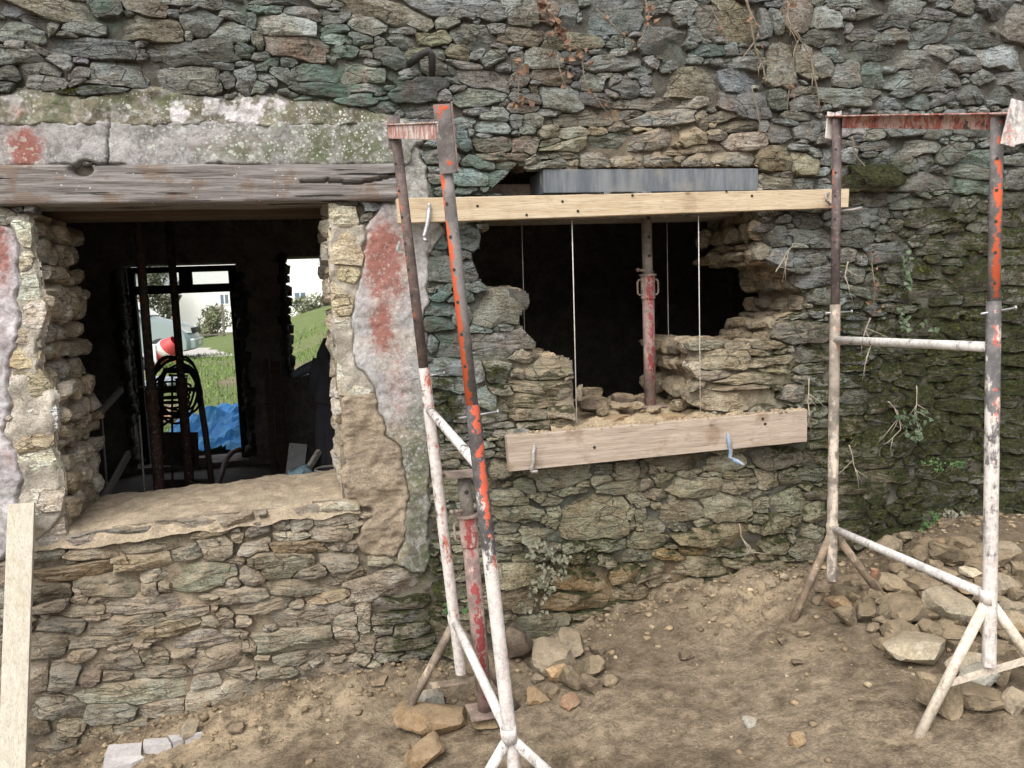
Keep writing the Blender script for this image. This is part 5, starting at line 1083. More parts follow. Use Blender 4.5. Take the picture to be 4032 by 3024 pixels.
# ------------------------------------------------------------------ board against the wall, tile slab, loose stones
c0 = onY(90, 1985, -.05); gb = hitground(60, 3290)
zb_ = float(groundz(c0[0]-.03, -.42))-.02; tb = Vector((c0[0], -.06, c0[2])); 
pA, pB = Vector(atZ(86, 1982, 3.40)), Vector(atZ(48, 3060, 3.22)); pB = on(pA, pB, 1.0+max(0, (pB.z-zb_)/(pA.z-pB.z)))
b = MB(); b.obox(pB, pA, .098, .022, (0, -1, .1)); o = bev(b.build('leaning_board', M['board'], None, False, tuple(pB)), .002); tag(o, 'pale narrow board leaning upright against the wall left of the window', 'board')
SLAB = mat_plain('grey_floor_tile', (.36,.34,.33), .65, .25, 12, .2)
sp_ = [hitground(x, y) for x, y in ((428,2955),(690,2905),(735,2960),(560,2985),(415,3010))]
slab = root('broken_slab', tuple(sp_[4]), 'pale grey cracked tile half buried in the sand at the foot of the wall', 'tile')
def slabpiece(px, dz):
    P = [hitground(x, y) for x, y in px]; zz = np.mean([p[2] for p in P])+dz; P = [(p[0], p[1], p[2]*.5+zz*.5+.024) for p in P]; n = len(P)
    b = MB(); b.add(P+[(p[0], p[1], p[2]-.045) for p in P], [tuple(range(n))[::-1]]+[(i, (i+1) % n, n+(i+1) % n, n+i) for i in range(n)]); b.build('tile', SLAB, slab)
slabpiece([(432,2955),(560,2938),(556,2978),(415,3008)], .004); slabpiece([(568,2937),(658,2922),(676,2950),(640,2958),(566,2968)], .006); slabpiece([(664,2921),(740,2908),(722,2932),(684,2948)], .004); slabpiece([(746,2908),(800,2898),(770,2920),(730,2930)], .002); slabpiece([(412,3012),(555,2984),(570,3000),(520,3030),(408,3060)], .0)

RC = {'x': (.16,.122,.078), 'y': (.27,.225,.155), '': (.205,.163,.108), 'l': (.44,.385,.285), 'o': (.30,.205,.115), 'r': (.30,.165,.105), 'd': (.115,.088,.064), 'g': (.34,.335,.29), 't': (.29,.245,.18)}
def loose(px, py, w, h, ti, seed, label, group, lift=0.0, flat=1.0, k=1.0, name='loose_stone', cat='stone'):
    """px,py centre of the stone in the photo; w,h its size there"""
    p = hitground(px, py+h*.45, lift); Z = float((np.array(p)-CAM)@fw); sw, sh = w*Z/FPX, h*Z/FPX
    d = (sw*.8+sh*.3)*flat; r_ = np.random.default_rng(seed)
    V, F = rock_verts((sw*1.04, d, max(sh*.95, .012)), seed, 3, 15, .09)
    an = r_.normal(0, .15); c, s = cos(an), sin(an); V = V@np.array([[c, 0, s], [0, 1, 0], [-s, 0, c]])
    pos = np.array([p[0], p[1]+d*.25, p[2]+sh*.36])
    col = np.array(RC[ti])*math.exp(r_.normal(0, .2))
    V = V+pos; o = mesh(name, V, F, M['rock'], None, True, tuple(pos-np.array([0, 0, sh*.4])), {'col': np.tile(col, (len(V), 1))}); o.data.set_sharp_from_angle(angle=radians(24))
    return tag(o, label, cat, group)
HG = 'stones of the rubble heap by the right trestle'; HL = 'small brown broken stone filling a gap between the larger stones of the rubble heap'
HEAP = """1500 980 330 170 l;1610 1230 200 290 ;1705 730 260 200 l;1380 880 210 150 ;1450 725 290 160 ;1510 600 190 100 ;1310 590 170 100 ;1510 400 120 110 ;1560 470 90 80 ;1680 430 230 110 ;1990 380 130 80 t;1970 430 130 120 ;
1790 510 110 60 l;1960 590 140 140 t;2030 740 110 120 l;1550 860 130 110 ;1700 900 160 110 ;1770 1060 190 130 l;1830 1150 180 150 g;1850 1260 250 140 ;2010 1000 200 140 ;1940 1110 200 120 ;1230 650 120 110 ;1235 720 140 50 t;
1170 775 150 60 ;1030 700 110 70 o;1080 650 100 60 ;1210 530 60 80 r;1270 800 100 70 ;1720 360 150 70 ;1900 680 180 120 ;1950 820 160 120 ;1850 600 120 100 ;1620 530 120 70 ;1420 530 100 60 ;2050 500 80 90 ;1500 790 90 60 ;
1330 960 80 50 ;2020 1270 90 150 t;880 690 70 50 ;930 620 90 60 ;1110 590 80 50 ;1600 640 130 80 ;1760 620 120 80 o;1400 640 120 70 ;1340 690 110 70 o;1560 740 100 70 ;1850 830 130 90 ;1800 960 120 80 ;1480 500 110 60 ;1630 350 100 60 o;1850 400 120 70 ;1780 420 120 70 ;1880 480 110 80 o;1350 500 90 60 ;1160 690 90 60 ;1000 600 70 50 ;1060 760 80 50 ;960 680 70 40 o;1200 840 80 50 ;2000 900 130 80 ;1930 950 110 70 ;2050 640 80 90 ;2040 860 80 80 o"""
OWN = {0: 'large pale flat topped block under the near leg of the right trestle', 1: 'tall brown block standing below the pale block beside the trestle leg', 2: 'big yellowish pale boulder behind the near post of the right trestle', 18: 'greenish grey block at the foot of the near post of the right trestle', 17: 'pale stone wedged between the grey block and the trestle leg', 19: 'flat brown stone at the right front of the heap', 27: 'small upright reddish stone by the far trestle leg',
       23: 'thin pale flat slab at the left edge of the rubble heap', 25: 'orange brown lump at the left end of the rubble heap', 38: 'narrow upright whitish shard at the right front corner of the heap', 14: 'whitish stone at the right edge beside the near post'}
ANCH = [(1500,980,'large pale flat topped block'),(1610,1230,'tall brown block by the near leg'),(1705,730,'big yellowish pale boulder'),(1830,1150,'greenish grey block'),(1235,720,'thin pale slab at the heap edge'),(1210,530,'small upright reddish stone')]
CNAME = {'': 'brown', 'l': 'pale', 'o': 'orange brown', 'r': 'reddish', 'd': 'dark', 'g': 'grey', 't': 'tan'}; ORD = ['nearest', 'second', 'third', 'fourth', 'fifth', 'sixth', 'seventh']
_pos = []
for ln in HEAP.replace('\n', '').split(';'):
    q = ln.split(); _pos.append((float(q[0]), float(q[1]), q[4] if len(q) > 4 else ''))
def sector(x, y):
    a = min(ANCH, key=lambda a_: math.hypot(a_[0]-x, a_[1]-y)); an = math.degrees(math.atan2(a[1]-y, x-a[0])) % 360
    return a[2], ['right of', 'up and right of', 'above', 'up and left of', 'left of', 'down and left of', 'below', 'down and right of'][int((an+22.5)//45) % 8], math.hypot(a[0]-x, a[1]-y)
def relabel(x, y, w, ti):
    a, s, d = sector(x, y); peers = sorted(sector(px, py)[2] for j, (px, py, t_) in enumerate(_pos) if j not in OWN and sector(px, py)[:2] == (a, s) and CNAME[t_] == CNAME[ti]); k_ = peers.index(d)
    pre = '' if len(peers) == 1 else (ORD[k_] if k_ < len(ORD) else 'outlying')+' '
    return (pre+CNAME[ti]+' rubble stone '+s+' the '+a)
for i, ln in enumerate(HEAP.replace('\n', '').split(';')):
    q = ln.split(); x, y, w, h = map(float, q[:4]); ti = q[4] if len(q) > 4 else ''
    lab = OWN.get(i) or relabel(x, y, w, ti); loose(2632+x/1.476, 1900+y/1.476, w/1.476*1.13, h/1.476*1.13, ti, 7000+i, lab or HL, HG)
for i in range(60):
    px = rng.uniform(3330, 4030); py = rng.uniform(2110, 2600) if px > 3480 else rng.uniform(2290, 2440); w = rng.uniform(45, 120); loose(px, py, w, w*rng.uniform(.5, .8), rng.choice(['', '', 'x', 'y']), 7200+i, HL, HG)
CG = 'stones in the pile at the foot of the wall behind the left trestle'
CLUSTER = [(1020,990,150,230,'d','tall dark stone leaning on the wall right behind the red prop'),(1200,1070,250,170,'t','large grey brown stone in the pile beside the left trestle'),(1290,1000,220,150,'t','flat sloping stone on top of the pile beside the left trestle'),(1210,1150,130,120,'o','orange ochre stone at the front of the pile beside the left trestle'),
    (1300,1185,110,140,'','upright brown stone in the pile right of the orange ochre one'),(1100,1270,130,100,'o','sharp pale orange stone just right of the near trestle post'),(1280,1315,120,75,'r','small reddish stone in front of the pile beside the left trestle'),(1200,1260,70,60,'','small stone between the sharp orange and the reddish stones'),
    (1430,1120,150,110,'','broad brown lump at the right of the pile'),(1400,1220,130,100,'d','low dark lump at the right foot of the pile'),(1500,1190,90,70,'','brown clod farthest right in the pile'),(1430,1030,80,60,'d','small dark stone behind the flat sloping stone'),(1110,1185,70,60,'t','small pale stone left of the orange ochre stone'),
    (540,1290,150,150,'g','grey angular stone beside the far leg of the left trestle'),(560,1435,400,150,'o','long flat tan slab lying in front of the left trestle'),(850,1425,160,70,'o','flat brick like stone under the foot of the red prop'),(505,1590,240,120,'o','flat tan stone half sunk at the bottom of the picture'),(265,1185,130,60,'d','dark stone at the foot of the wall left of the left trestle')]
for i, (x, y, w, h, ti, lab) in enumerate(CLUSTER): loose(1300+x/1.356, 1800+y/1.356, w/1.356, h/1.356, ti, 7400+i, lab, CG, flat=1.15)
loose(750, 2866, 78, 84, 't', 7500, 'rounded tan cobble at the foot of the wall above the grey tile', 'single stones on the bare ground'); loose(927, 2870, 66, 40, 'd', 7501, 'dark flat stone on the sand right of the rounded cobble', 'single stones on the bare ground')
for i, (x, y, w, h, ti, lab) in enumerate([(110,1010,90,60,'d','dark clod left of the middle of the bare earth'),(670,920,60,50,'d','dark clod in the middle of the bare earth'),(790,880,70,45,'','brown clod near the edge of the rubble heap'),(755,1050,80,40,'d','flat dark clod below the middle of the bare earth'),(490,1390,90,62,'g','grey lump low on the bare earth'),(765,1490,120,80,'o','orange brown clod near the lower edge of the bare earth'),(690,1125,24,24,'l','tiny pale pebble on the bare earth'),(680,550,60,52,'l','pale pebble at the left foot of the right trestle'),(610,590,80,55,'t','tan clod at the left foot of the right trestle')]):
    loose(2632+x/1.476, 1900+y/1.476, w/1.476, h/1.476, ti, 7520+i, lab, 'single stones on the bare ground', name='clod' if 'clod' in lab or 'lump' in lab else 'loose_stone', cat='clod' if 'clod' in lab or 'lump' in lab else 'stone')
# stones lying on the floor of the breach
def ledge_stone(px, py, w, h, ti, seed, lab, y):
    p = onY(px, py, y); Z = float((np.array(p)-CAM)@fw); sw, sh = w*Z/FPX, h*Z/FPX; V, F = rock_verts((sw, sw*.7, sh), seed, 3, 9, .14); V = V+np.array(p); col = np.array(RC[ti])
    o = mesh('loose_stone', V, F, M['rock'], None, True, (p[0], p[1], p[2]-sh/2), {'col': np.tile(col, (len(V), 1))}); o.data.set_sharp_from_angle(angle=radians(24)); tag(o, lab, 'stone', 'loose stones on the floor of the breach')
for i, a in enumerate([(2335,1544,100,52,'', 'brown stone on top of the small pile in the breach', .22),(2335,1592,130,70,'d','dark grey stone with pale streaks in the breach', .12),(2378,1618,60,36,'', 'small stone against the dark grey stone in the breach', .07),(2455,1578,98,66,'d','round brown stone left of the red prop in the breach', .2),(2510,1580,55,38,'d','small dark stone touching the red prop in the breach', .22),(2283,1545,36,70,'t','upright thin stone by the left string in the breach', .04),
        (2560,1628,150,46,'o','flat ochre stone under the foot of the red prop in the breach', .15),(2430,1650,130,34,'o','flat ochre stone along the front of the breach floor', .03),(2640,1648,110,44,'o','ochre stone at the front of the breach floor right of the prop', .03)]): ledge_stone(*a[:5], 7600+i, a[5], a[6])
# small debris that nobody could count
def scatter(name, n, fpos, srange, cols, label, mat, seed0):
    r = np.random.default_rng(seed0); protos = [rock_verts((1, 1, .7), seed0+k, 1, 6, .18) for k in range(10)]; P = []
    for i in range(n):
        x_, y_ = fpos(r); s = srange[0]*(srange[1]/srange[0])**(r.random()**2.2); V, F = protos[i % 10]; a = r.uniform(0, 6.3); c, sn = cos(a), sin(a)
        V = V*s*np.array([1, r.uniform(.7, 1.2), r.uniform(.6, 1)]); V = V@np.array([[c, sn, 0], [-sn, c, 0], [0, 0, 1]]); P.append((V+np.array([x_, y_, float(groundz(x_, y_))+s*.12]), F, np.tile(np.array(cols[r.integers(len(cols))])*math.exp(r.normal(0, .2)), (len(V), 1)), np.zeros((len(V), 3))))
    V, F, C_, K_ = join(P); o = mesh(name, V, F, mat, None, True, (1, -1, 0), {'col': C_, 'mask': K_}); return tag(o, label, 'rubble', kind='stuff')
def fnear(r):
    x_ = r.uniform(-1.9, 4.2); u = r.random()
    return (x_, -abs(r.normal(0, .22))-.03) if u < .62 else ((r.normal(3.0, .75), r.normal(-.7, .45)) if u < .85 else (x_, r.uniform(-1.9, 0)))
scatter('ground_rubble', 5200, fnear, (.0035, .042), [(.22,.165,.10),(.16,.12,.075),(.27,.2,.125),(.36,.29,.19)], 'crumbs of earth and small broken stone strewn along the foot of the wall', M['rock'], 8100)

# ------------------------------------------------------------------ plants on the wall
M['stem'] = mat_plain('dry_vine_stem', (.20,.165,.12), .85, .4, 40, .4); M['dead'] = mat_leaf('dead_brown_leaf', (.10,.05,.035), (.25,.16,.10)); M['ivy'] = mat_leaf('dull_ivy_leaf', (.045,.07,.035), (.13,.165,.10)); M['ivydust'] = mat_leaf('dusty_ivy_leaf', (.105,.11,.075), (.23,.22,.16)); M['green'] = mat_leaf('fresh_green_leaf', (.03,.075,.02), (.075,.15,.045)); M['root'] = mat_plain('pale_root', (.36,.31,.24), .9, .3, 40, .2)
def leaf(mb, p, s, nrm, spin, r):
    n = Vector(nrm).normalized(); a = Vector((cos(spin), 0, sin(spin))); a = (a-n*a.dot(n)).normalized(); b_ = n.cross(a)
    pr = [(0,0,0),(.22,.40,.06),(.55,.26,.02),(1.0,0,-.08),(.55,-.26,.02),(.22,-.40,.06)]
    V = [Vector(p)+a*(u*s)+b_*(v*s)+n*(w*s*r) for u, v, w in pr]; mb.add(V, [(0,1,2,3),(0,3,4,5)])
def wallpt(px, py, dy=-.05): return np.array(onY(px, py, dy))
def vine(pts, label, r0=.0045, leaves=(), nl=6, ls=.035, lm='dead', name='dry_vine', cat='vine', group='dry vines on the upper wall', seed=0, branch=0):
    r = random.Random(seed+77); P = []
    for i in range(len(pts)-1):
        for k in range(6):
            f = k/6; a = wallpt(*pts[i]); c = wallpt(*pts[i+1]); q = a+(c-a)*f; P.append(Vector(q)+Vector((.008*nz(q[0]*12, q[2]*12, seed), -.012+.014*nz(q[0]*9, q[2]*9, seed+4), .006*nz(q[0]*15, q[2]*15, seed+8))))
    P.append(Vector(wallpt(*pts[-1]))); R_ = root(name, tuple(P[-1]), label, cat, group); n = len(P)
    b = MB(); b.tube(P, [r0*(1-.6*i/n) for i in range(n)], 6)
    for k in range(branch):
        i = r.randrange(2, n-2); q = P[i]; d = Vector((r.uniform(-1, 1), -.1, r.uniform(-1, .2))).normalized(); L = r.uniform(.05, .16); b.tube([q, q+d*L*.5+Vector((0,0,-.01)), q+d*L+Vector((r.uniform(-.02,.02), 0, -.02))], [r0*.5, r0*.4, r0*.2], 5)
    b.build('stem', M['stem'], R_, True)
    if nl:
        b = MB()
        for k in range(nl):
            q = P[r.randrange(n)]+Vector((r.uniform(-.03,.03), -.012-r.random()*.015, r.uniform(-.03,.03))); leaf(b, q, ls*r.uniform(.45, 1.05), (r.uniform(-.6,.6), -1, r.uniform(-.5,.7)), r.uniform(0, 6.3), r.choice([3.0, 1.5, -2]))
        o = b.build('leaves', M[lm], R_, False); o['kind'] = 'stuff'
    return R_
vine([(2130,20),(2165,70),(2205,130),(2240,200),(2262,245)], 'dry vine with a clump of red brown dead leaves at the top of the wall', .006, nl=26, ls=.05, seed=1, branch=3)
vine([(2190,100),(2205,135),(2235,200),(2262,245)], 'bare vine stem ending at a single tan leaf below the brown clump', .004, nl=3, ls=.05, seed=2)
vine([(2345,40),(2400,90),(2460,150),(2500,180)], 'slanting dry stem across the large bluish stone', .0045, nl=5, seed=3, branch=1)
vine([(2540,0),(2548,60),(2545,110),(2510,170)], 'dry vine with pale leaves right of the large bluish stone', .006, nl=8, seed=4, ls=.04, branch=1)
vine([(2790,30),(2830,95),(2850,150)], 'thin forked dry stem on the yellowish stone', .0045, nl=3, seed=5, branch=2)
vine([(2930,0),(2950,60),(2955,140),(2970,200),(3005,270),(3012,330)], 'long dry vine hanging with pale leaf tags right of the yellowish stone', .0075, nl=8, seed=6, ls=.035, branch=5)
vine([(3100,20),(3095,100),(3145,150),(3110,230),(3120,300),(3095,400)], 'branching dry vine left of the right trestle', .006, nl=7, seed=7, branch=7)
vine([(3190,230),(3200,300),(3215,380),(3225,430)], 'dark dry vine above the left end of the red head beam', .006, nl=4, seed=8, branch=3)
vine([(2955,350),(2975,420),(2985,500),(2990,530)], 'pair of thin stems over the tan mortar below the white streaked stone', .004, nl=0, seed=9, branch=2)
vine([(3345,540),(3360,600),(3395,650),(3420,700)], 'pale root hanging over the mossy ledge stone', .005, nl=0, seed=10, branch=2)
vine([(3430,980),(3432,1060),(3435,1150),(3440,1230)], 'hanging string of dead tan leaves right of the far trestle post', .004, nl=12, ls=.035, seed=11, branch=2)
vine([(2190,215),(2215,330),(2240,360)], 'red brown dead leaf on a stem at the left of the vines', .003, nl=6, ls=.04, seed=12)
vine([(2060,250),(2030,290),(2045,430),(2110,440)], 'scatter of tan dead leaves caught above the rust red stone', .003, nl=14, ls=.045, seed=13)
vine([(2275,180),(2290,260),(2300,330),(2370,420),(2410,460)], 'thin stem with tan leaves above the breach', .0035, nl=9, ls=.035, seed=14, branch=2)
for i, (pts, lab) in enumerate([([(3420,1250),(3405,1300),(3425,1350),(3400,1420)], 'pale forked root by the far trestle post'),([(3490,1580),(3530,1620),(3540,1690),(3480,1750)], 'long pale root on the mossy wall between the trestle posts'),([(3600,1520),(3605,1590),(3590,1640)], 'short pale root in the middle of the mossy wall'),([(2905,2060),(2915,2110),(2945,2150),(2955,2180)], 'pale root hanging low under the lower plank'),([(3180,1490),(3170,1580),(3190,1660)], 'thin roots on the stones right of the pier'),([(3340,1750),(3355,1820),(3375,1880)], 'thin root on the stones right of the far trestle post'),([(3050,1070),(3085,1010),(3120,960)], 'pale fine roots at the upper right edge of the breach'),([(3330,1030),(3320,1090),(3340,1150)],'short curled root beside the far inner post')]):
    R_ = vine(pts, lab, .0036, nl=0, seed=30+i, branch=4, name='pale_root', cat='root', group='pale roots on the wall'); 
    R_.children[0].data.materials[0] = M['root']
def ivy(label, blobs_, n, size, lm, seed, dy=-.05, name='ivy'):
    r = random.Random(seed); c = wallpt(*blobs_[0][:2]); R_ = root(name, tuple(c), label, 'ivy', 'ivy tufts on the wall'); b = MB(); s_ = MB()
    for k in range(n):
        x_, y_, rx, ry = r.choice(blobs_); a = r.uniform(0, 6.28); q = sqrt(r.random()); p = Vector(wallpt(x_+rx*q*cos(a), y_+ry*q*sin(a), dy-r.random()*.05)); leaf(b, p, size*r.uniform(.45, 1.05), (r.uniform(-.7,.7), -1, r.uniform(.0,1.0)), r.uniform(0, 6.3), r.uniform(-1.5, 2))
        if k % 3 == 0: s_.tube([p, p+Vector((r.uniform(-.03,.03), .03, r.uniform(-.05,.0)))], .0012, 4)
    o = b.build('leaves', M[lm], R_); o['kind'] = 'stuff'; s_.build('stems', M['stem'], R_)
ivy('dusty grey ivy spilling down the wall right of the near trestle post', [(2160,2200,60,45),(2190,2240,60,50),(2150,2300,50,40),(2120,2330,50,50),(2200,2180,50,40),(2100,2380,60,50),(2110,2160,40,30)], 150, .030, 'ivydust', 50)
ivy('fresh green leaves behind the foot of the red prop', [(1840,2350,25,50),(1860,2400,25,30),(1770,2400,15,30)], 45, .032, 'green', 51)
ivy('bright green sprig low on the mossy wall near the heap', [(3660,2040,30,40),(3690,2065,35,40),(3640,2090,20,25)], 60, .032, 'green', 52)
ivy('grey ivy sprig right of the bright green one', [(3740,2020,35,20),(3790,2030,30,20)], 30, .03, 'ivydust', 53)
ivy('dull ivy sprig in the mossy wall below the rung of the right trestle', [(3600,1690,35,50),(3620,1640,40,30),(3570,1650,30,25),(3610,1720,25,25)], 60, .036, 'ivy', 54)
ivy('dull ivy leaves above the rung of the right trestle', [(3560,1260,20,35),(3640,1260,30,15),(3690,1300,20,15),(3570,1290,15,15),(3540,1220,60,15)], 30, .036, 'ivy', 55)
ivy('green ivy trail beside the moss clump near the upper right of the breach', [(3565,1010,15,50),(3575,1060,15,40),(3570,1110,15,20)], 24, .042, 'ivy', 56)
ivy('small green weeds low between the trestle posts', [(3680,1820,50,20),(3780,1830,40,15),(3740,1840,60,18)], 70, .018, 'green', 57)
# moss: little upright fronds where the stones carry it
mb_ = MB(); r = random.Random(99); cand = []
for s in ST:
    V = s[1]; m = s[4][:, 0]
    for i in np.nonzero(m > .42)[0]: cand.append((V[i], m[i]))
r.shuffle(cand); cnt_ = 0
mv = []; mf = []
for p, m in cand:
    if cnt_ > 9000: break
    if fbm(p[0]*7, p[1]*7, p[2]*7, 3) < .12-.2*(m-.4): continue
    for t_ in range(4):
        b0 = np.array(p)+np.array([r.uniform(-.012,.012), -.001, r.uniform(-.008,.010)]); a = r.uniform(0, 6.3); d = np.array([cos(a)*.004, sin(a)*.004, 0]); tip = b0+np.array([r.uniform(-.006,.006), -r.uniform(.003,.011), r.uniform(.002,.011)])
        n_ = len(mv); mv += [b0-d, b0+d, tip]; mf.append((n_, n_+1, n_+2)); cnt_ += 1
M['moss'] = mat_leaf('moss_green', (.05,.055,.012), (.17,.165,.03), .9)
if mf: o = mesh('moss', mv, mf, M['moss'], front, False, HB); o['kind'] = 'stuff'
# mossy tuft that overhangs a ledge near the left post of the right trestle
V, F = rock_verts((.40, .14, .16), 8801, 4, 5, .25); p = wallpt(3425, 700, -.05); V = V+p; o = mesh('mossy_ledge_stone', V, F, M['stone'], front, True, HB, {'col': np.tile(np.array((.10,.09,.06,.4)), (len(V), 1)), 'mask': np.tile(np.array((1.0, 0, 0)), (len(V), 1))})
# ------------------------------------------------------------------ things in the dark room
IRON = mat_plain('dark_rusty_iron', (.06,.042,.034), .75, .4, 25, .3); RUBBER = mat_plain('black_rubber', (.018,.018,.02), .6, .2, 30, .1)
Zt = 6.0; TP = lambda x, y, dz=0: A3(x/1.2764, 750+y/1.2764, Zt+dz)
base = TP(930, 1560); ht = root('sack_truck', (base.x, base.y, .105), 'dark sack truck standing upright with coiled cable hung on its top', 'hand truck')
b = MB(); tb_ = [TP(800, 1640), TP(806, 1250), TP(808, 960), TP(830, 905), TP(960, 905), TP(990, 950), TP(1030, 1200), TP(1085, 1640)]; b.tube(tb_, .022, 10); b.build('frame', IRON, ht, True)
for (x0_, y0_, x1_, y1_, w) in ((800,1365,1040,1362,.05),(805,1475,1075,1470,.06),(808,1000,1000,1000,.03)): b = MB(); b.obox(TP(x0_, y0_), TP(x1_, y1_), .03, w); b.build('crossbar', IRON, ht)
b = MB(); b.obox(TP(822,1280,.02), TP(995,1280,.02), .02, .19); b.build('back_plate', IRON, ht)
b = MB(); b.tube([TP(865,930), TP(866,1300), TP(868,1640)], .008, 8); b.build('centre_rod', IRON, ht, True)
for s_ in (-1, 1):
    c = TP(940+s_*175, 1720); c.z = .105+.12; b = MB(); b.tube([c+Vv(-.02, 0, 0), c+Vv(.02, 0, 0)], .12, 20); b.build('wheel', RUBBER, ht, True)
cc = TP(885, 980, -.06); cr_ = root('cable_coil', tuple(cc), 'black cable coiled in loops over the top of the sack truck', 'cable'); b = MB(); pts = []
for i in range(190):
    a = i/26*2*pi*.62; rr_ = .165+.022*sin(i*.37)+.012*sin(i*.11); pts.append(cc+Vv(rr_*cos(a)*.92, -.02-.03*sin(i*.21), rr_*sin(a)*1.22-.02+.02*sin(i*.05)))
b.tube(pts, .0085, 6); b.build('loops', RUBBER, cr_, True)
b = MB(); pts = []
for i in range(150):
    a = i/30*2*pi; f = i/150; pts.append(TP(850, 990+f*110, -.08)+Vv(.15*cos(a)*(1-.2*f), -.05*sin(a)-.02, .055*sin(a)-.02*f))
pts += [TP(760, 1130, -.1), TP(745, 1160, -.1), TP(770, 1190, -.1), TP(820, 1180, -.1), TP(890, 1130, -.1)]; b.tube(pts, .0085, 6); b.build('slack_cable', RUBBER, cr_, True)
HOSE = mat_plain('dusty_pink_hose', (.36,.22,.21), .6, .2, 20, .1); Zh = 7.6; HP = lambda x, y, dz=0: A3(x/1.2764, 750+y/1.2764, Zh+dz)
hp = [HP(1225,1298,1.6), HP(1195,1303,1.0), HP(1165,1318,.5), HP(1138,1350), HP(1122,1395,-.3), HP(1112,1430,-.6), HP(1095,1475,-.9), HP(1070,1520,-1.1)]
P = []
for i in range(len(hp)-1):
    for k_ in range(4): P.append(hp[i]+(hp[i+1]-hp[i])*(k_/4))
b = MB(); b.tube(P+[hp[-1]], .024, 10); o = b.build('hose', HOSE, None, True, tuple(hp[3])); tag(o, 'dusty pink hose curving over the doorstep into the room', 'hose')
GW = mat_wood('grey_lath', (.22,.20,.175), (.30,.28,.25), (.10,.09,.08), dirt_amt=.4, knots=False)
for (x0_, y0_, x1_, y1_, Z_, w, lab) in ((370,1262,612,998,4.6,.034,'upper grey lath slanting across the dark left of the window'),(505,1580,648,1322,4.5,.040,'lower grey lath slanting up from the sill in the window')):
    a, c = A3(x0_/1.2764, 750+y0_/1.2764, Z_), A3(x1_/1.2764, 750+y1_/1.2764, Z_+.5); a = a+(a-c)*.6; b = MB(); b.obox(a, c, .022, w); o = b.build('lath', GW, None, False, tuple(a)); tag(o, lab, 'lath', 'slanting laths inside the window')
for x0_, lab in ((512, 'thin upright rod in the dark left part of the window'), (700, 'thin upright rod left of the sack truck')):
    a, c = A3(x0_/1.2764, 750+1130/1.2764, 4.9), A3((x0_+22)/1.2764, 750+1560/1.2764, 4.9); c.z = .105; b = MB(); b.tube([c, a], .006, 6); o = b.build('thin_rod', GW, None, True, tuple(c)); tag(o, lab, 'rod')
# dark work coat hanging at the right of the window, wheelbarrow shape behind it, sacks and bucket at its foot
CLOTH = mat_plain('black_cloth', (.02,.02,.024), .95, .3, 14, .6); ZC = 4.9; CP = lambda x, y, dz=0: A3(x/1.2764, 750+y/1.2764, ZC+dz)
coat = root('work_coat', tuple(CP(1640,1000)), 'black work coat hanging in the shadow by the right jamb of the window', 'coat')
prof = [(1636,742,10),(1640,770,26),(1632,815,38),(1625,870,40),(1633,930,52),(1636,1000,56),(1638,1050,58),(1645,1065,40)]
V = []; F = []; n = 16
for k_, (x_, y_, hw) in enumerate(prof):
    c = CP(x_, y_); w = hw/1.2764*ZC/FPX
    for m_ in range(n):
        a = 2*pi*m_/n; q = 1+.22*nz(cos(a)*2, sin(a)*2+k_*.5, 5+k_*.3); V.append((c.x+w*cos(a)*q, c.y+w*.55*sin(a)*q, c.z+.01*nz(a, k_, 1)))
for k_ in range(len(prof)-1):
    for m_ in range(n): F.append((k_*n+m_, k_*n+(m_+1) % n, (k_+1)*n+(m_+1) % n, (k_+1)*n+m_))
F.append(tuple(range(n))); F.append(tuple((len(prof)-1)*n+m_ for m_ in range(n))[::-1]); mesh('coat_body', V, F, CLOTH, coat, True, base_of(coat))
for s_ in (-1, 1):
    b = MB(); a = CP(1632+s_*22, 850); b.tube([a, CP(1632+s_*46, 930), CP(1636+s_*48, 1030)], [.045, .04, .033], 10, wob=.25); b.build('sleeve', CLOTH, coat, True)
tr2 = root('work_trousers', tuple(CP(1645,1400)), 'black trousers hanging under the coat by the right jamb', 'trousers')
for s_ in (-1, 1): b = MB(); b.tube([CP(1645+s_*10, 1075, .05), CP(1645+s_*18, 1200, .05), CP(1648+s_*20, 1330, .05), CP(1648+s_*20, 1420, .05)], [.05, .055, .048, .05], 10, wob=.2); b.build('leg', CLOTH, tr2, True)
b = MB(); q = [CP(1475, 935, .4), CP(1500, 915, .4), CP(1540, 895, .4), CP(1600, 872, .3)]; b.tube(q, [.022, .03, .034, .036], 10, wob=.3); o = b.build('rolled_tarpaulin', mat_plain('dark_blue_sheet', (.05,.065,.08), .6, .4, 14, .5), None, True, tuple(q[0])); tag(o, 'rolled dark sheet lying on the sill of the rear window hole', 'sheet')
PLAS = mat_plain('clear_blue_plastic', (.17,.26,.30), .25, .4, 10, .4, spec=.5)
V, F = rock_verts((.18,.16,.15), 8901, 3, 7, .4); p = np.array(A3(1505/1.2764, 750+1450/1.2764, 4.7)); p[2] += .0; V = V+p; o = mesh('plastic_bag', V, F, PLAS, None, True, (p[0], p[1], p[2]-.07)); tag(o, 'crumpled bluish plastic bag just behind the right end of the sill', 'bag')
b = MB(); bc = A3(1662/1.2764, 750+1425/1.2764, 4.75); ringp = [bc+Vv(.085*cos(a), .085*sin(a), .03) for a in np.linspace(0, 2*pi, 24)[:-1]]; bk = root('bucket', (bc.x, bc.y, bc.z-.22), 'dark bucket whose rim shows at the right end of the sill', 'bucket')
b.hollow(bc+Vv(0,0,-.22), bc+Vv(0,0,.03), .083, .080, 24); b.build('body', RUBBER, bk, True); b = MB(); b.tube(ringp, .007, 8, True); b.build('rim', GW, bk, True)
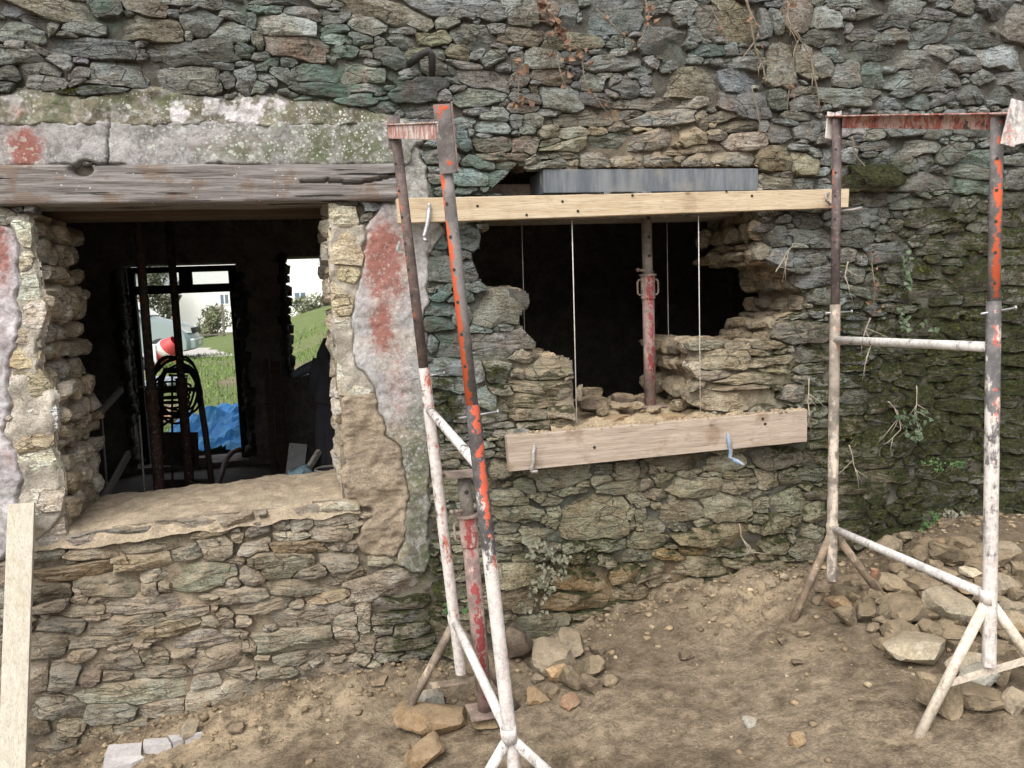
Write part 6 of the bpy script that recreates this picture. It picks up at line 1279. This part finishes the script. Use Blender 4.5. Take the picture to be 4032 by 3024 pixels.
b = MB(); a, c = A3(1480/1.2764, 750+1440/1.2764, 5.2), A3(1500/1.2764, 750+1275/1.2764, 5.25); b.obox(a, c, .04, .11, (1,0,0)); o = b.build('stone_offcut', mat_plain('grey_block', (.16,.16,.16), .9, .3, 12, .4), None, False, tuple(a)); tag(o, 'grey slab standing on edge behind the plastic bag', 'slab')
b = MB(); a, c = A3(1515/1.2764, 750+1450/1.2764, 4.75), A3(1605/1.2764, 750+1310/1.2764, 4.9); b.obox(a, c, .025, .03); o = b.build('wood_offcut', GW, None, False, tuple(a)); tag(o, 'brown stick leaning over the plastic bag', 'stick')
b = MB(); a = A3(1170/1.2764, 750+1480/1.2764, 7.4); b.box((a.x-.42, a.y-.15, .105), (a.x+.18, a.y+.25, .16)); o = bev(b.build('door_step', mat_plain('worn_step', (.28,.26,.24), .8, .3, 8, .3), house), .01)

# ------------------------------------------------------------------ the yard behind the house
YP = lambda x, y, Z: A3(x/1.2764, 750+y/1.2764, Z)
# gravel road
ra, rb = YP(560, 818, 33), YP(1260, 812, 33)
GRAV = mat_plain('pale_gravel', (.42,.40,.37), .95, .2, 3, .4)
b = MB(); zs_ = lambda x, y: float(yardz(np.array([x]), np.array([y]))[0])
nr = 40; V = []; F = []
for i in range(nr+1):
    x_ = -30+i*50/nr
    for y_ in (22.5, 34.0): V.append((x_, y_, .312+float(yardz(np.float64(x_), np.float64(y_)))*0+.0))
for i in range(nr): F.append((2*i, 2*i+2, 2*i+3, 2*i+1))
o = mesh('road', V, F, GRAV, None, False, (0,0,0)); o['kind'] = 'structure'
# grass blades on the bank and verge
mv = []; mf = []; r = random.Random(5)
for i in range(26000):
    y_ = r.uniform(6.6, 24) if i < 20000 else r.uniform(34, 40); x_ = r.uniform(-6, 9) if y_ < 25 else r.uniform(-14, 14)
    if y_ < 25 and vnoise(np.array([x_]), np.array([y_]), 1.3, 89)[0] > .12 and r.random() < .85: continue
    z_ = float(yardz(np.float64(x_), np.float64(y_))) if y_ < 25 else .30; h = r.uniform(.04, .13); a = r.uniform(0, 6.3); w = .008+y_*.0006; n_ = len(mv)
    mv += [(x_-w*cos(a), y_-w*sin(a), z_-.01), (x_+w*cos(a), y_+w*sin(a), z_-.01), (x_+r.uniform(-.05,.05), y_+r.uniform(-.05,.05), z_+h)]; mf.append((n_, n_+1, n_+2))
M['grass'] = mat_leaf('spring_grass', (.10,.15,.04), (.23,.31,.10), .8); o = mesh('grass', mv, mf, M['grass'], None, False, (0,8,0)); tag(o, 'bright green grass on the bank and verge behind the house', 'grass', kind='stuff')
# white house far behind
WH = mat_plain('white_house_wall', (.80,.79,.77), .9, .03, 4, .05); wh0 = A3(880/1.2764, 1300, 50); whr = root('white_house', (wh0.x, wh0.y, 0), 'large white house across the road seen through the doorway', 'house', None)
yh = wh0.y; xl = wh0.x
b = MB(); b.box((xl, yh, -.3), (xl+24, yh+9, 8.6)); b.build('wall', WH, whr)
b = MB(); b.add([(xl-.3, yh-.4, 8.6), (xl+24.3, yh-.4, 8.6), (xl+24.3, yh+4.5, 12), (xl-.3, yh+4.5, 12), (xl-.3, yh+9.4, 8.6), (xl+24.3, yh+9.4, 8.6)], [(0,1,2,3),(3,2,5,4),(0,3,4),(1,5,2)]); b.build('roof', M['slate'], whr)
SH = mat_plain('blue_grey_shutter', (.33,.42,.50), .7, .15, 6, .1); DG = mat_plain('dark_window_glass', (.13,.18,.24), .15, .2, 3, 0, spec=.6); WF = mat_plain('white_paint', (.75,.75,.74), .6, .05, 10, 0)
for (x0_, x1_, y0_, y1_) in ((1104, 1152, 516, 578), (1480, 1540, 506, 600)):
    p0 = onY(x0_/1.2764, 750+y1_/1.2764, yh); p1 = onY(x1_/1.2764, 750+y0_/1.2764, yh)
    b = MB(); b.box((p0[0], yh-.04, p0[2]), (p1[0], yh+.04, p1[2])); w_ = b.build('window', WF, whr); xm = (p0[0]+p1[0])/2
    for a_, c_ in ((p0[0]+.08, xm-.04), (xm+.04, p1[0]-.08)): b = MB(); b.box((a_, yh-.05, p0[2]+.1), (c_, yh-.045, p1[2]-.08)); b.build('pane', DG, w_)
gh0 = A3(560/1.2764, 1300, 60); ghr = root('grey_house', (gh0.x-6, gh0.y, 0), 'low grey slate roofed house left of the white one', 'house')
b = MB(); b.box((gh0.x-12, gh0.y, -.3), (gh0.x+5.2, gh0.y+8, 4.6)); b.build('wall', mat_plain('grey_render', (.45,.46,.47), .9, .1, 3, .1), ghr)
b = MB(); b.add([(gh0.x-12.3, gh0.y-.4, 4.6), (gh0.x+5.5, gh0.y-.4, 4.6), (gh0.x+5.5, gh0.y+4, 8), (gh0.x-12.3, gh0.y+4, 8), (gh0.x-12.3, gh0.y+8.4, 4.6), (gh0.x+5.5, gh0.y+8.4, 4.6)], [(0,1,2,3),(3,2,5,4),(0,3,4),(1,5,2)]); b.build('roof', M['slate'], ghr)
# shrubs, tree and fence by the road
def bush(name, c, rx, ry, rz, n, size, cols, label, cat, trunk=None, seed=0, group=None):
    r = random.Random(seed); R_ = root(name, (c[0], c[1], c[2]-rz), label, cat, group); mv = []; mf = []
    lumps = [(r.gauss(0, .45), r.gauss(0, .4), r.gauss(0, .4), r.uniform(.35, .6)) for _ in range(9)]
    for i in range(n):
        lx, ly, lz, lr = r.choice(lumps); v = Vector((r.gauss(0,1), r.gauss(0,1), r.gauss(0,1))).normalized()*(lr*r.random()**.4); p = Vector((c[0]+(lx+v.x)*rx, c[1]+(ly+v.y)*ry, max(c[2]+(lz+v.z)*rz, c[2]-rz)))
        a = Vector((r.gauss(0,1), r.gauss(0,1), r.gauss(0,1))).normalized(); b_ = a.orthogonal().normalized(); s = size*r.uniform(.5, 1.3); n_ = len(mv); mv += [p-b_*s*.35, p+a*s, p+b_*s*.35]; mf.append((n_, n_+1, n_+2))
    mesh('crown', mv, mf, mat_leaf(name+'_foliage', *cols), R_, False, base_of(R_))
    b = MB(); 
    for k_ in range(trunk or 5):
        q = Vector((c[0]+r.gauss(0,.12)*rx, c[1], c[2]-rz-.05)); e_ = Vector((c[0]+r.gauss(0,.6)*rx, c[1]+r.gauss(0,.4)*ry, c[2]+r.gauss(.2,.3)*rz)); m_ = on(q, e_, .5)+Vv(r.gauss(0,.08)*rx, 0, .1*rz); b.tube([q, m_, e_], [.05, .035, .012], 6)
    b.build('trunk', M['stem'], R_, True); return R_
t0 = YP(1075, 650, 41); bush('grey_green_shrub', t0, 1.0, .8, .85, 1500, .16, ((.10,.115,.06), (.24,.25,.15)), 'loose grey green shrub in front of the white house', 'shrub', seed=3)
t1 = YP(1560, 585, 40); bush('olive_shrub', t1, 1.5, 1.0, .65, 1500, .15, ((.10,.115,.06), (.23,.24,.14)), 'wide olive shrub at the top of the grass bank', 'shrub', seed=4)
t2 = YP(800, 590, 48); bush('hedge_tree', t2, .95, 1.0, 1.7, 2200, .2, ((.045,.05,.03), (.13,.135,.075)), 'dark bare hedge tree behind the van', 'tree', seed=5)
bt = YP(1640, 430, 44); R_ = root('bare_tree', (bt.x+2, bt.y, .5), 'bare twigged tree at the right edge of the rear window hole', 'tree'); b = MB(); r = random.Random(8)
b.tube([(bt.x+2.4, bt.y, .3), (bt.x+2.2, bt.y, 3), (bt.x+1.8, bt.y, 6)], [.14, .10, .04], 8)
for k_ in range(24):
    z_ = r.uniform(2, 6); q = Vector((bt.x+2.2, bt.y, z_)); e_ = q+Vv(-r.uniform(.8, 3.4), r.uniform(-1,1), r.uniform(.1, 1.6)); m_ = on(q, e_, .5)+Vv(0, 0, .15); b.tube([q, m_, e_], [.022, .014, .006], 4)
b.build('trunk', M['stem'], R_, True)
fr = root('post_and_rail_fence', tuple(YP(1080, 760, 38)), 'weathered post and rail fence along the verge', 'fence'); fz = .03
FW = mat_plain('weathered_fence_wood', (.15,.135,.115), .9, .3, 10, .3); fx0 = YP(1125, 700, 38)
for k_ in range(-2, 4): b = MB(); b.box((fx0.x+k_*2.4-.05, fx0.y-.06, -.1), (fx0.x+k_*2.4+.05, fx0.y+.06, 1.95 if k_ == 0 else 1.15)); b.build('post', FW, fr)
for zz in (.55,): b = MB(); b.box((fx0.x-4.8, fx0.y-.09, zz), (fx0.x+7.3, fx0.y-.062, zz+.06)); b.build('rail', FW, fr)
# van
SIL = NT('silver_green_paint'); SIL.b.inputs['Specular IOR Level'].default_value = .6; VANP = SIL.out((.27,.33,.325), .3, None, .2); DK = mat_plain('black_plastic', (.02,.02,.022), .5, .2, 20, .1); LAMP = mat_plain('clear_lamp', (.7,.72,.74), .12, .05, 10, 0, metal=.3, spec=.8)
vn0 = YP(1000, 800, 25.0); vx = vn0.x; vy = vn0.y; vz = .30
van = root('parked_van', (vx-2.4, vy, vz), 'silver green van parked beyond the doorway, its nose to the right', 'van')
# side outline (x forward from the nose, z), half width
prof = [(0.0,.30),(.02,.55),(-.06,.80),(-.20,.98),(-.42,1.08),(-.95,1.22),(-1.15,1.30),(-1.95,1.88),(-2.4,1.95),(-4.6,1.93),(-4.85,1.75),(-4.92,.95),(-4.90,.35),(-4.4,.28),(-.3,.24)]
W2 = .92; secs = [(-1.0, .86, .0), (-.94, .97, .0), (-.5, 1.0, .0), (.5, 1.0, .0), (.94, .97, .0), (1.0, .86, .0)]
V = []; F = []; n = len(prof)
for s_, sc, _ in secs:
    for (x_, z_) in prof:
        inset = max(0, z_-1.05)*.13
        nose = 0 if abs(s_) < .6 else (abs(s_)-.5)**2*.9*(1 if x_ > -1.2 else .15)
        V.append((vx+x_-nose, vy+s_*(W2-inset), vz+.25+(z_-.25)*(1 if abs(s_) < .95 else .985)))
for k_ in range(len(secs)-1):
    for m_ in range(n): m2 = (m_+1) % n; F.append((k_*n+m_, k_*n+m2, (k_+1)*n+m2, (k_+1)*n+m_))
F.append(tuple(range(n))[::-1]); F.append(tuple((len(secs)-1)*n+m_ for m_ in range(n)))
o = mesh('body', V, F, VANP, van, True, base_of(van)); o.data.set_sharp_from_angle(angle=radians(38)); 
def vq(pts, name, mat, side=-1, off=.012):
    P = [(vx+x_, vy+side*(W2-max(0, z_-1.05)*.13+off)*.995, vz+z_) for x_, z_ in pts]; P2 = [(p[0], p[1]-side*.02, p[2]) for p in P]; n = len(P); b = MB(); b.add(P+P2, [tuple(range(n)), tuple(range(n, 2*n))[::-1]]+[(i, n+i, n+(i+1) % n, (i+1) % n) for i in range(n)]); return b.build(name, mat, van)
vq([(-1.42,1.22),(-2.05,1.74),(-2.5,1.78),(-2.5,1.22)], 'side_window', DG); vq([(-2.6,1.22),(-2.6,1.78),(-3.5,1.79),(-3.5,1.22)], 'side_window', DG); vq([(-3.6,1.22),(-3.6,1.79),(-4.5,1.77),(-4.6,1.22)], 'side_window', DG)
b = MB(); b.add([(vx-1.18, vy-.78, vz+1.325), (vx-1.18, vy+.78, vz+1.325), (vx-1.93, vy+.70, vz+1.875), (vx-1.93, vy-.70, vz+1.875), (vx-1.16, vy-.78, vz+1.345), (vx-1.16, vy+.78, vz+1.345), (vx-1.91, vy+.70, vz+1.895), (vx-1.91, vy-.70, vz+1.895)], [(7,6,5,4),(0,1,2,3),(0,4,5,1),(2,6,7,3),(1,5,6,2),(3,7,4,0)]); b.build('windscreen', mat_plain('pale_windscreen', (.42,.46,.48), .12, .1, 3, 0, spec=.6), van)
for xw in (-.92, -3.95):
    for s_ in (-1, 1):
        c = Vv(vx+xw, vy+s_*.80, vz+.33); b = MB(); b.tube([c+Vv(0, -.13, 0), c+Vv(0, .13, 0)], .33, 24); w_ = b.build('wheel', DK, van, True); b = MB(); b.tube([c+Vv(0, -.145, 0), c+Vv(0, .145, 0)], .20, 18); b.build('rim', LAMP, w_, True)
b = MB(); b.box((vx-.10, vy-.55, vz+.78), (vx+.015, vy+.55, vz+.93)); 
for k_ in range(3): b.box((vx-.02, vy-.56, vz+.79+k_*.05), (vx+.03, vy+.56, vz+.81+k_*.05))
b.build('grille', DK, van)
for s_ in (-1, 1):
    b = MB(); b.add([(vx-.42, vy+s_*.93, vz+.98), (vx-.10, vy+s_*.74, vz+.96), (vx-.06, vy+s_*.72, vz+.78), (vx-.40, vy+s_*.945, vz+.80), (vx-.42, vy+s_*.80, vz+.98), (vx-.12, vy+s_*.60, vz+.96), (vx-.10, vy+s_*.60, vz+.78), (vx-.40, vy+s_*.80, vz+.80)], [(0,1,2,3),(7,6,5,4),(0,4,5,1),(1,5,6,2),(2,6,7,3),(3,7,4,0)]); b.build('headlight', LAMP, van)
    b = MB(); b.box((vx-1.55, vy+s_*1.02-.09, vz+1.18), (vx-1.42, vy+s_*1.02+.09, vz+1.38)); bev(b.build('mirror', VANP if s_ > 0 else DK, van), .03)
b = MB(); b.box((vx-.14, vy-.80, vz+.30), (vx+.045, vy+.80, vz+.62)); bev(b.build('bumper', VANP, van), .05)
b = MB(); b.box((vx+.0455, vy-.26, vz+.42), (vx+.055, vy+.26, vz+.53)); b.build('number_plate', WF, van)
# concrete mixer
RED = mat_plain('red_plastic', (.52,.07,.07), .45, .25, 10, .2, spec=.4); mxp = YP(838, 800, 21.0); mx = root('concrete_mixer', (mxp.x, mxp.y, .28), 'red and white concrete mixer standing in the yard before the van', 'mixer')
c = mxp; dax = Vv(.62, -.35, .52).normalized(); b = MB(); b.tube([c-dax*.36, c-dax*.30, c-dax*.08, c+dax*.08, c+dax*.30, c+dax*.36], [.12, .19, .26, .26, .17, .15], 22, cap=False); b.tube([c-dax*.36, c-dax*.355], .16, 22); b.build('drum', RED, mx, True)
b = MB(); b.tube([c-dax*.085, c+dax*.085], .27, 24); b.build('gear_ring', mat_plain('dirty_white_steel', (.55,.52,.49), .7, .3, 10, .3), mx, True)
b = MB(); b.box((c.x-.50, c.y-.20, c.z-.35), (c.x-.22, c.y+.2, c.z+.15)); bev(b.build('motor_box', WF, mx), .03)
b = MB(); b.tube([(c.x-.35, c.y-.3, .28), (c.x-.1, c.y-.05, c.z-.2)], .03, 8); b.tube([(c.x+.45, c.y-.3, .28), (c.x+.1, c.y-.02, c.z-.2)], .03, 8); b.tube([(c.x-.35, c.y+.3, .28), (c.x-.1, c.y+.05, c.z-.2)], .03, 8); b.tube([(c.x+.45, c.y+.3, .28), (c.x+.1, c.y+.02, c.z-.2)], .03, 8); b.build('stand', RED, mx, True)
for s_ in (-1, 1): b = MB(); b.tube([(c.x-.42, c.y+s_*.30-.03, .44), (c.x-.42, c.y+s_*.30+.03, .44)], .16, 18); b.build('wheel', DK, mx, True)
# blue tarpaulin over a heap, rubble and timber by the door
t = NT('blue_tarpaulin'); cc_ = t.coord(); TARP = t.out(t.mix(t.ramp(t.noise(cc_, 5, 4, .6), .35, .7), (.03,.26,.66), (.13,.46,.86)), .42, t.bump(t.noise(cc_, 9, 5, .6), .5, .03)); t.b.inputs['Specular IOR Level'].default_value = .4
ta = YP(1120, 1330, 10.3); X_, Y_ = np.meshgrid(np.linspace(-.85, 1.1, 44), np.linspace(-.55, .9, 34))
hz = .02+.42*np.exp(-((X_-.25)/.55)**2-((Y_-.25)/.42)**2)+.28*np.exp(-((X_+.35)/.3)**2-((Y_-.0)/.25)**2)*.8
hz += .13*np.abs(vnoise(X_*1.0+Y_*.7, Y_, .26, 91))+.09*np.abs(vnoise(X_-Y_*.8, Y_*1.4, .14, 92))+.02*vnoise(X_, Y_, .05, 93)
edge = np.sqrt(((X_-.12)/.95)**2+((Y_-.18)/.70)**2)+.12*vnoise(X_, Y_, .2, 94); keepv = edge < 1.0
idx = np.arange(X_.size).reshape(X_.shape); kq = keepv[:-1,:-1] & keepv[1:,1:] & keepv[:-1,1:] & keepv[1:,:-1]; q = np.stack([idx[:-1,:-1], idx[:-1,1:], idx[1:,1:], idx[1:,:-1]], -1)[kq]; used = np.zeros(X_.size, bool); used[q.ravel()] = True; re_ = np.cumsum(used)-1
V = np.stack([(X_+ta.x).ravel(), (Y_+ta.y).ravel(), (hz*(1-.6*sm(.75, 1.0, edge))+.03).ravel()], 1)[used]; o = mesh('blue_tarpaulin', V, re_[q].tolist(), TARP, None, False, (ta.x, ta.y, .03)); sol = o.modifiers.new('thick', 'SOLIDIFY'); sol.thickness = .004; tag(o, 'crumpled bright blue tarpaulin spread over a heap outside the doorway', 'tarpaulin')
YG = 'stones in the heap outside the doorway'
r = np.random.default_rng(77)
for i in range(24):
    p = YP(r.uniform(745, 935), r.uniform(1150, 1300), 11.5); s = r.uniform(.09, .22); V, F = rock_verts((s, s*.8, s*.6), 9100+i, 2, 8, .12); zz = .03+max(0, p.z)*.8*0+s*.25+.12*(i % 3); pos = np.array([p.x, p.y+r.uniform(-.5, .7), zz]); V = V+pos
    o = mesh('yard_stone', V, F, M['rock'], None, True, tuple(pos), {'col': np.tile(np.array((.46,.35,.25))*r.uniform(.7, 1.2), (len(V), 1))}); tag(o, 'pale tan stone in the rubble left of the blue tarpaulin', 'stone', YG)
b = MB(); a, c = YP(750, 1143, 12.2), YP(935, 1135, 12.2); b.obox(a, c, .12, .06); o = bev(b.build('orange_plank', mat_plain('orange_wood', (.42,.19,.10), .7, .2, 10, .2), None, False, tuple(a)), .005); tag(o, 'orange brown plank lying on the rubble left of the tarpaulin', 'plank')
PIPE = mat_plain('grey_plastic_pipe', (.36,.40,.43), .4, .1, 10, 0)
for i in range(5):
    p = YP(740+i*28, 968+(i % 2)*22, 17); b = MB(); b.hollow((p.x, p.y-.6, p.z), (p.x+.1, p.y+1.2, p.z), .075, .06, 18); o = b.build('drain_pipe', PIPE, None, True, (p.x, p.y, p.z-.08)); shade_auto(o); tag(o, 'grey plastic pipe in the stack in the yard before the mixer', 'pipe', 'pipes stacked in the yard')
b = MB(); p0, p1 = YP(730, 1010, 17), YP(1010, 1010, 17); b.box((p0.x, p0.y-.5, .02), (p1.x, p1.y+1.0, p0.z+.03)); o = bev(b.build('pallet_stack', mat_plain('grey_slate_stack', (.30,.31,.32), .8, .3, 5, .5), None, False, (p0.x, p0.y, .02)), .02); tag(o, 'low grey stack of slates under the pipes in the yard', 'slates')
